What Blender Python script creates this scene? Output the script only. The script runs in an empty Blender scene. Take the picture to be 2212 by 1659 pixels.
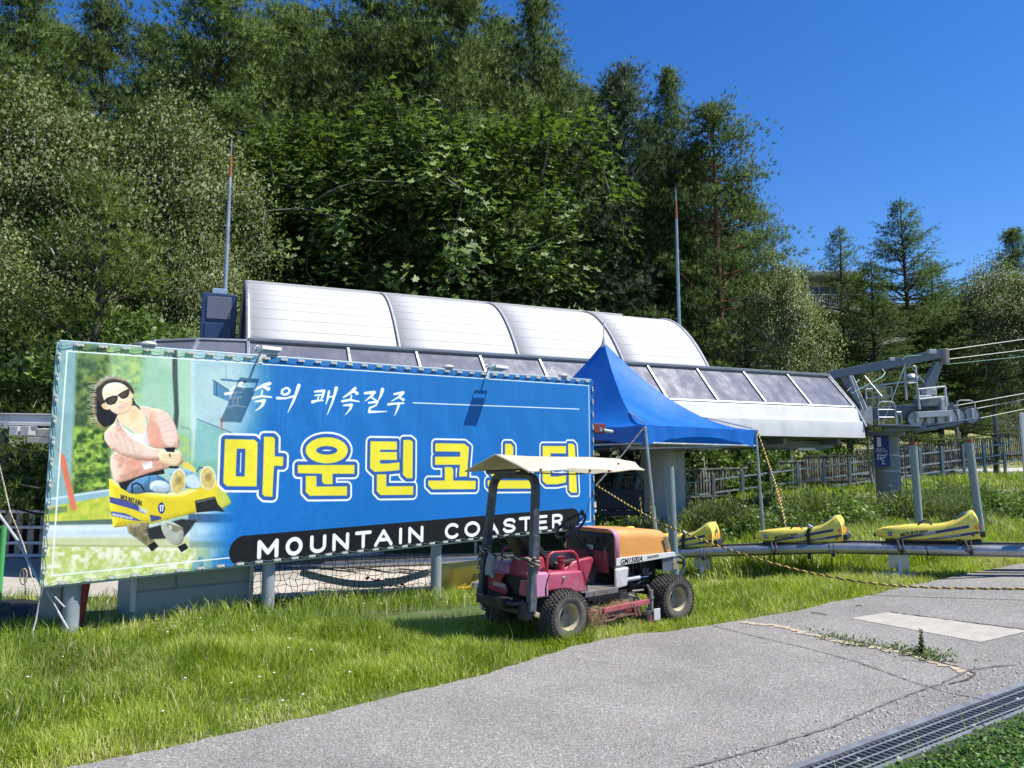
import bpy, math, random
import numpy as np
from mathutils import Vector, Matrix

# ------------------------------------------------------------------ scene, camera, light
S = bpy.context.scene
COL = S.collection
rad = math.radians
random.seed(11)
RNG = np.random.default_rng(11)

FOC, CU, CV, IW = 1600.0, 1106.0, 829.5, 2212.0      # focal length and centre in units of a 2212 px wide picture
PITCH = math.atan(180.5 / FOC)
CAM = Vector((0.0, 0.0, 1.65))
cam_data = bpy.data.cameras.new("camera")
cam_data.sensor_width = 36.0
cam_data.lens = 36.0 * FOC / IW
cam_data.clip_start = 0.05
cam_data.clip_end = 2000.0
cam = bpy.data.objects.new("camera", cam_data)
COL.objects.link(cam)
cam.location = CAM
cam.rotation_euler = (rad(90) + PITCH, 0, 0)
S.camera = cam

SUN_AZ, SUN_EL = rad(-9.0), rad(60.5)                # azimuth from +X towards +Y
world = bpy.data.worlds.new("World")
S.world = world
world.use_nodes = True
wn, wl = world.node_tree.nodes, world.node_tree.links
wn.clear()
wo = wn.new('ShaderNodeOutputWorld')
wb = wn.new('ShaderNodeBackground')
sky = wn.new('ShaderNodeTexSky')
sky.sky_type = 'NISHITA'
sky.sun_disc = False
sky.sun_elevation = SUN_EL
sky.sun_rotation = rad(90) - SUN_AZ
sky.altitude = 900.0
sky.air_density = 1.15
sky.dust_density = 0.15
sky.ozone_density = 4.0
hs = wn.new('ShaderNodeHueSaturation')
hs.inputs['Saturation'].default_value = 1.32
hs.inputs['Hue'].default_value = 0.512
wb.inputs['Strength'].default_value = 0.11
wl.new(sky.outputs[0], hs.inputs['Color'])
wl.new(hs.outputs[0], wb.inputs['Color'])
wl.new(wb.outputs[0], wo.inputs['Surface'])

sun_data = bpy.data.lights.new("sun", 'SUN')
sun_data.energy = 5.0
sun_data.angle = rad(0.5)
sun_data.color = (1.0, 0.955, 0.88)
sun = bpy.data.objects.new("sun", sun_data)
COL.objects.link(sun)
SUNV = Vector((math.cos(SUN_EL) * math.cos(SUN_AZ), math.cos(SUN_EL) * math.sin(SUN_AZ), math.sin(SUN_EL)))
sun.rotation_euler = SUNV.to_track_quat('Z', 'Y').to_euler()
sun.location = (20, 0, 40)

S.render.engine = 'CYCLES'
S.cycles.use_denoising = True
S.cycles.max_bounces = 6
S.cycles.diffuse_bounces = 3
S.cycles.glossy_bounces = 3
S.cycles.transmission_bounces = 4
S.cycles.transparent_max_bounces = 8
S.cycles.sample_clamp_indirect = 6.0
S.view_settings.view_transform = 'Standard'
S.view_settings.look = 'None'
S.view_settings.exposure = 0.62
S.view_settings.gamma = 1.0
S.view_settings.use_curve_mapping = False

# ------------------------------------------------------------------ helpers
def ray(u, v):
    a = (u - CU) / FOC
    b = (CV - v) / FOC
    ct, st = math.cos(PITCH), math.sin(PITCH)
    return Vector((a, ct - b * st, st + b * ct))

def at(u, v, Y):
    d = ray(u, v)
    return CAM + d * (Y / d.y)

def ss(a, b, x):
    t = min(1.0, max(0.0, (x - a) / (b - a)))
    return t * t * (3 - 2 * t)

def H(x, y):
    y0_ = y
    z = 0.07 * max(0.0, x - 1.5) * (1 - 0.5 * ss(14, 40, x)) * (1 - 0.6 * ss(11, 17, y) + 0.6 * ss(21, 25, y))
    z += 0.12 * ss(22, 26, y) * ss(1.5, 4.0, x)
    z -= 0.35 * ss(8.5, 13.0, y) * (1 - ss(0.5, 4.0, x))
    # right of the station the hillside starts behind the road that follows the fence
    df = -(x - 6.0) * 0.3873 + (y - 25.1) * 0.9219
    w_ = ss(2, 9, x)
    y = y * (1 - w_) + (25.0 + df) * w_
    k = 0.09 + 0.13 * ss(4, 26, x)
    if y > 30:
        z += k * (min(y, 75.0) - 30.0)
    if y > 24:
        z += 0.18 * ss(24, 34, y)
    if y > 75:
        z += 0.12 * (min(y, 260.0) - 75.0)
    return z

def gp(u, v, dz=0.0):
    """point of the ground seen at (u, v)"""
    d = ray(u, v)
    p = CAM + d * 8
    lo, hi = 0.5, 200.0
    for _ in range(60):
        m = 0.5 * (lo + hi)
        p = CAM + d * m
        if p.z > H(p.x, p.y) + dz:
            lo = m
        else:
            hi = m
    return p

def lin(r, g, b):
    f = lambda c: (c / 255.0 / 12.92) if c / 255.0 <= 0.04045 else ((c / 255.0 + 0.055) / 1.055) ** 2.4
    return (f(r), f(g), f(b), 1.0)

def tag(o, label=None, cat=None, group=None, kind=None):
    if label: o['label'] = label
    if cat: o['category'] = cat
    if group: o['group'] = group
    if kind: o['kind'] = kind
    return o

def thing(name, label, cat, loc=(0, 0, 0), rotz=0.0, group=None):
    o = bpy.data.objects.new(name, None)
    o.empty_display_size = 0.2
    COL.objects.link(o)
    o.location = loc
    o.rotation_euler = (0, 0, rotz)
    return tag(o, label, cat, group)

def mix_node(nt, a, b, fac, blend='MIX'):
    m = nt.nodes.new('ShaderNodeMix')
    m.data_type = 'RGBA'
    m.blend_type = blend
    for sock, val in ((6, a), (7, b), (0, fac)):
        if isinstance(val, bpy.types.NodeSocket):
            nt.links.new(val, m.inputs[sock])
        else:
            m.inputs[sock].default_value = val
    return m.outputs[2]

def noise(nt, scale, detail=3.0, rough=0.55, vec=None, dist=0.0):
    n = nt.nodes.new('ShaderNodeTexNoise')
    n.inputs['Scale'].default_value = scale
    n.inputs['Detail'].default_value = detail
    n.inputs['Roughness'].default_value = rough
    n.inputs['Distortion'].default_value = dist
    if vec is not None: nt.links.new(vec, n.inputs['Vector'])
    return n.outputs['Fac']

def ramp(nt, fac, stops, interp='LINEAR'):
    r = nt.nodes.new('ShaderNodeValToRGB')
    r.color_ramp.interpolation = interp
    e = r.color_ramp.elements
    while len(e) < len(stops): e.new(0.5)
    for i, (p, c) in enumerate(stops):
        e[i].position = p
        e[i].color = c if len(c) == 4 else (*c, 1)
    nt.links.new(fac, r.inputs[0])
    return r.outputs['Color']

def g(v): return (v, v, v, 1)

def mapping(nt, scale=(1, 1, 1), coord='Object'):
    tc = nt.nodes.new('ShaderNodeTexCoord')
    mp = nt.nodes.new('ShaderNodeMapping')
    mp.inputs['Scale'].default_value = scale
    nt.links.new(tc.outputs[coord], mp.inputs['Vector'])
    return mp.outputs[0]

MATS = {}
def mat(name, col, rough=0.55, metal=0.0, var=0.18, scale=3.0, bump=0.0, bscale=60.0, dirt=None, dirt_amt=0.5,
        dscale=2.5, streak=False, spec=0.5, coat=0.0, transl=0.0):
    """painted / plain surface with uneven colour, roughness, grime and a fine relief"""
    if name in MATS: return MATS[name]
    m = bpy.data.materials.new(name)
    m.use_nodes = True
    nt = m.node_tree
    bs = nt.nodes['Principled BSDF']
    col = (*col[:3], 1.0)
    vec = mapping(nt)
    n1 = noise(nt, scale, 5.0, 0.6, vec)
    dark = tuple(c * (1 - var) for c in col[:3]) + (1,)
    light = tuple(min(1.0, c * (1 + var * 0.7)) for c in col[:3]) + (1,)
    c = ramp(nt, n1, [(0.3, dark), (0.7, light)])
    if dirt is not None:
        v2 = mapping(nt, (1, 1, 0.16) if streak else (1, 1, 1))
        n2 = noise(nt, dscale, 6.0, 0.65, v2)
        f = ramp(nt, n2, [(0.48, g(0)), (0.72, g(dirt_amt))])
        c = mix_node(nt, c, (*dirt[:3], 1), f)
    nt.links.new(c, bs.inputs['Base Color'])
    r = ramp(nt, n1, [(0.25, g(max(0.02, rough - 0.1))), (0.75, g(min(1, rough + 0.12)))])
    nt.links.new(r, bs.inputs['Roughness'])
    bs.inputs['Metallic'].default_value = metal
    bs.inputs['Specular IOR Level'].default_value = spec
    bs.inputs['Coat Weight'].default_value = coat
    if bump > 0:
        b = nt.nodes.new('ShaderNodeBump')
        b.inputs['Strength'].default_value = bump
        b.inputs['Distance'].default_value = 0.01
        nt.links.new(noise(nt, bscale, 4.0, 0.6, vec), b.inputs['Height'])
        nt.links.new(b.outputs[0], bs.inputs['Normal'])
    if transl > 0:
        out = nt.nodes['Material Output']
        tr = nt.nodes.new('ShaderNodeBsdfTranslucent')
        mx = nt.nodes.new('ShaderNodeMixShader')
        mx.inputs[0].default_value = transl
        nt.links.new(c, tr.inputs['Color'])
        nt.links.new(bs.outputs[0], mx.inputs[1])
        nt.links.new(tr.outputs[0], mx.inputs[2])
        nt.links.new(mx.outputs[0], out.inputs['Surface'])
    MATS[name] = m
    return m

def leafmat(name, stops, rough=0.45, transl=0.35, tcol=1.25, spec=0.4):
    """leaf: colour picked per leaf from the 'tint' attribute, light passing through"""
    if name in MATS: return MATS[name]
    m = bpy.data.materials.new(name)
    m.use_nodes = True
    nt = m.node_tree
    bs = nt.nodes['Principled BSDF']
    at_ = nt.nodes.new('ShaderNodeAttribute')
    at_.attribute_name = 'tint'
    oi = nt.nodes.new('ShaderNodeObjectInfo')
    c = ramp(nt, at_.outputs['Fac'], stops)
    hsv = nt.nodes.new('ShaderNodeHueSaturation')
    mr = nt.nodes.new('ShaderNodeMapRange')
    mr.inputs[3].default_value = 0.78
    mr.inputs[4].default_value = 1.22
    nt.links.new(oi.outputs['Random'], mr.inputs[0])
    nt.links.new(mr.outputs[0], hsv.inputs['Value'])
    nt.links.new(c, hsv.inputs['Color'])
    c = hsv.outputs[0]
    nt.links.new(c, bs.inputs['Base Color'])
    bs.inputs['Roughness'].default_value = rough
    bs.inputs['Specular IOR Level'].default_value = spec
    tr = nt.nodes.new('ShaderNodeBsdfTranslucent')
    c2 = mix_node(nt, c, (tcol, tcol * 1.1, tcol * 0.45, 1), 1.0, 'MULTIPLY')
    nt.links.new(c2, tr.inputs['Color'])
    mx = nt.nodes.new('ShaderNodeMixShader')
    mx.inputs[0].default_value = transl
    nt.links.new(bs.outputs[0], mx.inputs[1])
    nt.links.new(tr.outputs[0], mx.inputs[2])
    nt.links.new(mx.outputs[0], nt.nodes['Material Output'].inputs['Surface'])
    MATS[name] = m
    return m

class MB:
    """collects shapes into one mesh"""
    def __init__(s): s.v, s.f, s.m, s.cur = [], [], [], 0
    def mi(s, i): s.cur = i; return s
    def add(s, vs, fs):
        o = len(s.v)
        s.v += [tuple(p) for p in vs]
        s.f += [tuple(i + o for i in q) for q in fs]
        s.m += [s.cur] * len(fs)
        return s
    def box(s, c, d, R=None):
        c = Vector(c)
        vs = []
        for sx, sy, sz in ((-1,-1,-1),(1,-1,-1),(1,1,-1),(-1,1,-1),(-1,-1,1),(1,-1,1),(1,1,1),(-1,1,1)):
            p = Vector((sx * d[0] / 2, sy * d[1] / 2, sz * d[2] / 2))
            if R is not None: p = R @ p
            vs.append(c + p)
        return s.add(vs, [(0,3,2,1),(4,5,6,7),(0,1,5,4),(1,2,6,5),(2,3,7,6),(3,0,4,7)])
    def beam(s, a, b, w, h, up=(0, 0, 1)):
        a, b = Vector(a), Vector(b)
        d = (b - a)
        L = d.length
        d.normalize()
        upv = Vector(up)
        x = d.cross(upv)
        if x.length < 1e-4: x = d.cross(Vector((1, 0, 0)))
        x.normalize()
        z = x.cross(d)
        R = Matrix((x, d, z)).transposed()
        return s.box((a + b) / 2, (w, L, h), R)
    def rings(s, rs, closed=True, caps=True):
        n = len(rs[0])
        vs = [p for r in rs for p in r]
        fs = []
        for i in range(len(rs) - 1):
            for j in range(n if closed else n - 1):
                k = (j + 1) % n
                fs.append((i*n+j, i*n+k, (i+1)*n+k, (i+1)*n+j))
        if caps and closed:
            fs.append(tuple(range(n - 1, -1, -1)))
            fs.append(tuple((len(rs)-1)*n + j for j in range(n)))
        return s.add(vs, fs)
    def tube(s, pts, r, n=8, caps=True, phase=0.0):
        pts = [Vector(p) for p in pts]
        rr = r if isinstance(r, (list, tuple)) else [r] * len(pts)
        rs = []
        px = None
        for i, p in enumerate(pts):
            d = (pts[min(i+1, len(pts)-1)] - pts[max(i-1, 0)])
            if d.length < 1e-9: d = Vector((0, 0, 1))
            d.normalize()
            if px is None:
                px = d.cross(Vector((0, 0, 1)))
                if px.length < 1e-3: px = d.cross(Vector((1, 0, 0)))
            px = (px - d * px.dot(d)).normalized()
            py = d.cross(px)
            rs.append([p + (px * math.cos(2*math.pi*k/n+phase) + py * math.sin(2*math.pi*k/n+phase)) * rr[i] for k in range(n)])
        return s.rings(rs, True, caps)
    def cyl(s, a, b, r0, r1=None, n=16): return s.tube([a, b], [r0, r0 if r1 is None else r1], n)
    def prism(s, poly, f0, f1):
        """poly: 2d points; f0/f1 map a 2d point to 3d on the two ends"""
        n = len(poly)
        vs = [f0(*p) for p in poly] + [f1(*p) for p in poly]
        fs = [(i, (i+1) % n, n + (i+1) % n, n + i) for i in range(n)]
        fs += [tuple(range(n-1, -1, -1)), tuple(range(n, 2*n))]
        return s.add(vs, fs)
    def xz(s, poly, y0, y1): return s.prism(poly, lambda x, z: (x, y0, z), lambda x, z: (x, y1, z))
    def lathe(s, prof, c, axis='y', n=32, closed=False):
        """prof: (radius, along)"""
        c = Vector(c)
        rs = []
        for k in range(n):
            a = 2 * math.pi * k / n
            ca, sa = math.cos(a), math.sin(a)
            row = []
            for r, t in prof:
                if axis == 'y': row.append(c + Vector((r * ca, t, r * sa)))
                elif axis == 'x': row.append(c + Vector((t, r * ca, r * sa)))
                else: row.append(c + Vector((r * ca, r * sa, t)))
            rs.append(row)
        m = len(prof)
        vs = [p for r in rs for p in r]
        fs = []
        for k in range(n):
            k2 = (k + 1) % n
            for j in range(m if closed else m - 1):
                j2 = (j + 1) % m
                fs.append((k*m+j, k*m+j2, k2*m+j2, k2*m+j))
        return s.add(vs, fs)
    def mesh(s, name):
        me = bpy.data.meshes.new(name)
        me.from_pydata(s.v, [], s.f)
        if any(s.m): me.polygons.foreach_set('material_index', s.m)
        return me
    def build(s, name, mats, parent=None, smooth=False, bevel=0.0, origin=None, label=None, cat=None, group=None, kind=None, seg=2, recalc=True):
        if parent is not None and origin == 'w':         # vertices are world positions, the parent stands somewhere
            o = parent.location
            s.v = [(p[0]-o.x, p[1]-o.y, p[2]-o.z) for p in s.v]
            origin = None
        if origin is not None:
            s.v = [(p[0]-origin[0], p[1]-origin[1], p[2]-origin[2]) for p in s.v]
        me = s.mesh(name)
        if recalc:
            import bmesh
            bm = bmesh.new(); bm.from_mesh(me)
            bmesh.ops.recalc_face_normals(bm, faces=bm.faces)
            bm.to_mesh(me); bm.free()
        for m in (mats if isinstance(mats, (list, tuple)) else [mats]): me.materials.append(m)
        if smooth:
            me.polygons.foreach_set('use_smooth', [True] * len(me.polygons))
            if smooth != 'all': me.set_sharp_from_angle(angle=rad(38))
        ob = bpy.data.objects.new(name, me)
        COL.objects.link(ob)
        if parent is not None: ob.parent = parent
        if origin is not None: ob.location = origin
        if bevel > 0:
            b = ob.modifiers.new('bevel', 'BEVEL')
            b.width = bevel; b.segments = seg; b.limit_method = 'ANGLE'; b.angle_limit = rad(35)
        return tag(ob, label, cat, group, kind)

def inst(src, name, loc, rot=(0, 0, 0), scale=(1, 1, 1), parent=None, label=None, cat=None, group=None, kind=None):
    o = src.copy()
    o.name = name
    COL.objects.link(o)
    o.location = loc; o.rotation_euler = rot; o.scale = scale
    o.parent = parent
    for k in ('label', 'category', 'group', 'kind'):
        if k in o: del o[k]
    return tag(o, label, cat, group, kind)

def npmesh(name, V, nper, faces_per, tint=None, nrm=None):
    """V (N, nper, 3); faces_per: list of index tuples inside one element"""
    N = V.shape[0]
    if nrm is not None:                                 # wind each leaf so that it faces the way its spray faces
        gn = np.cross(V[:, 1] - V[:, 0], V[:, 2] - V[:, 0])
        fl_ = (gn * nrm).sum(1) < 0
        a_, b_ = (0, 1) if nper == 3 else (1, 3)
        V = V.copy(); tmp = V[fl_, a_].copy(); V[fl_, a_] = V[fl_, b_]; V[fl_, b_] = tmp
    me = bpy.data.meshes.new(name)
    me.vertices.add(N * nper)
    me.vertices.foreach_set('co', np.ascontiguousarray(V.reshape(-1), dtype=np.float32))
    base = (np.arange(N) * nper)[:, None]
    loops, starts, totals = [], [], []
    fl = [len(f) for f in faces_per]
    tot = sum(fl)
    idx = np.concatenate([np.array(f) for f in faces_per])[None, :] + base
    st = np.concatenate([[0], np.cumsum(fl)[:-1]])[None, :] + (np.arange(N) * tot)[:, None]
    me.loops.add(N * tot)
    me.loops.foreach_set('vertex_index', idx.reshape(-1).astype(np.int32))
    me.polygons.add(N * len(fl))
    me.polygons.foreach_set('loop_start', st.reshape(-1).astype(np.int32))
    me.update(calc_edges=True)
    if tint is not None:
        a = me.attributes.new('tint', 'FLOAT', 'POINT')
        a.data.foreach_set('value', np.repeat(tint.astype(np.float32), nper))
    if nrm is not None:
        me.polygons.foreach_set('use_smooth', np.ones(len(me.polygons), dtype=bool))
        me.normals_split_custom_set_from_vertices(np.repeat(nrm.astype(np.float32), nper, 0))
    return me

def meobj(name, me, m, parent=None, **k):
    me.materials.append(m)
    o = bpy.data.objects.new(name, me)
    COL.objects.link(o)
    if parent is not None: o.parent = parent
    return tag(o, k.get('label'), k.get('cat'), k.get('group'), k.get('kind'))

def text_mesh(txt, m, origin, xdir, ydir, size, parent=None, name='lettering', bold=0.0, width=None, shear=0.0, extrude=0.0, align='LEFT'):
    cu = bpy.data.curves.new('txt', 'FONT')
    cu.body = txt
    cu.size = 1.0
    cu.offset = bold
    cu.shear = shear
    cu.extrude = extrude
    cu.resolution_u = 3
    ob = bpy.data.objects.new('txt', cu)
    COL.objects.link(ob)
    dg = bpy.context.evaluated_depsgraph_get()
    me0 = ob.evaluated_get(dg).to_mesh()
    vs = [tuple(v.co) for v in me0.vertices]
    fs = [tuple(p.vertices) for p in me0.polygons]
    ob.evaluated_get(dg).to_mesh_clear()
    bpy.data.objects.remove(ob)
    if not vs: return None
    x0, x1 = min(v[0] for v in vs), max(v[0] for v in vs)
    sx = size if width is None else width / (x1 - x0)
    X, Y = Vector(xdir).normalized(), Vector(ydir).normalized()
    Z = X.cross(Y)
    O = Vector(origin)
    off = x0 if align == 'LEFT' else (x0 + x1) / 2
    b = MB()
    b.add([O + X * ((v[0] - off) * sx) + Y * (v[1] * size) + Z * v[2] for v in vs], fs)
    return b.build(name, m, parent, recalc=False)

# ------------------------------------------------------------------ shared materials
M_galv = mat('galvanised_steel', (0.42, 0.45, 0.46), 0.42, 0.7, 0.2, 6, dirt=(0.25, 0.25, 0.24), dirt_amt=0.5)
M_grey = mat('grey_paint', (0.20, 0.23, 0.26), 0.5, 0.0, 0.12, 2, dirt=(0.12, 0.12, 0.11), dirt_amt=0.6, streak=True)
M_lgrey = mat('light_grey_paint', (0.50, 0.52, 0.54), 0.5, 0.0, 0.1, 2, dirt=(0.25, 0.24, 0.22), dirt_amt=0.5, streak=True)
M_white = mat('white_paint', (0.62, 0.62, 0.61), 0.45, 0.0, 0.06, 2, dirt=(0.4, 0.39, 0.36), dirt_amt=0.45, streak=True)
M_black = mat('black_rubber', (0.022, 0.022, 0.024), 0.7, 0, 0.3, 10, bump=0.3)
M_dark = mat('dark_metal', (0.035, 0.04, 0.045), 0.5, 0.2, 0.3, 8, dirt=(0.12, 0.07, 0.04), dirt_amt=0.5, dscale=6)
# ------------------------------------------------------------------ terrain
def terrain():
    xs = sorted(set([round(x, 3) for x in np.concatenate([np.arange(-400, -40, 30), np.arange(-40, -10, 2.5), np.arange(-10, 14, 0.25),
                                                         np.arange(14, 50, 2.5), np.arange(50, 420, 30)])]))
    ys = sorted(set([round(y, 3) for y in np.concatenate([np.arange(-60, -4, 8), np.arange(-4, 16, 0.25), np.arange(16, 80, 2.0), np.arange(80, 420, 20)])]))
    vs, fs = [], []
    d0, d1 = DR0, DR1
    for y in ys:
        for x in xs:
            z = H(x, y)
            # bed of the drain is dug into the ground
            p = Vector((x, y)) - d0.to_2d()
            t = (d1 - d0).to_2d().normalized()
            w = p.dot(Vector((t.y, -t.x)))
            z += 0.012 * math.sin(x * 3.1 + y * 1.7) * math.sin(x * 1.3 - y * 2.9)
            if 0.0 < w < DRW and -8 < p.dot(t) < 16: z -= 0.16
            if w >= DRW and w < 6 and -8 < p.dot(t) < 16: z += 0.05
            vs.append((x, y, z - 0.02))
    nx = len(xs)
    for j in range(len(ys) - 1):
        for i in range(nx - 1):
            fs.append((j*nx+i, j*nx+i+1, (j+1)*nx+i+1, (j+1)*nx+i))
    b = MB(); b.add(vs, fs)
    m = bpy.data.materials.new('soil_and_turf'); m.use_nodes = True
    nt = m.node_tree; bs = nt.nodes['Principled BSDF']
    vec = mapping(nt)
    n1 = noise(nt, 0.55, 6, 0.65, vec); n2 = noise(nt, 9.0, 5, 0.7, vec); n3 = noise(nt, 45.0, 4, 0.7, vec)
    soil = ramp(nt, n2, [(0.3, (0.13, 0.09, 0.055)), (0.7, (0.27, 0.21, 0.14))])
    turf = ramp(nt, n3, [(0.3, (0.03, 0.055, 0.012)), (0.55, (0.075, 0.12, 0.025)), (0.8, (0.17, 0.18, 0.07))])
    dry = ramp(nt, n2, [(0.3, (0.11, 0.13, 0.035)), (0.7, (0.36, 0.33, 0.17))])
    sep = nt.nodes.new('ShaderNodeSeparateXYZ')
    nt.links.new(vec, sep.inputs[0])
    mr = nt.nodes.new('ShaderNodeMapRange'); mr.inputs[1].default_value = 30; mr.inputs[2].default_value = 34
    nt.links.new(sep.outputs[1], mr.inputs[0])
    mr2 = nt.nodes.new('ShaderNodeMapRange'); mr2.inputs[1].default_value = 12; mr2.inputs[2].default_value = 16
    nt.links.new(sep.outputs[0], mr2.inputs[0])
    mul = nt.nodes.new('ShaderNodeMath'); mul.operation = 'MULTIPLY'
    nt.links.new(mr.outputs[0], mul.inputs[0]); nt.links.new(mr2.outputs[0], mul.inputs[1])
    c = mix_node(nt, turf, soil, ramp(nt, n1, [(0.5, g(0)), (0.62, g(0.8))]))
    c = mix_node(nt, c, dry, mul.outputs[0])
    nt.links.new(c, bs.inputs['Base Color'])
    bs.inputs['Roughness'].default_value = 0.95
    bp = nt.nodes.new('ShaderNodeBump'); bp.inputs['Strength'].default_value = 0.6; bp.inputs['Distance'].default_value = 0.03
    nt.links.new(n3, bp.inputs['Height']); nt.links.new(bp.outputs[0], bs.inputs['Normal'])
    b.build('ground', m, smooth='all', kind='structure', recalc=False)

# drain line along the near edge of the path
DR0, DR1 = gp(1695, 1659, 0.05), gp(2212, 1472, 0.05)
DT = (DR1 - DR0); DT.z = 0; DT.normalize()
DN = Vector((DT.y, -DT.x, 0))
_q = gp(1912, 1659, 0.05) - DR0
DRW = _q.dot(DN)
terrain()

# edge of the asphalt against the grass
EDGE_PX = [(-260, 1735), (-60, 1692), (130, 1659), (420, 1603), (700, 1540), (880, 1497), (1050, 1455), (1150, 1425), (1240, 1394), (1380, 1368), (1536, 1350),
           (1591, 1342), (1646, 1331), (1735, 1317), (1796, 1301), (1896, 1282), (1979, 1262), (2095, 1238), (2212, 1216), (2330, 1192)]
EDGE = [gp(u, v, 0.05) for u, v in EDGE_PX]
AD = Vector((0.79, 0.613, 0))                         # along the path
AN = Vector((-0.613, 0.79, 0))                        # towards the grass
EA = [p.dot(AD) for p in EDGE]; EB = [p.dot(AN) for p in EDGE]
def edge_b(a):
    return float(np.interp(a, EA, EB))
def jag(a):
    return 0.012 * math.sin(a * 5.1) + 0.008 * math.sin(a * 13.7 + 1) + 0.006 * math.sin(a * 37.0)

def asphalt_mat(name, base, dark):
    m = bpy.data.materials.new(name); m.use_nodes = True
    nt = m.node_tree; bs = nt.nodes['Principled BSDF']
    vec = mapping(nt)
    vo = nt.nodes.new('ShaderNodeTexVoronoi'); vo.inputs['Scale'].default_value = 120.0
    nt.links.new(vec, vo.inputs['Vector'])
    n1 = noise(nt, 1.1, 5, 0.6, vec); n2 = noise(nt, 160.0, 3, 0.6, vec); n3 = noise(nt, 14.0, 4, 0.6, vec)
    sep = nt.nodes.new('ShaderNodeSeparateColor'); nt.links.new(vo.outputs['Color'], sep.inputs[0])
    st = ramp(nt, sep.outputs[0], [(0.0, tuple(dark * k for k in (1.03, 0.98, 0.90))), (0.35, tuple(base * k for k in (1.04, 0.98, 0.89))),
                                   (0.75, tuple(base * 1.25 * k for k in (1.04, 0.98, 0.89))), (0.95, (0.34, 0.33, 0.305)), (1.0, (0.46, 0.45, 0.41))])
    c = mix_node(nt, st, ramp(nt, n2, [(0.35, g(0.85)), (0.65, g(1.08))]), 0.8, 'MULTIPLY')
    c = mix_node(nt, c, ramp(nt, n1, [(0.3, g(0.80)), (0.7, g(1.14))]), 1.0, 'MULTIPLY')
    ns = noise(nt, 0.9, 6, 0.7, mapping(nt, (1, 1, 1)), 1.5)
    c = mix_node(nt, c, (0.115, 0.11, 0.10, 1), ramp(nt, ns, [(0.60, g(0)), (0.72, g(0.30))]))
    c = mix_node(nt, c, (0.30, 0.23, 0.15, 1), ramp(nt, n3, [(0.58, g(0)), (0.78, g(0.35))]))
    nt.links.new(c, bs.inputs['Base Color'])
    bs.inputs['Roughness'].default_value = 0.88
    bp = nt.nodes.new('ShaderNodeBump'); bp.inputs['Strength'].default_value = 0.55; bp.inputs['Distance'].default_value = 0.006
    nt.links.new(vo.outputs['Distance'], bp.inputs['Height']); nt.links.new(bp.outputs[0], bs.inputs['Normal'])
    return m
M_asph = asphalt_mat('worn_asphalt', 0.20, 0.125)
M_asph2 = asphalt_mat('darker_asphalt', 0.175, 0.10)

def sheet(name, A, B, steps, dz, m, skirt=0.06, **k):
    """strip between the point rows A and B, draped over the ground, dz above it"""
    vs, fs = [], []
    n = len(A)
    for i in range(n):
        for j in range(steps + 1):
            p = A[i].lerp(B[i], j / steps)
            vs.append((p.x, p.y, H(p.x, p.y) + dz))
    s1 = steps + 1
    for i in range(n - 1):
        for j in range(steps):
            fs.append((i*s1+j, i*s1+j+1, (i+1)*s1+j+1, (i+1)*s1+j))
    if skirt:
        o = len(vs)
        for i in range(n):
            p = A[i]; vs.append((p.x, p.y, H(p.x, p.y) + dz - skirt))
        for i in range(n - 1): fs.append((i*s1, (i+1)*s1, o+i+1, o+i))
    b = MB(); b.add(vs, fs)
    return b.build(name, m, smooth=True, recalc=False, **k)

PATHZ = 0.05
_A, _B = [], []
gd = DR0.dot(AD)
for a in np.arange(EA[0], EA[-1], 0.045):
    b_ = edge_b(a) + jag(a)
    p = AD * a + AN * b_
    _A.append(p)
    t = (p - DR0).dot(DT)
    _B.append(DR0 + DT * t)
path = sheet('asphalt_path', _A, _B, 14, PATHZ, M_asph, kind='structure')

def ribbon(name, pts, w, dz, m, jit=0.4, step=0.05, parent=None, kind=None):
    P = [Vector((p.x, p.y, 0)) for p in pts]
    A, B = [], []
    L = [0]
    for i in range(1, len(P)): L.append(L[-1] + (P[i] - P[i-1]).length)
    s = 0.0
    while s <= L[-1]:
        i = max(0, min(len(P) - 2, int(np.searchsorted(L, s) - 1)))
        t = (s - L[i]) / max(1e-6, L[i+1] - L[i])
        p = P[i].lerp(P[i+1], t)
        d = (P[i+1] - P[i]).normalized(); n = Vector((-d.y, d.x, 0))
        ww = w * (1 + jit * (random.random() - 0.5) * 2)
        o = n * (w * jit * (random.random() - 0.5) * 1.2)
        A.append(p + n * ww / 2 + o); B.append(p - n * ww / 2 + o)
        s += step
    return sheet(name, A, B, 1, dz, m, skirt=0, parent=parent, kind=kind)

M_crack = mat('crack_dark', (0.06, 0.055, 0.05), 0.95, 0, 0.4, 30)
M_sand = mat('sand_in_joint', (0.42, 0.34, 0.25), 0.95, 0, 0.3, 25, bump=0.4)
M_patch = mat('pale_concrete_patch', (0.40, 0.37, 0.32), 0.9, 0, 0.16, 7, dirt=(0.3, 0.27, 0.22), dirt_amt=0.55, dscale=18, bump=0.4)
M_tar = mat('tar_seam', (0.13, 0.125, 0.12), 0.9, 0, 0.4, 25, bump=0.3)
def gpx(L, dz=PATHZ): return [gp(u, v, dz) for u, v in L]
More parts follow.
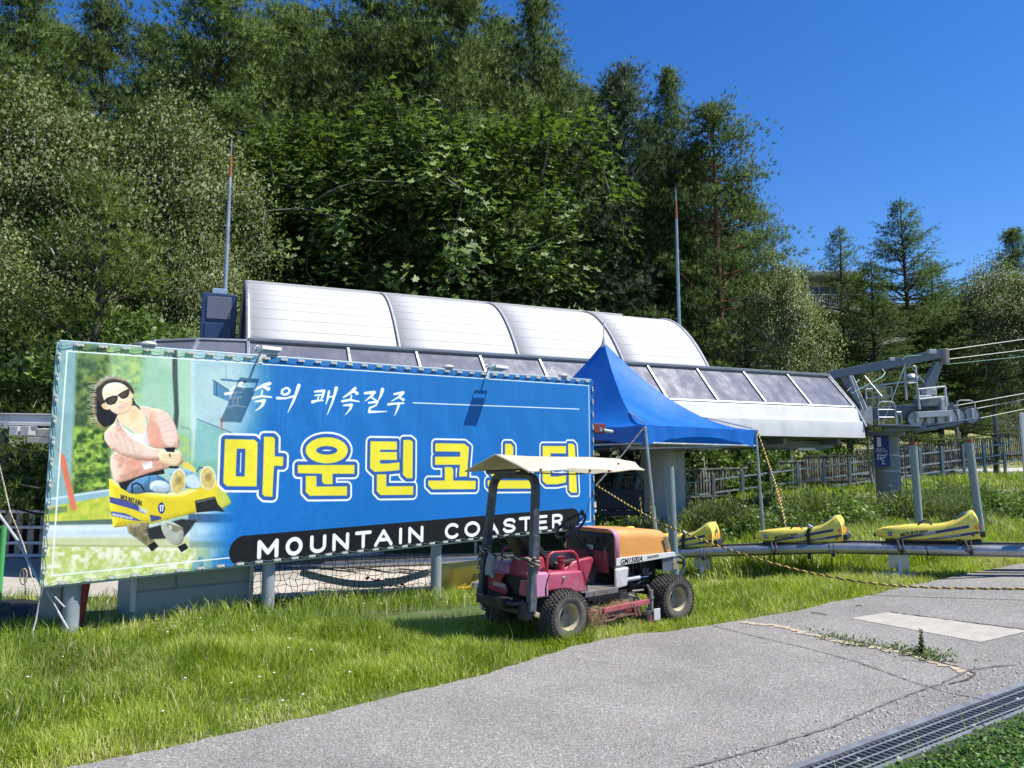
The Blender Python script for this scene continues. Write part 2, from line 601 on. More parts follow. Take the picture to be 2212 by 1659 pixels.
# darker strip of asphalt along the drain with its ragged seam
seam = gpx([(1270, 1720), (1536, 1648), (1690, 1605), (1790, 1575), (1900, 1528), (1990, 1492), (2036, 1478), (2100, 1448), (2160, 1440), (2212, 1438), (2300, 1420)])
_A, _B = [], []
sa = [(p - DR0).dot(DT) for p in seam]; sb = [(p - DR0).dot(DN) for p in seam]
for t in np.arange(sa[0], sa[-1], 0.04):
    w = float(np.interp(t, sa, sb)) + 0.02 * math.sin(t * 31) + 0.012 * math.sin(t * 77)
    _A.append(DR0 + DT * t + DN * w); _B.append(DR0 + DT * t - DN * 0.001)
sheet('asphalt_strip', _A, _B, 3, PATHZ + 0.004, M_asph2, skirt=0.004, parent=path)
ribbon('tar_seam', seam[:6], 0.015, PATHZ + 0.008, M_tar, 0.7, 0.04, path)
ribbon('tar_seam', seam[5:], 0.02, PATHZ + 0.008, M_tar, 0.8, 0.04, path)
ribbon('crack', gpx([(1540, 1352), (1610, 1370), (1740, 1400), (1850, 1430), (1960, 1470), (2045, 1498), (2120, 1512), (2190, 1530)]), 0.008, PATHZ + 0.006, M_crack, 0.5, 0.05, path)
ribbon('sandy_joint', gpx([(1600, 1345), (1680, 1352), (1740, 1368), (1800, 1384), (1880, 1397), (1960, 1413), (2030, 1434), (2085, 1452), (2100, 1461)]), 0.07, PATHZ + 0.005, M_sand, 0.6, 0.04, path)
ribbon('crack', gpx([(1790, 1374), (1850, 1388), (1960, 1408), (2040, 1435), (2090, 1447), (2106, 1459), (2085, 1472), (2050, 1480)]), 0.014, PATHZ + 0.009, M_crack, 0.8, 0.03, path)
# pale patch
pa, pb, pc, pd = gpx([(1838, 1336), (1921, 1323), (2225, 1363), (2118, 1388)])
_A = [pa.lerp(pd, t) for t in np.linspace(0, 1, 50)]; _B = [pb.lerp(pc, t) for t in np.linspace(0, 1, 50)]
for i in range(50):
    _A[i] = _A[i] + AN * (0.02 * (random.random() - 0.5)); _B[i] = _B[i] + AN * (0.02 * (random.random() - 0.5))
sheet('pale_patch', _A, _B, 2, PATHZ + 0.004, M_patch, skirt=0.004, parent=path)
ribbon('crack', [pb, pc, gp(2300, 1378, PATHZ)], 0.02, PATHZ + 0.008, M_crack, 0.7, 0.04, path)

# drain grate
M_grate = mat('galvanised_grate', (0.27, 0.29, 0.30), 0.45, 0.5, 0.2, 8, dirt=(0.3, 0.28, 0.25), dirt_amt=0.5, dscale=9)
M_pit = mat('drain_pit', (0.018, 0.018, 0.02), 0.9, 0, 0.3, 5)
drain = thing('drain_grate', 'galvanised steel drain grate running along the near edge of the asphalt path', 'drain grate', DR0)
def dp(t, w, z=0.0):
    p = DR0 + DT * t + DN * w
    return Vector((p.x, p.y, H(p.x, p.y) + PATHZ + z))
T0, T1 = -1.6, 4.6
b = MB()
for i in range(24):
    t0, t1 = T0 + (T1 - T0) * i / 24, T0 + (T1 - T0) * (i + 1) / 24
    for w, ww, hh, zz in ((0.025, 0.048, 0.06, -0.026), (DRW - 0.02, 0.03, 0.06, -0.026)):
        b.beam(dp(t0, w, zz), dp(t1, w, zz), ww, hh)
b.build('grate_frame', M_grate, drain, origin='w')
b = MB()
for i in range(12):
    t0, t1 = T0 + (T1 - T0) * i / 12, T0 + (T1 - T0) * (i + 1) / 12
    b.add([dp(t0, 0.0, -0.15), dp(t1, 0.0, -0.15), dp(t1, DRW, -0.15), dp(t0, DRW, -0.15)], [(0, 1, 2, 3)])
    b.add([dp(t0, 0.0, -0.15), dp(t1, 0.0, -0.15), dp(t1, 0.0, -0.05), dp(t0, 0.0, -0.05)], [(0, 1, 2, 3)])
b.build('drain_bed', M_pit, drain, origin='w')
bar0 = None
t = T0
ang = math.atan2(DT.y, DT.x)
while t < T1:
    c = dp(t, DRW / 2 + 0.012, -0.018)
    if bar0 is None:
        b = MB(); b.box((0, 0, 0), (0.006, DRW - 0.09, 0.036))
        bar0 = b.build('grate_bar', M_grate, drain); ob = bar0
    else:
        ob = inst(bar0, 'grate_bar', (0, 0, 0), parent=drain)
    ob.location = c - drain.location
    ob.rotation_euler = (0, 0, ang + rad(12))
    t += 0.046
for w in (DRW * .32, DRW * .56, DRW * .80):
    if True:
        b = MB()
        for i in range(24):
            t0, t1 = T0 + (T1 - T0) * i / 24, T0 + (T1 - T0) * (i + 1) / 24
            b.cyl(dp(t0, w, 0.002), dp(t1, w, 0.002), 0.005, n=6)
        b.build('cross_rod', M_grate, drain, origin='w')

# loose gravel along the seam
gv = []
for _ in range(420):
    t = random.uniform(-1.2, 4.2); w = random.gauss(-0.12, 0.10)
    if w > -0.01: w = -abs(w) - 0.02
    gv.append((dp(t, w, 0.006), random.uniform(0.004, 0.012)))
for _ in range(160):
    u, v = random.uniform(1250, 2212), random.uniform(1400, 1640)
    p = gp(u, v, PATHZ)
    if (p - DR0).dot(DN) < -0.02: gv.append((Vector((p.x, p.y, H(p.x, p.y) + PATHZ + 0.003)), random.uniform(0.003, 0.009)))
b = MB()
for p, r in gv:
    q = [(math.cos(a) * r * random.uniform(0.7, 1.2), math.sin(a) * r * random.uniform(0.7, 1.2)) for a in (0, 1.25, 2.5, 3.8, 5.0)]
    b.add([(p.x + x, p.y + y, p.z - 0.002) for x, y in q] + [(p.x + x * .6, p.y + y * .6, p.z + r * .7) for x, y in q],
          [(0, 1, 6, 5), (1, 2, 7, 6), (2, 3, 8, 7), (3, 4, 9, 8), (4, 0, 5, 9), (5, 6, 7, 8, 9)])
tag(b.build('gravel', mat('gravel_stone', (0.5, 0.48, 0.44), 0.85, 0, 0.5, 60)), 'loose pale gravel crumbs beside the drain and seam', 'gravel', kind='stuff')

# pale yard behind the billboard, and the road beyond the fence
M_conc = mat('pale_concrete', (0.36, 0.335, 0.29), 0.85, 0, 0.15, 1.5, dirt=(0.3, 0.27, 0.22), dirt_amt=0.6, dscale=3, bump=0.2)
A_, B_ = [], []
for x in np.arange(-26, 2.2, 0.5):
    y0 = 10.4 + 0.06 * math.sin(x * 2)
    if x < -4.8: y0 = 10.6
    A_.append(Vector((x, y0, 0))); B_.append(Vector((x, 17.5, 0)))
sheet('paved_yard', A_, B_, 12, 0.02, M_conc, kind='structure')
FD = Vector((0.9235, 0.388, 0)).normalized(); FN = Vector((-FD.y, FD.x, 0))
F0 = Vector((6.0, 25.1, 0))
M_road = mat('pale_road_surface', (0.45, 0.44, 0.42), 0.85, 0, 0.08, 1.0)
A_ = [F0 + FD * s + FN * 1.2 for s in np.arange(-7, 40, 1.5)]
B_ = [F0 + FD * s + FN * 5.0 for s in np.arange(-7, 40, 1.5)]
sheet('road', A_, B_, 3, 0.06, M_road, kind='structure')
# ------------------------------------------------------------------ billboard print (drawn here, flat print on the banner)
BW, BH = 2200, 680
_src = [(123, 738), (1281, 822), (1285, 1138), (85, 1268)]
_dst = [(0, 0), (BW, 0), (BW, BH), (0, BH)]
_M, _r = [], []
for (x, y), (X, Y) in zip(_src, _dst):
    _M.append([x, y, 1, 0, 0, 0, -X*x, -X*y]); _r.append(X)
    _M.append([0, 0, 0, x, y, 1, -Y*x, -Y*y]); _r.append(Y)
_h = np.append(np.linalg.solve(np.array(_M, float), np.array(_r, float)), 1).reshape(3, 3)
def hom(u, v):
    q = _h @ np.array([u, v, 1.0])
    return (q[0] / q[2], q[1] / q[2])
K = 2212 / 4032.0
def cvA(x, y): return hom((100 + x / 1.8433) * K, (1300 + y / 1.8433) * K)
def cvB(x, y): return hom((1200 + x / 1.8433) * K, (1300 + y / 1.8433) * K)
def cvD(x, y): return hom((380 + x / 2.38) * K, (1430 + y / 2.38) * K)
def cvF(x, y): return hom((840 + x / 1.5875) * K, (1450 + y / 1.5875) * K)

IMG = np.zeros((BH, BW, 3), np.float32)
_rg = np.random.default_rng(5)
def vnoise(w, h, cell, seed=0, oct=3):
    r = np.random.default_rng(seed)
    out = np.zeros((h, w), np.float32); amp = 1.0; tot = 0
    for o in range(oct):
        cx = max(2.0, cell / 2 ** o)
        gw, gh = int(w / cx) + 3, int(h / cx) + 3
        gr = r.random((gh, gw)).astype(np.float32)
        x = np.arange(w) / cx; y = np.arange(h) / cx
        xi = x.astype(int); yi = y.astype(int)
        fx = (x - xi); fy = (y - yi)
        fx = fx * fx * (3 - 2 * fx); fy = (fy * fy * (3 - 2 * fy))[:, None]
        a = gr[yi][:, xi]; b_ = gr[yi][:, xi + 1]; c_ = gr[yi + 1][:, xi]; d_ = gr[yi + 1][:, xi + 1]
        out += amp * ((a * (1 - fx) + b_ * fx) * (1 - fy) + (c_ * (1 - fx) + d_ * fx) * fy)
        tot += amp; amp *= 0.5
    return out / tot
def sdf(poly, x0, y0, x1, y1):
    """signed distance (negative inside) on the pixel window"""
    X, Y = np.meshgrid(np.arange(x0, x1) + 0.5, np.arange(y0, y1) + 0.5)
    d = np.full(X.shape, 1e9, np.float32); ins = np.zeros(X.shape, bool)
    n = len(poly)
    for i in range(n):
        ax, ay = poly[i]; bx, by = poly[(i + 1) % n]
        ex, ey = bx - ax, by - ay
        L = ex * ex + ey * ey + 1e-9
        t = np.clip(((X - ax) * ex + (Y - ay) * ey) / L, 0, 1)
        d = np.minimum(d, (X - ax - t * ex) ** 2 + (Y - ay - t * ey) ** 2)
        c = ((ay <= Y) & (by > Y)) | ((by <= Y) & (ay > Y))
        if ey != 0: ins ^= c & (X < ax + (Y - ay) * ex / ey)
    d = np.sqrt(d)
    return np.where(ins, -d, d)
def window(pts, m):
    xs = [p[0] for p in pts]; ys = [p[1] for p in pts]
    return (max(0, int(min(xs) - m)), max(0, int(min(ys) - m)), min(BW, int(max(xs) + m) + 1), min(BH, int(max(ys) + m) + 1))
def smooth_poly(p, it=2):
    for _ in range(it):
        q = []
        for i in range(len(p)):
            a, b_ = p[i], p[(i + 1) % len(p)]
            q += [(a[0]*.75 + b_[0]*.25, a[1]*.75 + b_[1]*.25), (a[0]*.25 + b_[0]*.75, a[1]*.25 + b_[1]*.75)]
        p = q
    return p
def paint(win, alpha, col):
    x0, y0, x1, y1 = win
    a = alpha[..., None]
    c = np.array(col, np.float32) if not isinstance(col, np.ndarray) else col
    IMG[y0:y1, x0:x1] = IMG[y0:y1, x0:x1] * (1 - a) + c * a
PUFF = {}
def fill(pts, col, soft=1.2, cv=None, sm=0, op=1.0, nz=None, puff=0.0, amt=.2):
    if cv: pts = [cv(*p) for p in pts]
    if sm: pts = smooth_poly(pts, sm)
    w = window(pts, soft + 2)
    if w[2] <= w[0] or w[3] <= w[1]: return
    d = sdf(pts, *w)
    a = np.clip(0.5 - d / soft, 0, 1).astype(np.float32) * op
    c = np.array([v / 255.0 for v in col], np.float32)
    if nz:
        n = vnoise(w[2]-w[0], w[3]-w[1], nz[0], nz[2] if len(nz) > 2 else 3)[..., None]
        n = np.clip((n - 0.5) * 2.6 + 0.5, 0, 1)
        c = c * (1 - n) + np.array([v / 255.0 for v in nz[1]], np.float32) * n
    if puff:
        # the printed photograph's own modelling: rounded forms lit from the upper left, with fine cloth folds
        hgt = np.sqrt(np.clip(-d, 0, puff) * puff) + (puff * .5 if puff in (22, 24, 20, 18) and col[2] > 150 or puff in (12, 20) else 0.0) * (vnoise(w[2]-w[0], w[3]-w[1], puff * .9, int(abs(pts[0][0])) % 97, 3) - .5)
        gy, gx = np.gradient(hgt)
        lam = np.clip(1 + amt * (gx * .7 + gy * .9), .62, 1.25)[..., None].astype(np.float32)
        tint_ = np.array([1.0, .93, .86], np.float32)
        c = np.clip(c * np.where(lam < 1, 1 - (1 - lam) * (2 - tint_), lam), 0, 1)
    paint(w, a, c)
def stroke_d(pts, win):
    """distance to a tapered stroke: pts (x, y, half width)"""
    x0, y0, x1, y1 = win
    X, Y = np.meshgrid(np.arange(x0, x1) + 0.5, np.arange(y0, y1) + 0.5)
    d = np.full(X.shape, 1e9, np.float32)
    if len(pts) == 1: pts = pts * 2
    for (ax, ay, aw), (bx, by, bw) in zip(pts[:-1], pts[1:]):
        ex, ey = bx - ax, by - ay
        L = ex * ex + ey * ey + 1e-9
        t = np.clip(((X - ax) * ex + (Y - ay) * ey) / L, 0, 1)
        d = np.minimum(d, np.sqrt((X - ax - t * ex) ** 2 + (Y - ay - t * ey) ** 2) - (aw + t * (bw - aw)))
    return d
def stroke(pts, col, cv=None, soft=1.2, op=1.0):
    if cv: pts = [(*cv(p[0], p[1]), p[2]) for p in pts]
    w = window(pts, max(p[2] for p in pts) + soft + 2)
    if w[2] <= w[0] or w[3] <= w[1]: return
    paint(w, (np.clip(0.5 - stroke_d(pts, w) / soft, 0, 1) * op).astype(np.float32), [v / 255.0 for v in col])
def ell(cx, cy, rx, ry, rot=0, n=28):
    c, s = math.cos(rad(rot)), math.sin(rad(rot))
    return [(cx + rx * math.cos(a) * c - ry * math.sin(a) * s, cy + rx * math.cos(a) * s + ry * math.sin(a) * c) for a in [2 * math.pi * i / n for i in range(n)]]

# ground colour: photograph side on the left, blue on the right
IMG[:] = np.array([8, 104, 188]) / 255.0
yy = np.linspace(0, 1, BH)[:, None]
blue = np.zeros((BH, BW, 3), np.float32)
blue[:] = (np.array([20, 110, 184]) / 255.0)
blue = blue * (1 - yy[..., None] * 0.5) + (np.array([2, 110, 198]) / 255.0) * (yy[..., None] * 0.5)
pic = np.zeros_like(blue); pic[:] = np.array([168, 205, 190]) / 255.0
IMG[:] = pic
A = cvA
fill([(215, 60), (385, 60), (330, 1260), (120, 1260)], (134, 172, 172), 4, A, nz=(60, (150, 190, 190)))
fill([(375, 60), (640, 60), (640, 560), (620, 1160), (335, 1200)], (44, 74, 42), 10, A, nz=(20, (128, 150, 78), 4))
fill([(395, 100), (560, 100), (520, 300), (400, 320)], (70, 100, 66), 10, A, op=0.7, nz=(16, (120, 150, 90), 8))
fill([(350, 700), (620, 720), (610, 1150), (335, 1180)], (40, 72, 30), 12, A, nz=(14, (170, 200, 80), 9))
fill([(620, 60), (1230, 60), (1200, 1000), (620, 1000)], (160, 204, 172), 14, A, nz=(90, (180, 215, 186), 2))
fill([(600, 60), (880, 60), (850, 300), (820, 520), (700, 500), (620, 300)], (122, 165, 110), 26, A, op=0.85, nz=(16, (188, 210, 120), 5))
fill([(1215, 60), (1720, 60), (1720, 420), (1500, 1000), (1205, 1000)], (186, 216, 216), 6, A, nz=(90, (172, 208, 212), 7))
fill([(1195, 60), (1228, 60), (1228, 1000), (1195, 1000)], (206, 228, 222), 10, A, op=.7)
fill([(1066, 60), (1100, 60), (1105, 420), (1112, 600), (1098, 760), (1070, 760), (1078, 560), (1066, 320)], (62, 76, 72), 5, A)
stroke([(1175, 60, .8), (1165, 700, .8)], (215, 232, 220), A, 1.5, .7)
fill([(1362, 362), (1480, 438), (1482, 520), (1362, 470)], (84, 140, 178), 2, A)
stroke([(1362, 362, 1.4), (1482, 440, 1.4)], (60, 90, 120), A); stroke([(1385, 380, 1.2), (1385, 478, 1.2)], (60, 80, 100), A)
stroke([(1425, 358, 3.5), (1600, 375, 3.5)], (80, 125, 165), A, 2); stroke([(1455, 250, 1.2), (1455, 360, 1.2)], (120, 165, 195), A, 2)
stroke([(1245, 645, 1.4), (1500, 745, 1.4)], (78, 100, 110), A, 2); stroke([(1418, 640, 3), (1425, 735, 2.5)], (200, 130, 110), A, 2)
fill([(1245, 652), (1500, 750), (1480, 1000), (1210, 1000)], (128, 186, 178), 8, A, op=.8)
stroke([(1130, 700, 2), (1190, 720, 2)], (120, 165, 150), A, 3); stroke([(1195, 720, 1), (1195, 960, 1)], (120, 165, 150), A, 3)
fill([(1100, 760), (1210, 740), (1210, 1010), (1100, 1000)], (140, 190, 150), 14, A, op=.6, nz=(14, (190, 210, 90), 3))
fill([(1200, 960), (1500, 930), (1480, 1250), (1200, 1250)], (120, 178, 150), 18, A, op=.7)
# lower left: rails, grass
fill([(110, 1270), (640, 1160), (640, 1400), (100, 1400)], (172, 196, 62), 5, A, nz=(16, (216, 212, 84), 6))
fill([(130, 1225), (620, 1150), (620, 1200), (125, 1290)], (150, 188, 200), 4, A); stroke([(130, 1232, 3), (620, 1158, 3)], (206, 226, 232), A, 3)
fill([(155, 1290), (300, 1275), (300, 1320), (160, 1335)], (70, 100, 100), 5, A, op=.6)
fill([(238, 905), (282, 900), (372, 1300), (332, 1312)], (226, 124, 92), 3, A); stroke([(240, 860, 2), (255, 905, 2.6)], (190, 120, 100), A, 2)
fill([(90, 1392), (700, 1368), (700, 1412), (90, 1425)], (92, 116, 100), 3, A)
fill([(90, 1415), (1500, 1400), (1500, 1590), (90, 1570)], (222, 234, 240), 6, A)
fill([(90, 1460), (1500, 1450), (1500, 1478), (90, 1490)], (196, 212, 224), 10, A, op=.7)
fill([(90, 1505), (1500, 1500), (1500, 1575), (90, 1572)], (206, 210, 160), 12, A)
stroke([(90, 1562, 3), (1300, 1575, 3)], (176, 182, 120), A, 4)
fill([(40, 1572), (1700, 1578), (1700, 1900), (40, 1900)], (188, 204, 108), 5, A, nz=(11, (242, 240, 216), 12))
fill([(300, 1700), (900, 1690), (900, 1900), (300, 1900)], (150, 190, 84), 34, A, op=.5, nz=(12, (226, 230, 160), 13))
fill([(1180, 1330), (1600, 1330), (1640, 1400), (1180, 1400)], (70, 96, 120), 8, A)
stroke([(1235, 1325, 2.5), (1450, 1325, 2.5), (1600, 1345, 2)], (236, 244, 248), A, 3)
fill([(1190, 1400), (1640, 1400), (1560, 1575), (1190, 1575)], (180, 210, 222), 8, A)
fill([(1250, 1420), (1560, 1415), (1540, 1470), (1250, 1480)], (214, 232, 242), 10, A)
fill([(1190, 1530), (1560, 1530), (1540, 1580), (1190, 1580)], (140, 150, 110), 10, A, op=.7)
fill([(1232, 1580), (1330, 1580), (1370, 1900), (1270, 1900)], (202, 210, 146), 3, A)
fill([(1215, 1680), (1290, 1640), (1290, 1800), (1180, 1800)], (130, 176, 170), 3, A); fill([(1345, 1660), (1440, 1630), (1520, 1800), (1370, 1800)], (130, 168, 162), 3, A)
for cx, cy in ((1262, 1655), (1275, 1705), (1410, 1690)): fill(ell(cx, cy, 9, 9), (90, 125, 140), 2, A)
# blend into the blue on the right
X, Y = np.meshgrid(np.arange(BW), np.arange(BH))
k1 = A(1330, 900)[0]; k2 = A(1640, 900)[0]
edge = 60 * (vnoise(BW, BH, 160, 21) - 0.5)
w = np.clip((X + edge - k1 - 60 * np.cos(Y / BH * 3.0)) / (k2 - k1 + 30), 0, 1); w = (w * w * (3 - 2 * w))[..., None].astype(np.float32)
IMG[:] = IMG * (1 - w) + blue * w

# sled and rider
ye, yd, yl = (236, 214, 48), (214, 190, 40), (247, 238, 150)
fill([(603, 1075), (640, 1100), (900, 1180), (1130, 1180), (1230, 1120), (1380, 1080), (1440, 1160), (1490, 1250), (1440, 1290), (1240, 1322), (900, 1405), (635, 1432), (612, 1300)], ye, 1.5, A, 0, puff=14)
fill([(1140, 950), (1190, 965), (1225, 1000), (1240, 1040), (1215, 1050), (1140, 1010)], (240, 218, 96), 1.5, A, 1)
fill([(1380, 1130), (1440, 1150), (1495, 1250), (1470, 1270), (1390, 1290), (1400, 1210)], (196, 206, 90), 8, A, 1, .8)
fill([(605, 1075), (625, 1110), (740, 1165), (900, 1195), (1100, 1210), (1240, 1170), (1240, 1150), (1060, 1185), (860, 1175), (700, 1130), (640, 1085)], yl, 2, A, 1)
fill([(880, 1220), (1240, 1230), (1240, 1310), (905, 1400)], (230, 206, 40), 14, A, op=.8)
fill([(608, 1208), (700, 1228), (800, 1262), (880, 1338), (780, 1300), (612, 1252)], (72, 82, 150), 1.5, A)
fill([(617, 1314), (720, 1328), (850, 1388), (760, 1378), (622, 1346)], (84, 96, 160), 1.5, A)
fill([(900, 1340), (980, 1352), (985, 1372), (910, 1390)], (70, 78, 140), 1.5, A)
fill(ell(985, 1291, 25, 41, 0), (34, 50, 120), 1.2, A)
# small letters: unit strokes
GL = {
 'M': [[(0, 1), (0, 0), (.5, .75), (1, 0), (1, 1)]], 'O': [[(.5 + .5 * math.cos(a), .5 + .5 * math.sin(a)) for a in np.linspace(0, 2 * math.pi, 25)]],
 'U': [[(0, 0), (0, .62)] + [(.5 - .5 * math.cos(a), .62 + .38 * math.sin(a)) for a in np.linspace(0.2, 2.94, 10)] + [(1, .62), (1, 0)]],
 'N': [[(0, 1), (0, 0), (1, 1), (1, 0)]], 'T': [[(0, 0), (1, 0)], [(.5, 0), (.5, 1)]], 'A': [[(0, 1), (.5, 0), (1, 1)], [(.2, .64), (.8, .64)]],
 'I': [[(.5, 0), (.5, 1)]], 'C': [[(.5 + .5 * math.cos(a), .5 + .5 * math.sin(a)) for a in np.linspace(-0.75, -5.53, 20)]],
 'S': [[(.95, .2), (.8, .04), (.5, 0), (.2, .05), (.05, .23), (.18, .42), (.5, .5), (.85, .6), (.98, .78), (.8, .95), (.5, 1), (.18, .95), (.02, .78)]],
 'E': [[(1, 0), (0, 0), (0, 1), (1, 1)], [(0, .48), (.9, .48)]], 'R': [[(0, 1), (0, 0), (.6, 0), (.92, .1), (1, .26), (.92, .44), (.6, .54), (0, .54)], [(.55, .54), (1, 1)]],
 '1': [[(.2, .2), (.6, 0), (.6, 1)]], '7': [[(0, 0), (1, 0), (.35, 1)]], 'w': [[(0, .4), (.25, 1), (.5, .5), (.75, 1), (1, .4)]], 'y': [[(0, .4), (.5, 1)], [(1, .4), (.3, 1.4)]],
 'o': [[(.5 + .5 * math.cos(a), .7 + .3 * math.sin(a)) for a in np.linspace(0, 2 * math.pi, 13)]], 'n': [[(0, 1), (0, .4)], [(0, .55), (.5, .4), (.95, .55), (1, 1)]],
 'g': [[(.9, .4), (.9, 1.25), (.2, 1.35)], [(.5 + .45 * math.cos(a), .7 + .3 * math.sin(a)) for a in np.linspace(0, 2 * math.pi, 11)]],
 'p': [[(0, .4), (0, 1.4)], [(.5 + .5 * math.cos(a), .7 + .3 * math.sin(a)) for a in np.linspace(0, 2 * math.pi, 11)]],
 'c': [[(.95, .5), (.5, .4), (.05, .7), (.5, 1), (.95, .9)]], 'k': [[(0, 0), (0, 1)], [(.9, .4), (0, .75), (.95, 1)]], 'r': [[(0, 1), (0, .4)], [(0, .6), (.8, .42)]], '.': [[(.5, .98), (.5, 1)]],
}
def word(txt, q00, q10, q01, w, col, cv, sp=0.35, widths=None):
    """letters between q00 (top left), q10 (top right) and q01 (bottom left), canvas coordinates"""
    q00, q10, q01 = np.array(cv(*q00)), np.array(cv(*q10)), np.array(cv(*q01))
    ws = [(.3 if c in 'I.' else 1.0) for c in txt]
    tot = sum(ws) + sp * (len(txt) - 1)
    x = 0
    for c, cw in zip(txt, ws):
        for st in GL.get(c, []):
            pts = []
            for a, b_ in st:
                p = q00 + (q10 - q00) * ((x + a * cw) / tot) + (q01 - q00) * b_
                pts.append((p[0], p[1], w))
            stroke(pts, col, None, 1.0)
        x += cw + sp
word('MOUNTAIN', (690, 1193), (838, 1240), (690, 1228), 1.3, (70, 66, 60), A)
word('COASTER', (822, 1280), (880, 1305), (822, 1310), .8, (220, 226, 235), A)
word('www.yongpyong.co.kr', (628, 1322), (778, 1355), (628, 1340), .75, (225, 228, 240), A)
word('17', (972, 1272), (998, 1272), (972, 1312), 1.8, (245, 248, 250), A, .5)
# under the sled
fill([(725, 1412), (890, 1392), (905, 1500), (960, 1560), (925, 1605), (830, 1530), (745, 1470)], (112, 104, 78), 2, A, nz=(10, (160, 148, 110), 4), puff=12)
fill([(880, 1440), (1130, 1370), (1240, 1380), (1200, 1440), (1150, 1500), (900, 1520)], (40, 44, 46), 5, A)
fill([(975, 1382), (1060, 1385), (1150, 1440), (1145, 1545), (1090, 1565), (1040, 1540), (990, 1470)], (178, 184, 170), 2, A, 1, puff=14)
fill([(1020, 1400), (1150, 1435), (1090, 1470), (1030, 1440)], (140, 132, 100), 2, A); fill(ell(1048, 1432, 14, 18), (200, 206, 200), 1.5, A)
for q in ([(885, 1562), (932, 1535), (962, 1570), (912, 1606)], [(1100, 1572), (1158, 1545), (1180, 1582), (1130, 1612)]): fill(q, (22, 22, 22), 1.5, A)
fill([(1228, 1238), (1375, 1206), (1395, 1262), (1445, 1320), (1380, 1310), (1240, 1325)], (30, 32, 34), 2, A, 0, puff=10); stroke([(1240, 1250, 2), (1370, 1216, 2)], (110, 118, 120), A, 3)
# legs and feet
fill([(670, 1105), (760, 1050), (1000, 1005), (1010, 1040), (800, 1080), (735, 1170), (690, 1145)], (26, 26, 30), 2, A, 0)
fill([(1030, 1010), (1140, 1000), (1235, 1032), (1275, 1120), (1265, 1150), (1160, 1150), (1060, 1110)], (134, 170, 198), 2, A, 1, puff=18)
fill([(1150, 1060), (1235, 1040), (1275, 1120), (1260, 1150), (1175, 1145)], (206, 224, 236), 4, A, 1)
fill([(725, 1175), (745, 1120), (800, 1080), (900, 1050), (985, 1055), (1045, 1110), (1050, 1188), (960, 1180), (880, 1176), (800, 1192)], (84, 128, 164), 2, A, 1, puff=20)
fill([(895, 1110), (960, 1085), (1045, 1110), (1050, 1188), (905, 1172)], (200, 218, 232), 3, A, 1, puff=16)
stroke([(900, 1060, 1.5), (890, 1110, 1.5), (900, 1165, 1)], (60, 96, 130), A, 2); stroke([(955, 1058, 1.2), (1040, 1105, 1.2)], (50, 84, 116), A, 2)
for cx, cy, rx, ry, rt in ((1106, 1098, 56, 94, 8), (1322, 1072, 60, 88, -6)):
    fill(ell(cx, cy, rx, ry, rt), (240, 232, 200), 1.5, A); fill(ell(cx + 2, cy + 4, rx - 9, ry - 9, rt), (208, 184, 100), 2, A, nz=(12, (224, 204, 130), 5))
    fill(ell(cx + 4, cy - 5, 24, 30, 20), (150, 124, 76), 9, A, op=.7)
stroke([(772, 1180, 2), (772, 1120, 2.2), (805, 1108, 2.4), (835, 1125, 2.2), (862, 1168, 1.8)], (28, 30, 34), A)
stroke([(1240, 1030, 1.4), (1262, 995, 1.6), (1285, 1000, 1.4)], (40, 44, 50), A)
# torso
D = cvD
pk, pkd, pkl = (246, 196, 170), (232, 158, 132), (252, 224, 208)
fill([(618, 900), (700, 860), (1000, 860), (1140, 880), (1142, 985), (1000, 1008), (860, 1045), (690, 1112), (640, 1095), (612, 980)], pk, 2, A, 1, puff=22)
fill([(800, 920), (985, 900), (1000, 1005), (860, 1040), (720, 1090), (700, 1000)], pkd, 10, A, 1, .55)
fill([(620, 905), (660, 900), (665, 1060), (645, 1090), (615, 1000)], pkl, 8, A, 1, .8)
fill([(838, 955), (915, 950), (920, 1000), (856, 1012)], (244, 246, 250), 2, A)
# hair behind
fill([(30, 190), (-20, 240), (-40, 380), (-30, 500), (10, 600), (60, 640), (20, 420), (60, 250)], (176, 148, 104), 6, D, 1, .8)
fill([(60, 150), (0, 210), (-28, 340), (-20, 450), (10, 540), (60, 596), (110, 592), (170, 555), (190, 490), (300, 420), (345, 390), (400, 440), (410, 420), (350, 370), (330, 250), (260, 170)], (24, 24, 30), 3, D, 1, puff=12)
fill([(345, 345), (370, 400), (410, 425), (400, 445), (355, 420)], (30, 28, 30), 2, D, 1)
for i in range(46):
    y = 170 + i * 9 + random.uniform(-8, 8)
    L = random.uniform(20, 62)
    c = random.choice([(236, 226, 196), (206, 178, 126), (150, 122, 84), (250, 246, 230)])
    stroke([(-6 - abs(y - 380) * -.05, y, .9), (-24 - L * .5, y + random.uniform(-14, 12), .7), (-40 - L, y + random.uniform(-30, 26), .3)], c, D, 1.3, .75)
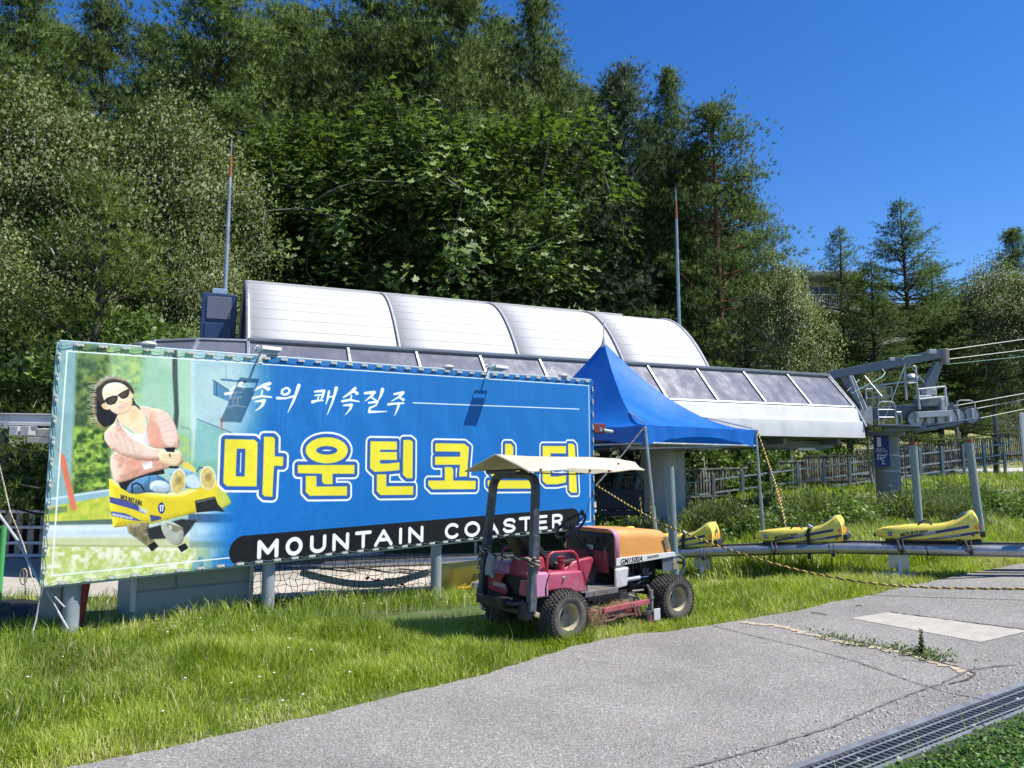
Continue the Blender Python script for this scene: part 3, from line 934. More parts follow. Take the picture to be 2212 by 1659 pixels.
# neck, top, shirt
fill([(180, 480), (300, 440), (345, 385), (400, 430), (450, 480), (475, 620), (440, 668), (385, 672), (300, 620), (200, 545)], (250, 224, 184), 2, D, 1)
fill([(300, 470), (345, 400), (390, 440), (380, 520), (330, 560)], (232, 196, 140), 12, D, 1, .6)
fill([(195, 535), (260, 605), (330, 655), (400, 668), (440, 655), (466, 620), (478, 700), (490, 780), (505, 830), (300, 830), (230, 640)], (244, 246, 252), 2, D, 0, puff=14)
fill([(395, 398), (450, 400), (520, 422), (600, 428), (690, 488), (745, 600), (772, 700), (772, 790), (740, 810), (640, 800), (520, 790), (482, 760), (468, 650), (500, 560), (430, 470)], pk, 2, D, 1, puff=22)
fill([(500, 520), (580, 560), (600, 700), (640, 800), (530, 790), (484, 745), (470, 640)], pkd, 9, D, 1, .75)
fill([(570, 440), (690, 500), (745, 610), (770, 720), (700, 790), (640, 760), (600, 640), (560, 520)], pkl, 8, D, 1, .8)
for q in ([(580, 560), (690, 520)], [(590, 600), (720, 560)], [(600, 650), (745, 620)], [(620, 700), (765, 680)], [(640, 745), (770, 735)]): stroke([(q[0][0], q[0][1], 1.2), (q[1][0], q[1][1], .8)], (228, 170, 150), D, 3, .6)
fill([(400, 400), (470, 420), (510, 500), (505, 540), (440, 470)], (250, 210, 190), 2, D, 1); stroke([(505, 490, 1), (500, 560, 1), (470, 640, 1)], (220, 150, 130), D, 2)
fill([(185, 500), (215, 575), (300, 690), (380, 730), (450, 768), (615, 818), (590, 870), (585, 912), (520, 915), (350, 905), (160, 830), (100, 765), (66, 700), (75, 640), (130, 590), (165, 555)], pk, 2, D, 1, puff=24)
fill([(80, 650), (140, 610), (220, 660), (320, 730), (440, 790), (590, 830), (585, 880), (400, 870), (220, 820), (110, 750)], pkl, 10, D, 1, .75)
for q in ([(120, 640), (170, 760)], [(170, 660), (240, 780)], [(250, 700), (300, 830)], [(330, 740), (360, 860)], [(215, 600), (240, 680)]): stroke([(q[0][0], q[0][1], 1.1), (q[1][0], q[1][1], .7)], (224, 166, 142), D, 3, .6)
fill([(160, 835), (350, 905), (520, 915), (500, 940), (300, 960), (150, 900)], pkd, 8, D, 1, .5)
# hands
sk, skd = (250, 222, 176), (222, 180, 130)
fill([(965, 885), (1010, 872), (1080, 878), (1120, 870), (1136, 915), (1130, 965), (1095, 990), (1040, 985), (985, 955), (962, 920)], sk, 2, A, 1, puff=8)
for q in ([(1000, 905), (1090, 912)], [(1002, 925), (1100, 935)], [(1008, 948), (1098, 958)], [(1020, 968), (1085, 975)]): stroke([(q[0][0], q[0][1], 1.1), (q[1][0], q[1][1], .8)], skd, A, 2, .8)
fill([(1003, 853), (1087, 850), (1078, 886), (1024, 882)], (24, 24, 26), 1.5, A); stroke([(1045, 900, 2), (1050, 920, 1.5)], (30, 30, 30), A); fill([(1040, 985), (1112, 988), (1105, 1004), (1045, 1002)], (28, 28, 30), 1.5, A)
# head
fill([(36, 385), (80, 366), (125, 425), (105, 440), (60, 428)], (250, 206, 160), 2, D, 1)
fill([(300, 255), (340, 268), (345, 310), (335, 335), (300, 330)], (248, 208, 164), 2, D, 1)
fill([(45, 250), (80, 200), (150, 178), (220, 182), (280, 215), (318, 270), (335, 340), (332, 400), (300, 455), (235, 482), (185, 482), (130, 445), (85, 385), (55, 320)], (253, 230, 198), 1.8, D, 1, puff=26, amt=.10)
fill([(240, 380), (332, 340), (330, 410), (290, 460), (235, 482), (200, 470)], (248, 212, 160), 14, D, 1, .6)
fill([(-6, 240), (20, 180), (90, 130), (160, 118), (240, 140), (300, 190), (345, 240), (352, 300), (318, 270), (275, 208), (215, 178), (150, 172), (85, 196), (48, 250), (55, 320), (72, 372), (40, 385), (0, 330)], (60, 52, 44), 3, D, 1)
fill([(-10, 230), (20, 170), (90, 125), (160, 114), (230, 132), (290, 175), (250, 165), (160, 142), (80, 160), (30, 210)], (196, 190, 166), 7, D, 1, .85)
for i in range(34):
    a = random.uniform(215, 340)
    cx, cy = 165 + 190 * math.cos(rad(a)), 300 + 178 * math.sin(rad(a))
    L = random.uniform(12, 50)
    stroke([(cx, cy, .9), (cx + L * math.cos(rad(a + 30)), cy + L * .7 * math.sin(rad(a + 30)), .35)], random.choice([(246, 246, 236), (214, 208, 180), (120, 108, 84)]), D, 1.2, .7)
fill([(70, 350), (100, 322), (150, 306), (190, 306), (212, 286), (250, 262), (292, 244), (304, 250), (304, 290), (288, 318), (252, 334), (222, 326), (208, 306), (198, 308), (192, 345), (172, 378), (130, 392), (98, 384), (84, 362)], (22, 20, 20), 1.4, D, 0)
fill([(98, 345), (140, 318), (182, 318), (184, 345), (164, 374), (126, 382), (102, 372)], (74, 66, 50), 2.5, D, 1); fill([(216, 292), (252, 268), (292, 258), (294, 288), (280, 310), (248, 324), (222, 314)], (70, 62, 50), 2.5, D, 1)
stroke([(74, 356, 2.2), (42, 380, 2)], (30, 26, 26), D)
stroke([(205, 365, 1.2), (222, 372, 1.6), (240, 355, 1.4)], (232, 186, 146), D, 2)
fill([(194, 408), (235, 398), (286, 370), (282, 392), (250, 415), (215, 424)], (206, 124, 104), 1.5, D, 1); fill([(202, 410), (238, 402), (280, 378), (272, 394), (245, 410), (216, 416)], (255, 250, 242), 1.2, D, 0)
stroke([(82, 300, .9), (120, 290, 1.1), (150, 295, .8)], (200, 170, 130), D, 2, .6); stroke([(195, 262, .8), (225, 250, 1)], (200, 170, 130), D, 2, .6)

# white frame line
p1, p2 = A(303, 152), cvB(2062, 412); p3 = A(185, 1700)
fx0, fy0, fx1, fy1 = p1[0], p1[1], p2[0], BH - p1[1] - 2
for a, b_ in (((fx0, fy0), (fx1, fy0)), ((fx1, fy0), (fx1, fy1)), ((fx1, fy1), (fx0, fy1)), ((fx0, fy1), (fx0, fy0))):
    stroke([(a[0], a[1], 1.9), (b_[0], b_[1], 1.9)], (240, 246, 252))
a, b_ = cvB(785, 527), cvB(1990, 588)
stroke([(a[0], a[1], 2.0), (b_[0], a[1] + 1, 2.0)], (238, 244, 252))
# brush lettering
wh = (244, 247, 255)
for st in (
 [(178,86,4),(150,110,5),(104,136,2.5)], [(152,104,3),(190,124,5),(188,132,2)], [(76,160,4.5),(120,152,3.5),(180,148,2.5)], [(135,152,3),(130,185,2.6)], [(115,186,3),(172,178,3)], [(128,190,2.4),(122,232,2)], [(156,186,2.4),(150,228,2)], [(96,242,4),(140,232,3),(200,241,2)],
 [(352,95,5),(318,104,5),(285,120,4),(248,140,2)], [(300,112,3),(345,128,5.5),(338,138,2)], [(305,140,3),(300,172,2.6)], [(245,186,3.5),(300,174,3.5),(362,180,2.5)], [(262,208,2.5),(318,200,5),(308,228,4.5),(290,248,3),(262,266,1)],
 [(452,122,2.5),(430,138,4),(428,156,4),(446,166,3.5),(470,156,4),(478,138,3.8),(465,124,3.5),(450,122,2.5)], [(400,186,4.5),(450,188,3),(512,172,3.5)], [(534,108,6),(520,150,5),(500,205,4),(466,276,1)],
 [(632,146,3),(692,140,4.5),(682,176,4),(672,192,2)], [(635,170,3),(684,164,2.6)], [(656,180,2.5),(648,205,2.5)], [(618,210,5),(650,202,3),(684,200,2.5)], [(722,146,4.5),(714,190,3.5),(702,224,1.5)], [(712,182,2.6),(742,176,2.6)], [(768,124,6),(756,170,4.5),(738,225,3.5),(710,290,1)],
 [(884,126,5.5),(858,152,5),(812,182,2.5)], [(868,140,3.5),(898,156,5),(890,164,2)], [(862,172,3),(858,194,2.6)], [(804,206,4),(850,198,4),(910,208,2)], [(812,232,2.5),(862,228,5),(856,250,4),(840,272,2.5),(822,292,1)],
 [(945,156,4),(1006,150,5.5),(985,175,4),(948,204,1.5)], [(982,178,3.5),(1014,200,3.5),(1010,206,1.5)], [(1056,134,7),(1046,170,4.5),(1030,200,2)], [(970,216,3),(1026,208,4),(1015,232,3)], [(1015,232,3),(976,248,3.5),(972,272,5),(1010,272,3.5),(1082,270,1.5)],
 [(1128,162,3.5),(1186,152,5.5),(1164,176,4),(1112,206,1.5)], [(1158,182,3),(1188,196,4.5),(1182,204,2)], [(1092,226,4.5),(1140,220,3.5),(1190,218,2.5)], [(1158,222,5.5),(1150,250,4.5),(1130,297,1)],
): stroke([(x, y, w * 1.12) for x, y, w in st], wh, cvF, 1.1)

# big letters: yellow, blue band, white band
B = cvB
def a2b(L): return [(x - 2027.6, y) for x, y in L]
BIG = []
def arc_rect(pts): return pts
BIG.append(([[(1450,792),(1660,796),(1683,815),(1676,1132),(1462,1130),(1438,1106)]], [[(1532,858),(1598,858),(1592,1065),(1524,1062)]], [[(1735,775),(1796,776),(1810,790),(1808,918),(1870,920),(1868,983),(1803,983),(1790,1207),(1738,1204),(1722,1188)]], A))
BIG.append(([ell(158,872,150,93,0,40)], [ell(158,872,78,33,0,30)], [[(-50,980),(357,980),(356,1040),(197,1040),(197,1116),(142,1116),(126,1100),(126,1040),(-50,1036)], [(8,1060),(82,1060),(82,1137),(303,1135),(303,1198),(35,1200),(8,1172)]], B))
BIG.append(([[(475,808),(666,810),(666,866),(541,866),(541,886),(666,886),(666,940),(541,940),(541,970),(600,970),(685,960),(684,1014),(600,1022),(500,1026),(472,998)]], [], [[(715,798),(762,798),(780,812),(778,1073),(738,1073),(712,1048)], [(521,1048),(588,1048),(588,1135),(785,1133),(784,1193),(548,1195),(521,1167)]], B))
BIG.append(([[(950,822),(1160,825),(1193,852),(1177,1060),(1123,1060),(1130,975),(948,975),(948,920),(1130,920),(1133,880),(950,878)]], [], [[(1017,995),(1062,995),(1077,1010),(1077,1093),(1239,1095),(1238,1152),(925,1153),(898,1125),(898,1093),(1017,1093)]], B))
BIG.append(([[(1453,825),(1492,826),(1510,845),(1510,925),(1560,975),(1640,1010),(1600,1058),(1520,1020),(1480,985),(1440,1022),(1362,1060),(1326,1010),(1400,975),(1453,925)]], [], [[(1330,1092),(1642,1092),(1642,1148),(1352,1149),(1330,1124)]], B))
BIG.append(([[(1725,842),(1893,842),(1893,893),(1782,893),(1782,935),(1893,935),(1893,985),(1782,985),(1782,1064),(1830,1064),(1895,1055),(1895,1104),(1830,1117),(1752,1117),(1725,1090)]], [], [[(1912,825),(1948,826),(1960,840),(1966,955),(1975,1178),(1936,1178),(1920,1160),(1918,1005),(1884,1005),(1884,955),(1914,955)]], B))
for adds, holes, more, cv in BIG:
    P_ = [[cv(*p) for p in q] for q in adds]; Hh = [[cv(*p) for p in q] for q in holes]; Mo = [[cv(*p) for p in q] for q in more]
    allp = [p for q in P_ + Mo for p in q]
    w = window(allp, 30)
    d = np.minimum.reduce([sdf(q, *w) for q in P_])
    for q in Hh: d = np.maximum(d, -sdf(q, *w))
    for q in Mo: d = np.minimum(d, sdf(q, *w))
    d = d - 1.0
    paint(w, np.clip(0.5 - (d - 19.5) / 1.2, 0, 1).astype(np.float32), [v / 255 for v in (246, 249, 255)])
    paint(w, np.clip(0.5 - (d - 12.5) / 1.2, 0, 1).astype(np.float32), [v / 255 for v in (40, 92, 170)])
    paint(w, np.clip(0.5 - d / 1.2, 0, 1).astype(np.float32), [v / 255 for v in (240, 226, 56)])
# black bar with white capitals
c0 = A(1590, 1524); c1 = cvB(1935, 1428)
yb = (c0[1] + c1[1]) / 2 + 1
stroke([(c0[0], yb, 49), (c1[0] + 6, yb, 49)], (14, 16, 20))
def cap(ch, x0, x1, yt, ybm, cv, w=6.6):
    c = [np.array(cv(*q)) for q in ((x0, yt), (x1, yt), (x0, ybm), (x1, ybm))]
    X0, X1 = (c[0][0] + c[2][0]) / 2, (c[1][0] + c[3][0]) / 2
    Y0, Y1 = yb - 31, yb + 31
    for st in GL[ch]:
        stroke([(X0 + w + a * (X1 - X0 - 2 * w), Y0 + w + b2 * (Y1 - Y0 - 2 * w), w) for a, b2 in st], (246, 248, 255), None, 1.2)
cap('M', 1683, 1838, 1440, 1605, A, 7)
cap('O', 1888, 2012, 1440, 1605, A, 7)
for ch, x0, x1 in (('U', 38, 156), ('N', 200, 321), ('T', 362, 484), ('A', 503, 637), ('I', 680, 708), ('N', 750, 860), ('C', 1016, 1126), ('O', 1158, 1272), ('A', 1296, 1408), ('S', 1436, 1532), ('T', 1552, 1655), ('E', 1688, 1762), ('R', 1795, 1874)):
    cap(ch, x0, x1, 1400, 1550, B)
# faded rain streaks and dirt
st = vnoise(BW, 3, 7, 31, 3)[1][None, :] * np.ones((BH, 1)); st2 = vnoise(BW, BH, 90, 33)
sv = np.clip((st - 0.62) * 4, 0, 1) * np.clip(st2 * 1.6 - .3, 0, 1) * (0.35 + 0.65 * (1 - yy))
IMG[:] = IMG * (1 - 0.16 * sv[..., None]) + 0.16 * sv[..., None] * np.array([0.8, 0.9, 0.95])
IMG *= (0.97 + 0.06 * vnoise(BW, BH, 240, 41))[..., None]
IMG[:, :900] += (0.05 * (vnoise(900, BH, 3.0, 55, 2) - .5) + .05 * (vnoise(900, BH, 14, 56, 3) - .5))[..., None]
IMG = np.clip(IMG, 0, 1)

img = bpy.data.images.new('billboard_print', BW, BH)
px = np.ones((BH, BW, 4), np.float32)
px[..., :3] = IMG[::-1]
img.pixels.foreach_set(px.reshape(-1))
img.update(); img.pack()
m = bpy.data.materials.new('printed_banner'); m.use_nodes = True
nt = m.node_tree; bs = nt.nodes['Principled BSDF']
ti = nt.nodes.new('ShaderNodeTexImage'); ti.image = img; ti.interpolation = 'Cubic'
c = mix_node(nt, ti.outputs[0], g(0.96), 1.0, 'MULTIPLY')
nt.links.new(c, bs.inputs['Base Color']); bs.inputs['Roughness'].default_value = 0.55; bs.inputs['Specular IOR Level'].default_value = 0.35
bp = nt.nodes.new('ShaderNodeBump'); bp.inputs['Strength'].default_value = 0.12; bp.inputs['Distance'].default_value = 0.02
nt.links.new(noise(nt, 1.6, 3, .5, mapping(nt, (1, 1, .5))), bp.inputs['Height']); nt.links.new(bp.outputs[0], bs.inputs['Normal'])
M_print = m

# ------------------------------------------------------------------ billboard
YL, YR = 7.35, 12.3
cTL, cTR, cBR, cBL = at(123, 738, YL), at(1281, 822, YR), at(1285, 1138, YR), at(85, 1268, YL)
cBL = Vector((cTL.x, cTL.y, cBL.z)); cBR = Vector((cTR.x, cTR.y, cBR.z))
BR_ = (cTR - cTL); BR_.z = 0; BLEN = BR_.length; BR_.normalize()
BN = Vector((BR_.y, -BR_.x, 0))
def bpnt(s, t, d=0.0):
    """s along from the left (0..1), t down from the top (0..1), d in front of the banner"""
    top = cTL.lerp(cTR, s); bot = cBL.lerp(cBR, s)
    return top.lerp(bot, t) + BN * d
sign = thing('billboard', 'large blue and photo printed billboard on grey posts with yellow Korean lettering', 'billboard', (cTL.x, cTL.y, H(cTL.x, cTL.y)))
# banner sheet with slight slack
nx_, ny_ = 96, 30
vs, fs, uv = [], [], []
for j in range(ny_ + 1):
    for i in range(nx_ + 1):
        s, t = i / nx_, j / ny_
        e = min(s, 1 - s, t * .3, (1 - t) * .3)
        d = 0.004 * math.sin(i * 0.9 + 2 * math.sin(j * .3)) * min(1, e * 12) + 0.006 * math.sin(s * 17) * min(1, e * 10)
        if j in (0, ny_): d += 0.0
        vs.append(bpnt(s, t, d) - sign.location)
for j in range(ny_):
    for i in range(nx_):
        a = j * (nx_ + 1) + i
        fs.append((a, a + nx_ + 1, a + nx_ + 2, a + 1))
b = MB(); b.add(vs, fs)
ban = b.build('banner', M_print, sign, smooth='all', recalc=False)
uvl = ban.data.uv_layers.new(name='UVMap')
for p in ban.data.polygons:
    for li in p.loop_indices:
        k = ban.data.loops[li].vertex_index
        uvl.data[li].uv = ((k % (nx_ + 1)) / nx_, 1 - (k // (nx_ + 1)) / ny_)
# frame behind: box tubes, and the pale edge around
M_edge = mat('frame_edge', (0.36, 0.47, 0.52), 0.5, 0.3, 0.2, 4, dirt=(0.5, 0.5, 0.45), dirt_amt=.5)
b = MB()
for d_, (s0, t0), (s1, t1) in ((0, (0, 0), (1, 0)), (0, (1, 0), (1, 1)), (0, (0, 1), (1, 1)), (0, (0, 0), (0, 1))):
    b.beam(bpnt(s0 + (.003 if s0 == 0 else -.003), t0, -0.03), bpnt(s1 + (.003 if s1 == 0 else -.003), t1, -0.03), 0.045, 0.035, BN)
b.build('frame_edge', M_edge, sign, origin='w', bevel=0.006)
b = MB()
for s in np.linspace(0.08, 0.92, 8): b.beam(bpnt(s, 0.01, -0.06), bpnt(s, 0.99, -0.06), 0.04, 0.04, BN)
for t in (0.33, 0.66): b.beam(bpnt(0.01, t, -0.1), bpnt(0.99, t, -0.1), 0.04, 0.04, BN)
b.build('back_frame', M_galv, sign, origin='w')
b = MB(); b.add([bpnt(0.005, 0.01, -0.012), bpnt(0.995, 0.01, -0.012), bpnt(0.995, 0.99, -0.012), bpnt(0.005, 0.99, -0.012)], [(0, 1, 2, 3)])
b.build('backing_sheet', M_edge, sign, origin='w')
# posts
M_post = mat('post_paint', (0.33, 0.37, 0.40), 0.5, 0.2, 0.2, 3, dirt=(0.2, 0.18, 0.15), dirt_amt=.6, streak=True)
for u in (155, 578, 941, 1262):
    # behind the banner plane
    d = ray(u, 1300); n = BN
    t = (cTL - BN * 0.13 - CAM).dot(n) / d.dot(n)
    p = CAM + d * t
    b = MB(); b.cyl((p.x, p.y, H(p.x, p.y) - 0.3), (p.x, p.y, bpnt(0.5, 0.2).z), 0.075, n=24)
    b.build('post', M_post, sign, origin='w', smooth=True)
# lacing clips round the edge
M_clip = mat('pale_clip', (0.62, 0.6, 0.52), 0.5, 0.2, 0.2, 20)
clip0 = None
M_cord = mat('lacing_cord', (0.13, 0.2, 0.28), 0.8, 0, .3, 20)
def clip(s, t, along):
    global clip0
    z = Vector((0, 0, 1))
    ax = BR_ if along == 'r' else z
    if clip0 is None:
        b = MB(); b.box((0, 0, 0), (0.085, 0.012, 0.026)); b.cyl((-0.022, -0.002, 0), (-0.022, -0.012, 0), 0.009, n=8); b.cyl((0.022, -0.002, 0), (0.022, -0.012, 0), 0.009, n=8)
        clip0 = b.build('banner_clip', M_clip, sign); o = clip0
    else:
        o = inst(clip0, 'banner_clip', (0, 0, 0), parent=sign)
    o.location = bpnt(s, t, 0.012) - sign.location
    ry = 0 if along == 'r' else rad(90)
    o.rotation_euler = (Matrix.Rotation(math.atan2(BR_.y, BR_.x), 4, 'Z') @ Matrix.Rotation(ry, 4, 'Y')).to_euler()
for i in range(35): clip((i + 0.9) / 35.6, 0.008, 'r'); clip((i + 0.9) / 35.6, 0.993, 'r')
for i in range(11): clip(0.0035, (i + 0.7) / 11.4, 'z'); clip(0.9965, (i + 0.7) / 11.4, 'z')
b = MB()
for t in (0.012, 0.989):
    pts = []
    for i in range(141):
        s = i / 140
        pts.append(bpnt(s, t + 0.006 * math.sin(i * 2 * math.pi / 4), 0.016))
    b.tube(pts, 0.0028, 5)
for s in (0.004, 0.996):
    b.tube([bpnt(s + 0.0012 * math.sin(i * 1.57), i / 44, 0.016) for i in range(45)], 0.004, 5)
b.build('lacing_cord', M_cord, sign, origin='w')

# flood lamps over the billboard
M_lamp = mat('white_lamp_housing', (0.7, 0.7, 0.68), 0.4, 0.1, .1, 10)
M_lens = mat('lamp_lens', (0.35, 0.37, 0.4), 0.15, 0.0, .1, 10)
def lamp(s, label):
    root = bpnt(s, -0.005, 0.02)
    lp = thing('flood_lamp', label, 'lamp', root, math.atan2(BR_.y, BR_.x), 'flood lamps over the billboard')
    b = MB()                                           # local: x along the board, -y out of it, z up
    b.tube([(0, 0.04, -0.06), (0, 0.02, 0.03), (0, -0.06, 0.045), (0, -0.12, 0.03)], 0.014, 8)
    b.box((0, 0.03, -0.05), (0.06, 0.03, 0.09))
    b.build('arm', M_lamp, lp, smooth=True)
    b = MB(); b.beam((-0.11, -0.12, 0.03), (0.11, -0.12, 0.03), 0.018, 0.008); b.beam((-0.11, -0.12, 0.03), (-0.11, -0.17, 0.03), 0.01, 0.02); b.beam((0.11, -0.12, 0.03), (0.11, -0.17, 0.03), 0.01, 0.02)
    b.build('bracket', M_dark, lp)
    R = Matrix.Rotation(rad(-8), 3, 'X')
    b = MB(); b.box((0, -0.245, 0.03), (0.23, 0.17, 0.04), R)
    for i in range(7): b.box((0, -0.19 - i * 0.018, 0.056), (0.2, 0.005, 0.014), R)
    hd = b.build('head', M_lamp, lp, bevel=0.005)
    b = MB(); b.box((0, -0.245, 0.008), (0.2, 0.14, 0.008), R); b.build('lens', M_lens, hd)
    b = MB(); b.tube([(-0.05 + 0.03 * math.cos(a), -0.02, 0.075 + 0.03 * math.sin(a)) for a in np.linspace(0, 6.28, 14)], 0.005, 6); b.build('cable_loop', M_lamp, lp, smooth=True)
def s_of_u(u):
    d = ray(u, 780); t = (cTL - CAM).dot(BN) / d.dot(BN); p = CAM + d * t
    return (p - cTL).dot(BR_) / BLEN
lamp(s_of_u(562), 'white flood lamp on the top edge of the billboard above the brush lettering')
lamp(s_of_u(1053), 'white flood lamp on the top edge of the billboard above the thin white line')
# round knobs on the top edge
b0 = None
for u in (322, 590, 972, 1220):
    p = bpnt(s_of_u(u), -0.02, -0.05)
    b = MB(); b.lathe([(0, -0.02), (0.07, -0.02), (0.085, 0.0), (0.07, 0.025), (0.03, 0.035), (0, 0.036)], p, 'z', 20)
    b.build('post_cap', M_lgrey, sign, origin='w', smooth=True)
# ------------------------------------------------------------------ chairlift station
R2 = Vector((0.924, 0.383, 0)).normalized(); N2 = Vector((R2.y, -R2.x, 0))
RIGHT = Vector((7.85, 22.65, 0))                       # right end of the ridge line
def sp(s, w, z):
    """s metres to the left of the right end, w metres towards the viewer from the ridge line"""
    p = RIGHT - R2 * s + N2 * w
    return Vector((p.x, p.y, z))
station = thing('lift_station', 'long pale chairlift station with curved ribbed roof and tinted slanting windows behind the billboard', 'lift station', (RIGHT.x, RIGHT.y, H(RIGHT.x, RIGHT.y)))
M_roof = mat('pale_roof_sheet', (0.50, 0.495, 0.485), 0.65, 0.0, 0.03, 1.2, dirt=(0.46, 0.44, 0.42), dirt_amt=0.25, dscale=.8, spec=.3)
M_seam = mat('roof_seam', (0.40, 0.395, 0.39), 0.7, 0, .1, 3)
M_rib = mat('roof_rib', (0.5, 0.5, 0.52), 0.4, 0.1, 0.06, 2)
m = bpy.data.materials.new('tinted_window'); m.use_nodes = True
nt = m.node_tree; bs = nt.nodes['Principled BSDF']
vec = mapping(nt, (0.7, 0.7, 0.25)); n1 = noise(nt, 3.0, 5, .6, vec); n2 = noise(nt, 3.5, 5, .6, mapping(nt, (1, 1, .12)))
c = ramp(nt, n1, [(0.3, (0.115, 0.118, 0.145)), (0.7, (0.14, 0.142, 0.17))])
c = mix_node(nt, c, (0.30, 0.29, 0.31, 1), ramp(nt, n2, [(0.5, g(0)), (0.85, g(0.14))]))
nt.links.new(c, bs.inputs['Base Color'])
nt.links.new(ramp(nt, n2, [(0.4, g(0.2)), (0.8, g(0.35))]), bs.inputs['Roughness'])
bs.inputs['Specular IOR Level'].default_value = 0.8
M_glass = m
S_A = 3.95; S_B = 15.2; EYE = 16.0
# curved roof: bays of overlapping sheets
def arch(t):
    """t 0 (glass head) .. 1 (ridge): w, z"""
    f = 1 - t
    return 2.35 * f, 5.88 - 1.72 * f ** 2.05
bays = [S_A, 7.0, 9.65, 12.35, S_B] if False else [3.95, 6.5, 9.3, 12.1, 15.2]
NC = 11
for k in range(4):
    s0, s1 = bays[k] + 0.02, bays[k + 1] - 0.02
    b = MB()
    prof = [arch(i / 22) for i in range(23)]
    rs = []
    for s in np.linspace(s0, s1, 5): rs.append([sp(s, w, z) for w, z in prof])
    b.rings(rs, closed=False, caps=False)
    o = b.build('roof_panel', M_roof, station, origin='w', smooth='all', recalc=False)
    b = MB()
    for i in range(1, NC):
        w0, z0 = arch(i / NC - .0); b.beam(sp(s0, w0, z0 + .001), sp(s1, w0, z0 + .001), .007, .008)
    b.v = [tuple(Vector(v) - station.location) for v in b.v]
    e = b.build('panel_seam', M_seam, None); e.parent = o; e['kind'] = 'stuff'
    so = o.modifiers.new('thick', 'SOLIDIFY'); so.thickness = 0.03; so.offset = -1
# back half of the vault
b = MB(); rs = []
for s in (S_A, S_B): rs.append([sp(s, -arch(i / 10)[0], arch(i / 10)[1]) for i in range(11)])
b.rings(rs, closed=False, caps=False); b.build('rear_roof', M_roof, station, origin='w', smooth='all')
for k in (1, 2, 3):
    b = MB(); b.tube([sp(bays[k], arch(i / 16)[0] + 0.025, arch(i / 16)[1] + 0.02) for i in range(17)], 0.028, 8)
    b.build('roof_rib', M_rib, station, origin='w', smooth=True)
for s, r in ((S_A, 0.04), (S_B, 0.05)):
    b = MB(); b.tube([sp(s, arch(i / 16)[0], arch(i / 16)[1]) for i in range(17)], r, 8)
    b.tube([sp(s, -arch(i / 16)[0], arch(i / 16)[1]) for i in range(17)], r, 8)
    b.build('roof_end_rim', M_rib if s == S_A else M_galv, station, origin='w', smooth=True)
b = MB(); b.beam(sp(S_A + 1.2, -0.05, 5.93), sp(S_B, -0.05, 5.93), 0.28, 0.07); b.build('ridge_cap', M_roof, station, origin='w', bevel=0.01)
# end walls of the vault, flat dark top deck
M_deck = mat('dark_deck', (0.10, 0.105, 0.11), 0.6, 0, .2, 3)
for s in (S_A - 0.01, S_B - 0.3):
    b = MB(); b.add([sp(s, arch(i / 12)[0] * .98, arch(i / 12)[1] - .02) for i in range(13)] + [sp(s, -arch(i / 12)[0] * .98, arch(i / 12)[1] - .02) for i in range(12, -1, -1)], [tuple(range(26))])
    b.build('vault_end', M_deck, station, origin='w', recalc=False)
# profile rows: top of glass, bottom of glass, skirt, lip
def ring_pts(w, z, n=14, s_end=S_B):
    """near side from the right end to the left, then round the left end"""
    pts = [sp(0.0, w, z)]
    pts += [sp(s, w, z) for s in GS[1:]]
    return pts
GS = [0.0]
while GS[-1] + 1.47 < S_B: GS.append(GS[-1] + 1.47)
GS[-1] = S_B if S_B - GS[-1] < 0.7 else GS[-1]
if GS[-1] != S_B: GS.append(S_B)
W0, Z0, W1, Z1, W2, Z2, W3, Z3 = 2.4, 4.16, 3.25, 3.24, 3.55, 2.70, 3.57, 2.42
def rowp(kk, w, z):
    """kk: index along the near side, beyond it round the left end"""
    n = len(GS)
    if kk < n: return sp(GS[kk], w, z)
    a = (kk - n + 1) * rad(22.5)
    return sp(S_B + w * math.sin(a), w * math.cos(a), z)
NK = len(GS) + 8
for kk in range(NK - 1):
    # window pane with frame
    a, b_, c_, d_ = rowp(kk, W0, Z0), rowp(kk + 1, W0, Z0), rowp(kk + 1, W1, Z1), rowp(kk, W1, Z1)
    cen = (a + b_ + c_ + d_) / 4
    nn = (b_ - a).cross(d_ - a).normalized()
    if nn.dot(cen - sp(7, 0, 3.5)) < 0: nn = -nn
    fr = MB()
    for p, q in ((a, b_), (c_, d_)): fr.beam(p, q, 0.05, 0.06, nn)
    fr.beam(a, d_, 0.055, 0.07, nn)
    o = fr.build('window', M_galv, station, origin='w', bevel=0.004)
    ins = lambda p: p.lerp(cen, 0.03)
    pb = MB(); pb.add([ins(a) - nn * 0.006, ins(b_) - nn * 0.006, ins(c_) - nn * 0.006, ins(d_) - nn * 0.006], [(0, 1, 2, 3)])
    pv = pb
    pv.v = [tuple(Vector(p) - station.location) for p in pv.v]
    pane = pv.build('pane', M_glass, None, recalc=False); pane.parent = o
    # skirt below
    e, f = rowp(kk, W2, Z2), rowp(kk + 1, W2, Z2)
    gg, hh = rowp(kk, W3, Z3), rowp(kk + 1, W3, Z3)
    if kk % 2 == 0 or kk >= len(GS) - 1:
        k2 = kk + 2 if (kk < len(GS) - 2) else kk + 1
        b = MB(); rr = []
        for q in (kk, k2):
            rr.append([rowp(q, W1 + .02, Z1 - .02), rowp(q, W1 + .10, Z1 - .07), rowp(q, W2 - .09, Z2 + .16), rowp(q, W2 - 0.03, Z2 + .14), rowp(q, W2, Z2), rowp(q, W3, Z3), rowp(q, W3 - .12, Z3 - .01)])
        for r_ in rr:
            pass
        b.rings(rr, closed=False, caps=False)
        if not (kk % 2 and kk < len(GS) - 1): b.build('skirt_panel', M_white, station, origin='w', smooth=True, recalc=False)
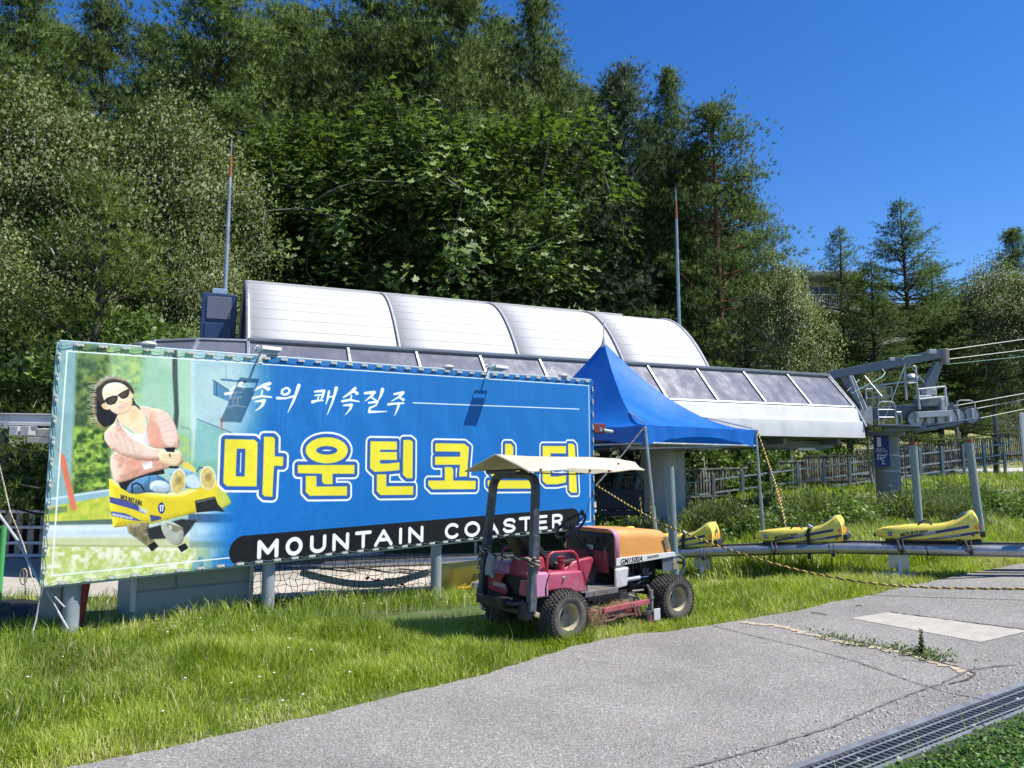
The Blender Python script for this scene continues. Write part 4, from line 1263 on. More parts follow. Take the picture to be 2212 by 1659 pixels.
# right end: closing white panel and flat top
b = MB(); b.add([sp(-0.02, W0, Z0), sp(-0.02, W1, Z1), sp(-0.02, W2, Z2), sp(-0.02, W3, Z3), sp(-0.02, -W3, Z3), sp(-0.02, -W2, Z2), sp(-0.02, -W1, Z1), sp(-0.02, -W0, Z0)], [tuple(range(8))])
b.build('end_panel', M_dark, station, origin='w', recalc=False)
b = MB(); b.beam(sp(-0.03, W0, Z0 + .02), sp(-0.03, W1, Z1), 0.06, 0.09, N2); b.beam(sp(-0.03, W1, Z1), sp(-0.03, W3, Z2), 0.06, 0.09, N2); b.build('end_rim', M_grey, station, origin='w')
b = MB(); b.beam(sp(-0.05, W0 + .01, Z0 + 0.04), sp(S_B, W0 + .01, Z0 + 0.04), 0.10, 0.07); b.build('head_rail', M_grey, station, origin='w', bevel=.01)
b = MB(); b.add([sp(0, W0, Z0 + .03), sp(S_B, W0, Z0 + .03), sp(S_B, -W0, Z0 + .03), sp(0, -W0, Z0 + .03)], [(0, 1, 2, 3)])
dome = [sp(S_B, 0, Z0 + .12)] + [rowp(len(GS) - 1 + i, W0, Z0 + .03) for i in range(9)]
b.add(dome, [(0, i, i + 1) for i in range(1, 9)])
b.build('flat_deck', M_deck, station, origin='w', recalc=False)
b = MB(); b.add([sp(0.1, W3 - .1, Z3 - .02), sp(S_B, W3 - .1, Z3 - .02), sp(S_B, -W3, Z3 - .02), sp(0.1, -W3, Z3 - .02)], [(0, 1, 2, 3)])
for s in np.arange(0.6, 15, 1.8): b.beam(sp(s, W3 - .3, Z3 - .1), sp(s, -W3, Z3 - .1), 0.1, 0.14)
b.beam(sp(0.2, 2.6, Z3 - .16), sp(15, 2.6, Z3 - .16), 0.14, 0.18); b.beam(sp(-0.8, 1.2, Z3 - .16), sp(15, 1.2, Z3 - .16), 0.14, 0.22)
b.build('underframe', M_grey, station, origin='w', recalc=False)
b = MB(); b.box(sp(5.2, 2.2, 2.28) , (2.8, 0.7, 0.36), Matrix.Rotation(math.atan2(R2.y, R2.x), 3, 'Z')); b.build('girder', M_lgrey, station, origin='w', bevel=.01)
b = MB()
for i in range(6): b.box(sp(4.2 + i * .42, 2.56, 2.26), (0.05, 0.03, 0.10), Matrix.Rotation(math.atan2(R2.y, R2.x), 3, 'Z'))
b.build('girder_bolts', M_dark, station, origin='w')
# thick column
M_col = mat('column_paint', (0.52, 0.53, 0.54), 0.5, 0, .06, 1.5, dirt=(0.3, 0.3, 0.28), dirt_amt=.5, streak=True)
for s, w in ((4.4, 0.8), (12.5, 0.4)):
    c = sp(s, w, 0)
    b = MB(); b.cyl((c.x, c.y, -0.6), (c.x, c.y, 2.4), 0.58, n=40); b.cyl((c.x, c.y, 2.18), (c.x, c.y, 2.4), 0.66, n=40)
    o = b.build('column', M_col, station, origin='w', smooth=True)
    b = MB()
    for a in (-100, -60, -20):
        q = c + Vector((math.cos(rad(a)), math.sin(rad(a)), 0)) * 0.585
        b.beam((q.x, q.y, -0.4), (q.x, q.y, 2.2), 0.015, 0.015)
    b.build('seam', M_lgrey, station, origin='w')
# lightning rods
M_rod = mat('rod_steel', (0.38, 0.42, 0.45), 0.4, 0.6, .15, 4)
M_rust = mat('rust', (0.30, 0.12, 0.06), 0.85, 0.1, .3, 20)
for p, top, lab in ((at(482, 727, 17.3), 9.6, 'left'), (at(1467, 700, 21.2), 9.9, 'right')):
    b = MB(); b.tube([(p.x, p.y, 4.1), (p.x, p.y, 7.0), (p.x, p.y, top - .95)], [0.055, 0.048, 0.036], 10)
    o = b.build('lightning_rod', M_rod, station, origin='w', smooth=True)
    b = MB(); b.cyl((p.x, p.y, top - .95), (p.x, p.y, top - .4), 0.038, 0.026, 10); q = b; q.v = [tuple(Vector(v) - station.location) for v in q.v]; e = q.build('rusty_joint', M_rust, None, smooth=True); e.parent = o
    b = MB(); b.cyl((p.x, p.y, top - .4), (p.x, p.y, top + .05), 0.018, 0.006, 8); q = b; q.v = [tuple(Vector(v) - station.location) for v in q.v]; e = q.build('tip', M_rod, None, smooth=True); e.parent = o
# dark blue equipment cabinet on the roof deck
cb = sp(15.75, 0.3, 4.2)
M_navy = mat('navy_paint', (0.018, 0.045, 0.13), 0.4, 0, .15, 3)
cab = thing('roof_cabin', 'dark blue service cabin on the station roof beside the left end of the curved roof', 'cabin', cb)
Rz = Matrix.Rotation(math.atan2(R2.y, R2.x), 3, 'Z')
b = MB(); b.box(cb + Vector((0, 0, .62)), (0.72, 0.9, 1.25), Rz); b.build('body', M_navy, cab, origin='w', bevel=.02)
b = MB(); b.box(cb + N2 * .46 + R2 * 0.0 + Vector((0, 0, .92)), (0.5, 0.03, 0.5), Rz); b.build('window', M_glass, cab, origin='w', bevel=.01)
b = MB(); b.box(cb + N2 * .46 + Vector((0, 0, .33)), (0.56, 0.03, 0.5), Rz); b.build('lower_panel', M_navy, cab, origin='w', bevel=.01)
b = MB(); b.box(cb + N2 * .4 + Vector((0, 0, 1.3)), (0.3, 0.1, 0.12), Rz); b.build('lamp_box', mat('pale_blue_box', (.3, .42, .55), .5), cab, origin='w', bevel=.01)

# ladder-like dark stair frame and black chair under the tent side
fr = thing('loading_frame', 'dark slanting steel frame standing under the station between billboard and column', 'steel frame', gp(1330, 1148))
b0_ = [at(1295, 1140, 17), at(1340, 1140, 17)]; t0_ = [at(1345, 1000, 17.6), at(1384, 1000, 17.6)]
for a, c_ in zip(b0_, t0_):
    b = MB(); b.beam(Vector((a.x, a.y, H(a.x, a.y))), c_ , 0.12, 0.16); b.build('stringer', mat('dark_green_paint', (0.03, 0.05, 0.05), .5, 0, .2, 4), fr, origin='w')
for i in range(5):
    t = (i + 1) / 6
    b = MB(); b.beam(b0_[0].lerp(t0_[0], t), b0_[1].lerp(t0_[1], t), 0.1, 0.03); b.build('rung', M_dark, fr, origin='w')
ch = thing('lift_chair', 'black padded lift chair parked under the station behind the mower bonnet', 'lift chair', at(1335, 1125, 15.5))
c = at(1342, 1090, 15.5)
b = MB(); b.box(c + Vector((0, 0, .1)), (0.9, 0.08, 0.42), Matrix.Rotation(rad(-12), 3, 'X')); b.build('backrest', M_black, ch, origin='w', bevel=.03)
b = MB(); b.box(c + Vector((0, -0.25, -.15)), (0.9, 0.5, 0.07)); b.build('seat', M_black, ch, origin='w', bevel=.03)
b = MB()
for sx in (-.47, .47): b.tube([c + Vector((sx, -.5, -.15)), c + Vector((sx, 0.02, -.15)), c + Vector((sx, .05, .5)), c + Vector((sx * .2, .05, 1.0))], 0.022, 8)
b.tube([c + Vector((0, .05, 1.0)), c + Vector((0, .05, 1.6))], .025, 8)
b.build('frame', M_dark, ch, origin='w', smooth=True)

# grey lift beams at the far left, seen past the billboard
lb = thing('lift_beam', 'grey steel lift beam with brackets left of the billboard', 'steel beam', at(-40, 1000, 14))
b = MB(); a, c_ = at(-90, 905, 13.5), at(190, 908, 14.3); b.beam(a, c_, 0.22, 0.16); b.beam(a + Vector((0, 0, .1)), c_ + Vector((0, 0, .1)), 0.3, 0.02); b.beam(a - Vector((0, 0, .1)), c_ - Vector((0, 0, .1)), 0.3, 0.02)
b.build('beam', M_lgrey, lb, origin='w')
for u in (38, 62):
    b = MB(); p = at(u, 931, 13.8); b.box(p, (0.16, 0.25, 0.17)); b.build('bracket', M_lgrey, lb, origin='w', bevel=.01)
b = MB(); p = at(92, 935, 14.4); b.box(p, (0.55, .3, .16)); b.box(p - Vector((0, 0, .14)), (0.42, .3, .12)); b.build('hanger_box', M_lgrey, lb, origin='w', bevel=.02)
b = MB(); b.cyl(at(5, 918, 13.4), at(14, 918, 13.4), .07, n=12); b.cyl(at(70, 925, 13.6), at(78, 925, 13.6), .05, n=12); b.build('bolt', M_galv, lb, origin='w', smooth=True)
b = MB(); p = at(-60, 1000, 13.6); b.cyl((p.x, p.y, -.4), (p.x, p.y, 2.5), .16, n=16); b.build('post', M_lgrey, lb, origin='w', smooth=True)

# ------------------------------------------------------------------ line tower "1" with sheaves
TX = at(1917, 1000, 21.5); TB = Vector((TX.x, TX.y, H(TX.x, TX.y)))
tw = thing('lift_tower', 'grey round lift tower with gantry, sheave wheels and blue sign number 1', 'lift tower', TB)
b = MB(); b.tube([TB - Vector((0, 0, .5)), (TB.x, TB.y, 1.9), (TB.x, TB.y, 2.62)], [0.335, 0.33, 0.33], 36); b.cyl((TB.x, TB.y, 2.56), (TB.x, TB.y, 2.66), 0.5, n=36)
b.build('column', mat('tower_paint', (0.22, 0.245, 0.25), .5, 0, .08, 2, dirt=(.15, .14, .12), dirt_amt=.5, streak=True), tw, origin='w', smooth=True)
for z in (0.95, 1.55, 2.0):
    b = MB(); b.lathe([(0.335, -.015), (0.345, -.015), (0.345, .015), (0.335, .015)], (TB.x, TB.y, z), 'z', 36, True); b.build('strap', M_galv, tw, origin='w')
b = MB()
lx = TX.x + .46
for dx in (0, .28): b.cyl((lx + dx * .35, TX.y - .1 - dx, H(TX.x, TX.y)), (lx + dx * .35, TX.y - .1 - dx, 2.6), .018, n=6)
for z in np.arange(H(TX.x, TX.y) + .3, 2.6, .3): b.cyl((lx, TX.y - .1, z), (lx + .1, TX.y - .38, z), .011, n=5)
b.build('ladder', M_grey, tw, origin='w')
# sign plate: flat, facing left of the camera
sd = Vector((0.80, -0.60, 0)).normalized(); snm = Vector((-0.60, -0.80, 0)).normalized()
sc_ = Vector((TX.x, TX.y, 0)) + snm * 0.42 - sd * 0.06
M_sb = mat('sign_blue', (0.02, 0.05, 0.25), .4, 0, .08, 3)
M_sw = mat('sign_white', (.8, .8, .8), .5, 0, .03, 3)
z1, z0 = at(1900, 939, 21.2).z, at(1900, 1008, 21.2).z
b = MB(); b.box(Vector((sc_.x, sc_.y, (z0 + z1) / 2)), (0.40, 0.02, z1 - z0), Matrix((sd, -snm, Vector((0, 0, 1)))).transposed())
sg = b.build('number_sign', M_sb, tw, origin='w')
def on_sign(o):
    if o: o.parent = sg
def sgp(a, z, d=.014): p = sc_ + sd * a + snm * d - tw.location; return Vector((p.x, p.y, z - tw.location.z))
hh = z1 - z0
on_sign(text_mesh('1', M_sw, sgp(-.10, z1 - hh * .38), sd, (0, 0, 1), 0.40, None, 'numeral', .0, width=.10))
on_sign(text_mesh('발왕산', M_sw, sgp(-.13, z1 - hh * .49), sd, (0, 0, 1), 0.07, None, 'lettering', .01, width=.22))
on_sign(text_mesh('서비스센터', M_sw, sgp(-.16, z1 - hh * .555), sd, (0, 0, 1), 0.07, None, 'lettering', .01, width=.31))
# skier pictogram strokes
b = MB()
for L_ in ([(-.10, .62), (.06, .66), (.15, .60)], [(-.02, .68), (-.06, .76), (.04, .80), (.0, .90)], [(-.06, .76), (.10, .70)], [(.0, .90), (.08, .92)], [(-.10, .70), (-.11, .78)]):
    b.tube([sgp(x, z1 - hh * t, .016) for x, t in L_], .017, 4)
b.lathe([(0, 0), (.03, 0), (.03, .004), (0, .004)], sgp(-.085, z1 - hh * .655, .02), 'y', 10)
o = b.build('pictogram', M_sw, None); on_sign(o)

# lower cross beam (towards the station) and gantry above
def tb(n, a, c_, w, h, m_=None): 
    b = MB(); b.beam(a, c_, w, h); return b.build(n, m_ or M_grey, tw, origin='w', bevel=.008)
YT = 21.5
pL, pR = at(1852, 893, 21.8), at(2052, 872, 20.9)
tb('cross_beam', at(1848, 896, 21.9), at(2060, 884, 20.9), .35, .34)
tb('cross_beam', pL + Vector((0, 1.6, 0)), pR + Vector((0, 1.6, 0)), .3, .3)
b = MB(); pts = [(1852, 893), (1848, 889), (1928, 878), (1928, 909), (1899, 915), (1855, 903)]
b.prism([(u, v) for u, v in ((1850, 889), (1884, 876), (1886, 920), (1862, 908))], lambda u, v: at(u, v, 20.9), lambda u, v: at(u, v, 21.0)); b.build('end_plate', M_lgrey, tw, origin='w')
# uprights of the gantry
def taper(n, a, c_, w0, w1, d):
    b = MB(); a, c_ = Vector(a), Vector(c_)
    ax = Vector((1, 0, 0)); ay = Vector((0, 1, 0))
    b.rings([[a + ax*sx*w0/2 + ay*sy*d/2 for sx, sy in ((-1,-1),(1,-1),(1,1),(-1,1))], [c_ + ax*sx*w1/2 + ay*sy*d/2 for sx, sy in ((-1,-1),(1,-1),(1,1),(-1,1))]])
    return b.build(n, M_grey, tw, origin='w', bevel=.01)
taper('upright', at(1989, 872, 20.9), at(2026, 782, 20.9), .36, .22, .24)
taper('upright', at(1868, 888, 21.9), at(1812, 808, 21.9), .28, .24, .3)
a, c_ = at(1790, 812, 21.9), at(2040, 763, 20.8)
tb('top_beam', a, c_, .22, .24)
tb('top_beam', a + Vector((-.4, 2.0, 0)), c_ + Vector((-.4, 2.0, 0)), .18, .2)
b = MB(); p = at(2040, 770, 20.75); b.box(p, (.12, .3, .42)); b.build('rusty_end_plate', mat('rusty_grey', (.4, .33, .3), .7, 0, .2, 8, dirt=(.3, .1, .05), dirt_amt=.8, dscale=8), tw, origin='w', bevel=.02)
b = MB(); b.box(at(2012, 760, 20.7), (.2, .15, .12)); b.box(at(1926, 776, 21.2), (.14, .1, .1)); b.build('junction_box', M_lgrey, tw, origin='w', bevel=.01)
tb('tie_rail', at(1855, 838, 21.6), at(1990, 820, 21.0), .05, .05, M_galv)
for p0, p1 in (((1956, 785), (1906, 918)), ((1962, 785), (2032, 868)), ((1856, 820), (1830, 845)), ((1868, 812), (1905, 856))):
    b = MB(); b.cyl(at(*p0, 21.0), at(*p1, 20.6), .013, n=8); b.build('stay_rod', M_galv, tw, origin='w', smooth=True)
for dx in (0, 9):
    b = MB(); b.beam(at(1835 + dx * .6, 812, 20.8), at(1862 + dx, 884, 20.6), .06, .06); b.build('ladder_rail', M_lgrey, tw, origin='w')
# work platform rails
def railing(pts, hgt, name='railing', r=.02):
    b = MB()
    P = [Vector(p) for p in pts]
    for f in (1.0, .5): b.tube([p + Vector((0, 0, hgt * f)) for p in P], r, 6)
    for p in P: b.cyl(p, p + Vector((0, 0, hgt)), r, n=6)
    return b.build(name, M_lgrey, tw, origin='w', smooth=True)
railing([at(1872 + i * 14, 880 - i * 1.5, 21.3) for i in range(5)], .52, r=.022)
railing([at(1958, 864, 21.2), at(1982, 862, 21.2)], .95, r=.03)
def hoop(u0, u1, vb, vt, Y, r=.022, mid=True):
    b = MB(); zb = at(u0, vb, Y); zt = at(u0, vt, Y).z; z1_ = at(u1, vb, Y)
    c = .12
    d = (z1_ - zb).normalized()
    b.tube([zb, (zb.x, zb.y, zt - c), Vector((zb.x, zb.y, zt - c*.3)) + d * c*.3, Vector((zb.x, zb.y, zt)) + d * c, Vector((z1_.x, z1_.y, zt)) - d * c, Vector((z1_.x, z1_.y, zt - c*.3)) - d * c*.3, (z1_.x, z1_.y, zt - c), z1_], r, 8)
    if mid:
        for f in (.33, .66): b.cyl(zb.lerp(Vector((zb.x, zb.y, zt)), f), z1_.lerp(Vector((z1_.x, z1_.y, zt)), f), r * .8, n=6)
    return b.build('guard_hoop', M_galv, tw, origin='w', smooth=True)
hoop(1898, 1936, 918, 868, 20.4); hoop(1938, 1948, 915, 890, 20.4, mid=False); hoop(2068, 2108, 905, 865, 20.6, mid=False); hoop(2028, 2046, 890, 872, 20.8, mid=False)
tb('platform', at(1890, 919, 20.6), at(1984, 922, 20.4), .5, .05)
tb('platform_beam', at(1908, 928, 20.6), at(2000, 925, 20.4), .1, .12); tb('platform_beam', at(1975, 932, 20.5), at(2070, 914, 20.4), .1, .1)
tb('walkway', at(1975, 922, 20.6), at(2108, 905, 20.4), .35, .04)
# sheave assembly
b = MB(); b.box(at(2013, 868, 20.6), (.75, .35, .28)); b.build('sheave_block', M_grey, tw, origin='w', bevel=.03)
b = MB(); b.box(at(2006, 848, 20.6), (.3, .3, .2)); b.box(at(2035, 880, 20.5), (.16, .2, .5)); b.box(at(1993, 858, 20.5), (.4, .22, .08)); b.build('sheave_bracket', M_lgrey, tw, origin='w', bevel=.02)
railing([at(1986, 884, 20.3), at(2044, 878, 20.3)], .55, r=.03)
tb('sheave_bar', at(1982, 896, 20.25), at(2058, 892, 20.25), .05, .16, M_lgrey)
wh0 = None
M_tyre = mat('sheave_rubber', (.05, .048, .046), .6, 0, .3, 8, dirt=(.2, .17, .14), dirt_amt=.5)
for i, (u, v, Y) in enumerate(((1977, 905, 20.5), (2001, 906, 20.55), (2023, 905, 20.6), (2048, 902, 20.65), (2066, 900, 20.9), (2097, 897, 20.9), (2088, 898, 21.3))):
    p = at(u, v, Y)
    if wh0 is None:
        b = MB(); b.lathe([(.21, -.05), (.245, -.055), (.255, -.03), (.235, 0), (.255, .03), (.245, .055), (.21, .05)], (0, 0, 0), 'y', 28, True)
        wh0 = b.build('sheave_wheel', M_tyre, tw, smooth=True); o = wh0
        b = MB(); b.lathe([(0, -.03), (.05, -.045), (.07, -.02), (.18, -.015), (.21, -.04), (.21, .04), (.05, .03), (0, .03)], (0, 0, 0), 'y', 28); rim0 = b.build('rim', M_lgrey, None, smooth=True); rim0.parent = o
    else:
        o = inst(wh0, 'sheave_wheel', (0, 0, 0), parent=tw); r_ = inst(rim0, 'rim', (0, 0, 0), parent=o)
    o.location = p - tw.location; o.rotation_euler = (0, 0, rad(-6))
    b = MB(); b.box(p + Vector((.02, -.075, .04)), (.08, .02, .3)); b.build('fork', M_lgrey, tw, origin='w', bevel=.01)
# ropes and cables leaving to the right
M_cable = mat('steel_rope', (.30, .31, .30), .45, .5, .2, 30)
M_green = mat('green_cable', (.1, .32, .26), .5, 0, .2, 20)
def cable(p0, p1, Y0, Y1, r, label, sag=.0, m_=M_cable, far=60):
    a, c_ = at(*p0, Y0), at(*p1, Y1)
    d = (c_ - a)
    pts = [a + d * t - Vector((0, 0, sag * math.sin(math.pi * min(t, 1)))) for t in np.linspace(0, 2.6, 27)]
    b = MB(); b.tube(pts, r, 6)
    o = b.build('cable', m_, None, smooth=True, origin=tuple(a)); return tag(o, label, 'cable', 'cables running right from the lift tower')
cable((2040, 757), (2212, 733), 20.8, 21.0, .012, 'topmost pale cable leaving the lift tower gantry to the right')
cable((2048, 776), (2212, 756), 20.8, 21.0, .012, 'pale cable just under the topmost one at the gantry end')
cable((2045, 787), (2212, 770), 20.8, 21.0, .009, 'thin greenish cable lowest of the three at the gantry end', m_=M_green)
cable((2045, 880), (2212, 850), 21.2, 21.4, .015, 'steel rope passing above the guard hoop of the sheave wheels')
cable((2060, 892), (2212, 863), 21.0, 21.2, .015, 'steel rope crossing in front of the birch trunk above the last sheave')
cable((2105, 906), (2212, 884), 20.9, 21.1, .015, 'lowest steel rope running off the last sheave wheel')
b = MB(); b.tube([at(1840, 850, 20.5), at(1880, 828, 20.6), at(1905, 815, 20.7), at(1912, 805, 20.8), at(1906, 798, 20.9)], .014, 6)
b.tube([at(1948, 779, 21.0), at(1955, 771, 21.0), at(1968, 769, 21.0), at(1990, 768, 20.9)], .016, 6); b.build('loose_cable', M_green, tw, origin='w', smooth=True)
lampc = at(1975, 800, 20.9)
b = MB(); b.lathe([(.0, .12), (.1, .1), (.2, .0), (.21, -.04), (.1, -.04), (0, -.04)], at(1968, 815, 22), 'z', 20); b.build('lamp_shade', M_galv, tw, origin='w', smooth=True)
# ------------------------------------------------------------------ slatted fence on the bank
fence = thing('slat_fence', 'weathered slat fence with blue grey front rails climbing the bank beyond the coaster track', 'fence', (F0.x, F0.y, 0.4))
M_slat = mat('weathered_slat', (0.06, 0.056, 0.05), .8, 0, .35, 3, dirt=(.32, .30, .27), dirt_amt=.5, dscale=4)
M_frail = mat('blue_grey_rail', (0.22, 0.27, 0.30), .5, .2, .15, 3)
def fz(s):
    return 0.41 + 0.0938 * s
def per_object(m, lo, hi):
    nt = m.node_tree; bs = nt.nodes['Principled BSDF']
    src = bs.inputs['Base Color'].links[0].from_socket
    oi = nt.nodes.new('ShaderNodeObjectInfo'); mr = nt.nodes.new('ShaderNodeMapRange'); mr.inputs[3].default_value = lo; mr.inputs[4].default_value = hi
    nt.links.new(oi.outputs['Random'], mr.inputs[0]); hv = nt.nodes.new('ShaderNodeHueSaturation')
    nt.links.new(mr.outputs[0], hv.inputs['Value']); nt.links.new(src, hv.inputs['Color']); nt.links.new(hv.outputs[0], bs.inputs['Base Color'])
per_object(M_slat, .4, 3.0)
slat0 = None; s = -7.6; k = 0; FLEN = 27.0
NS = 0
while s < FLEN:
    step = math.floor((s + 8) / 2.6)
    zb = fz(-8 + step * 2.6 + 1.3) * .75 + fz(s) * .25
    p = F0 + FD * s
    if slat0 is None:
        b = MB(); b.box((0, 0, 0.55), (0.062, 0.02, 1.1)); slat0 = b.build('slat', M_slat, fence); o = slat0
    else: o = inst(slat0, 'slat', (0, 0, 0), parent=fence)
    o.location = Vector((p.x, p.y, zb)) - fence.location
    o.rotation_euler = (0, rad(random.uniform(-1.2, 1.2)), math.atan2(FD.y, FD.x))
    s += 0.118
for i in range(14):
    s0 = -8 + i * 2.6; zb = fz(s0 + 1.3)
    a, c_ = F0 + FD * s0, F0 + FD * (s0 + 2.6)
    for z in (1.1, .18):
        b = MB(); b.beam(Vector((a.x, a.y, fz(s0) * .25 + zb * .75 + z)), Vector((c_.x, c_.y, fz(s0 + 2.6) * .25 + zb * .75 + z)), .07, .05); b.build('rail', M_slat, fence, origin='w')
    b = MB(); b.beam((a.x, a.y + .05, fz(s0) - .6), (a.x, a.y + .05, fz(s0) + 1.15), .1, .1, (0, 1, 0)); b.build('post', M_slat, fence, origin='w')
front = thing('rail_fence', 'blue grey steel post and rail fence standing just in front of the slat fence', 'fence', (F0.x, F0.y - .5, 0.4))
for z in (.98, .55, .22):
    b = MB(); a, c_ = F0 - FN * .45 - FD * 8, F0 - FN * .45 + FD * 27
    b.beam((a.x, a.y, fz(-8) + z - .2), (c_.x, c_.y, fz(27) + z - .2), .05, .05); b.build('rail', M_frail, front, origin='w')
pf0 = None
for i in range(29):
    s = -8 + i * 1.22; p = F0 - FN * .5 + FD * s
    if pf0 is None:
        b = MB(); b.box((0, 0, 0.35), (0.1, 0.08, 1.5)); pf0 = b.build('post', M_frail, front, bevel=.01); o = pf0
    else: o = inst(pf0, 'post', (0, 0, 0), parent=front)
    o.location = Vector((p.x, p.y, fz(s) - .12)) - front.location

# left fence and yard furniture behind the billboard's left edge
lf = thing('low_fence', 'pale slatted fence with grey pipe post at the left edge beyond the yard', 'fence', (-12, 16.6, -.35))
sl0 = None
M_slat2 = mat('pale_weathered_slat', (0.30, 0.28, 0.25), .8, 0, .4, 2, dirt=(.1, .09, .08), dirt_amt=.6, dscale=2)
for i in range(36):
    x = -15.8 + i * .27
    if sl0 is None: b = MB(); b.box((0, 0, .5), (.14, .03, 1.02)); sl0 = b.build('slat', M_slat2, lf); o = sl0
    else: o = inst(sl0, 'slat', (0, 0, 0), parent=lf)
    o.location = Vector((x, 16.7, -.33)) - lf.location
for z in (.68, .34, .0, -.27):
    b = MB(); b.beam((-16, 16.62, z), (-6.5, 16.62, z), .05, .06); b.build('rail', M_lgrey, lf, origin='w')
for x in (-15.2, -12.4, -9.75, -7.2):
    p = (x, 16.4); b = MB(); b.cyl((x, 16.5, -.5), (x, 16.5, .62), .085, n=16); b.build('post', M_lgrey, lf, origin='w', smooth=True)
tp = thing('dark_tarp', 'black tarpaulin wall hung behind the pale fence at the left edge', 'tarp', (-11, 17.6, -.3))
vs, fs = [], []
for i in range(40):
    x = -17 + i * .3; zt = 1.38 + .05 * math.sin(i * .5)
    vs += [(x, 17.8 + .08 * math.sin(i * 1.1), -.4), (x, 17.8 + .12 * math.sin(i * 1.1 + .4), zt)]
for i in range(39): fs.append((2*i, 2*i+2, 2*i+3, 2*i+1))
b = MB(); b.add(vs, fs); b.build('tarp_sheet', mat('black_tarp', (.012, .012, .014), .7, 0, .3, 4, bump=.4, bscale=8), tp, origin='w', smooth='all')
b = MB(); b.tube([(-17 + i * .3, 17.75, 1.39 + .05 * math.sin(i * .5)) for i in range(40)], .03, 6); b.build('top_cord', M_grey, tp, origin='w')

pg = at(9, 1135, 8.2)
b = MB(); b.tube([(pg.x, pg.y, H(pg.x, pg.y) - .05), (pg.x, pg.y, pg.z)], .028, 14)
o = b.build('green_pole', mat('bright_green_plastic', (.09, .42, .12), .4, 0, .1, 5), None, smooth=True, origin=(pg.x, pg.y, 0)); tag(o, 'bright green plastic pole at the far left edge of the photo', 'pole')
def rope(pts, r, label, cat, name, mats=None, group=None, seg=0.03, parent=None, sub=8):
    """two strand twisted rope"""
    P = [Vector(p) for p in pts]
    Q = []
    for i in range(len(P) - 1):
        n = max(1, int((P[i+1] - P[i]).length / seg))
        for k in range(n): Q.append(P[i].lerp(P[i+1], k / n))
    Q.append(P[-1])
    a, c_ = MB(), MB()
    for mb, ph in ((a, 0), (c_, math.pi)):
        S_ = []
        for i, q in enumerate(Q):
            d = (Q[min(i+1, len(Q)-1)] - Q[max(0, i-1)]).normalized()
            x = d.cross(Vector((0, 0, 1))); x = x.normalized() if x.length > .01 else Vector((1, 0, 0)); y = d.cross(x)
            t = i * seg / (r * 7.0) * 2 * math.pi + ph
            S_.append(q + (x * math.cos(t) + y * math.sin(t)) * r * .5)
        mb.tube(S_, r * .62, 5)
    org = tuple(P[0])
    m1, m2 = mats
    if parent is None:
        o = a.build(name, m1, None, smooth=True, origin=org); tag(o, label, cat, group)
        e = c_; e.v = [tuple(Vector(v) - P[0]) for v in e.v]; w2 = e.build('strand', m2, None, smooth=True); w2.parent = o
    else:
        o = a.build(name, m1, parent, smooth=True, origin='w'); c_.build(name, m2, parent, smooth=True, origin='w')
    return o
M_ry = mat('rope_yellow', (.62, .44, .08), .8, 0, .2, 30); M_rb = mat('rope_black', (.03, .028, .025), .8, 0, .2, 30); M_rw = mat('rope_white', (.6, .57, .5), .85, 0, .2, 30); M_rtan = mat('rope_tan', (.45, .36, .24), .85, 0, .3, 30)
M_wire = mat('grey_cable_sheath', (.4, .41, .42), .5, 0, .15, 20)
rope([at(-6, 985, 8.6), at(22, 1105, 8.6), at(52, 1180, 8.6), at(68, 1245, 8.5), at(86, 1290, 8.4)], .009, 'thin tan guy rope slanting down beside the green pole', 'rope', 'guy_rope', (M_rtan, M_rw))
kn = at(62, 1222, 8.5)
rope([kn + Vector((.04 * math.sin(a) - .05, 0, .09 * math.cos(a) - .12)) for a in np.linspace(0, 6.1, 14)] + [kn + Vector((-.02, 0, -.25)), kn + Vector((.01, 0, -.42))], .008, 'looped knot end of tan rope beside the billboard lower left corner', 'rope', 'rope_loop', (M_rtan, M_rtan))
b = MB(); b.tube([at(-4, 1108, 8.2), at(40, 1170, 8.0), at(66, 1222, 7.7), at(92, 1268, 7.4)], .014, 8); o = b.build('support_cable', M_wire, None, smooth=True, origin=tuple(at(92, 1268, 7.4))); tag(o, 'grey stay cable running from left edge to billboard lower corner', 'cable')
b = MB(); b.tube([bpnt(.004, .99, .0), at(84, 1300, 7.4), at(78, 1340, 7.4), at(68, 1375, 7.3)], .008, 6); b.tube([at(94, 1266, 7.42), at(125, 1320, 7.5), at(148, 1360, 7.4)], .01, 6); b.tube([at(108, 1278, 7.5), at(140, 1312, 7.4)], .008, 6)
o = b.build('loose_wires', M_wire, None, smooth=True, origin=tuple(bpnt(.004, .99, 0))); tag(o, 'grey wires dangling from the billboard lower left corner', 'wire')
p = gp(120, 1370); b = MB(); b.tube([(p.x - .0, p.y + .35, p.z - .1), (p.x + .05, p.y + .4, p.z + .55)], [.055, .05], 14)
o = b.build('red_post', mat('dull_red_paint', (.28, .02, .02), .5, 0, .2, 5), None, smooth=True, origin=tuple(p)); tag(o, 'dull red post standing behind the leftmost billboard post', 'post')
p = gp(12, 1345); b = MB(); b.lathe([(0, .2), (.15, .19), (.3, .15), (.38, .08), (.4, 0), (.38, -.05)], (p.x - .1, p.y + .2, p.z), 'z', 28)
o = b.build('black_tub', mat('black_plastic', (.015, .015, .017), .5, 0, .3, 5), None, smooth=True, origin=tuple(p)); tag(o, 'black upturned rubber tub in the grass at the left edge', 'tub')
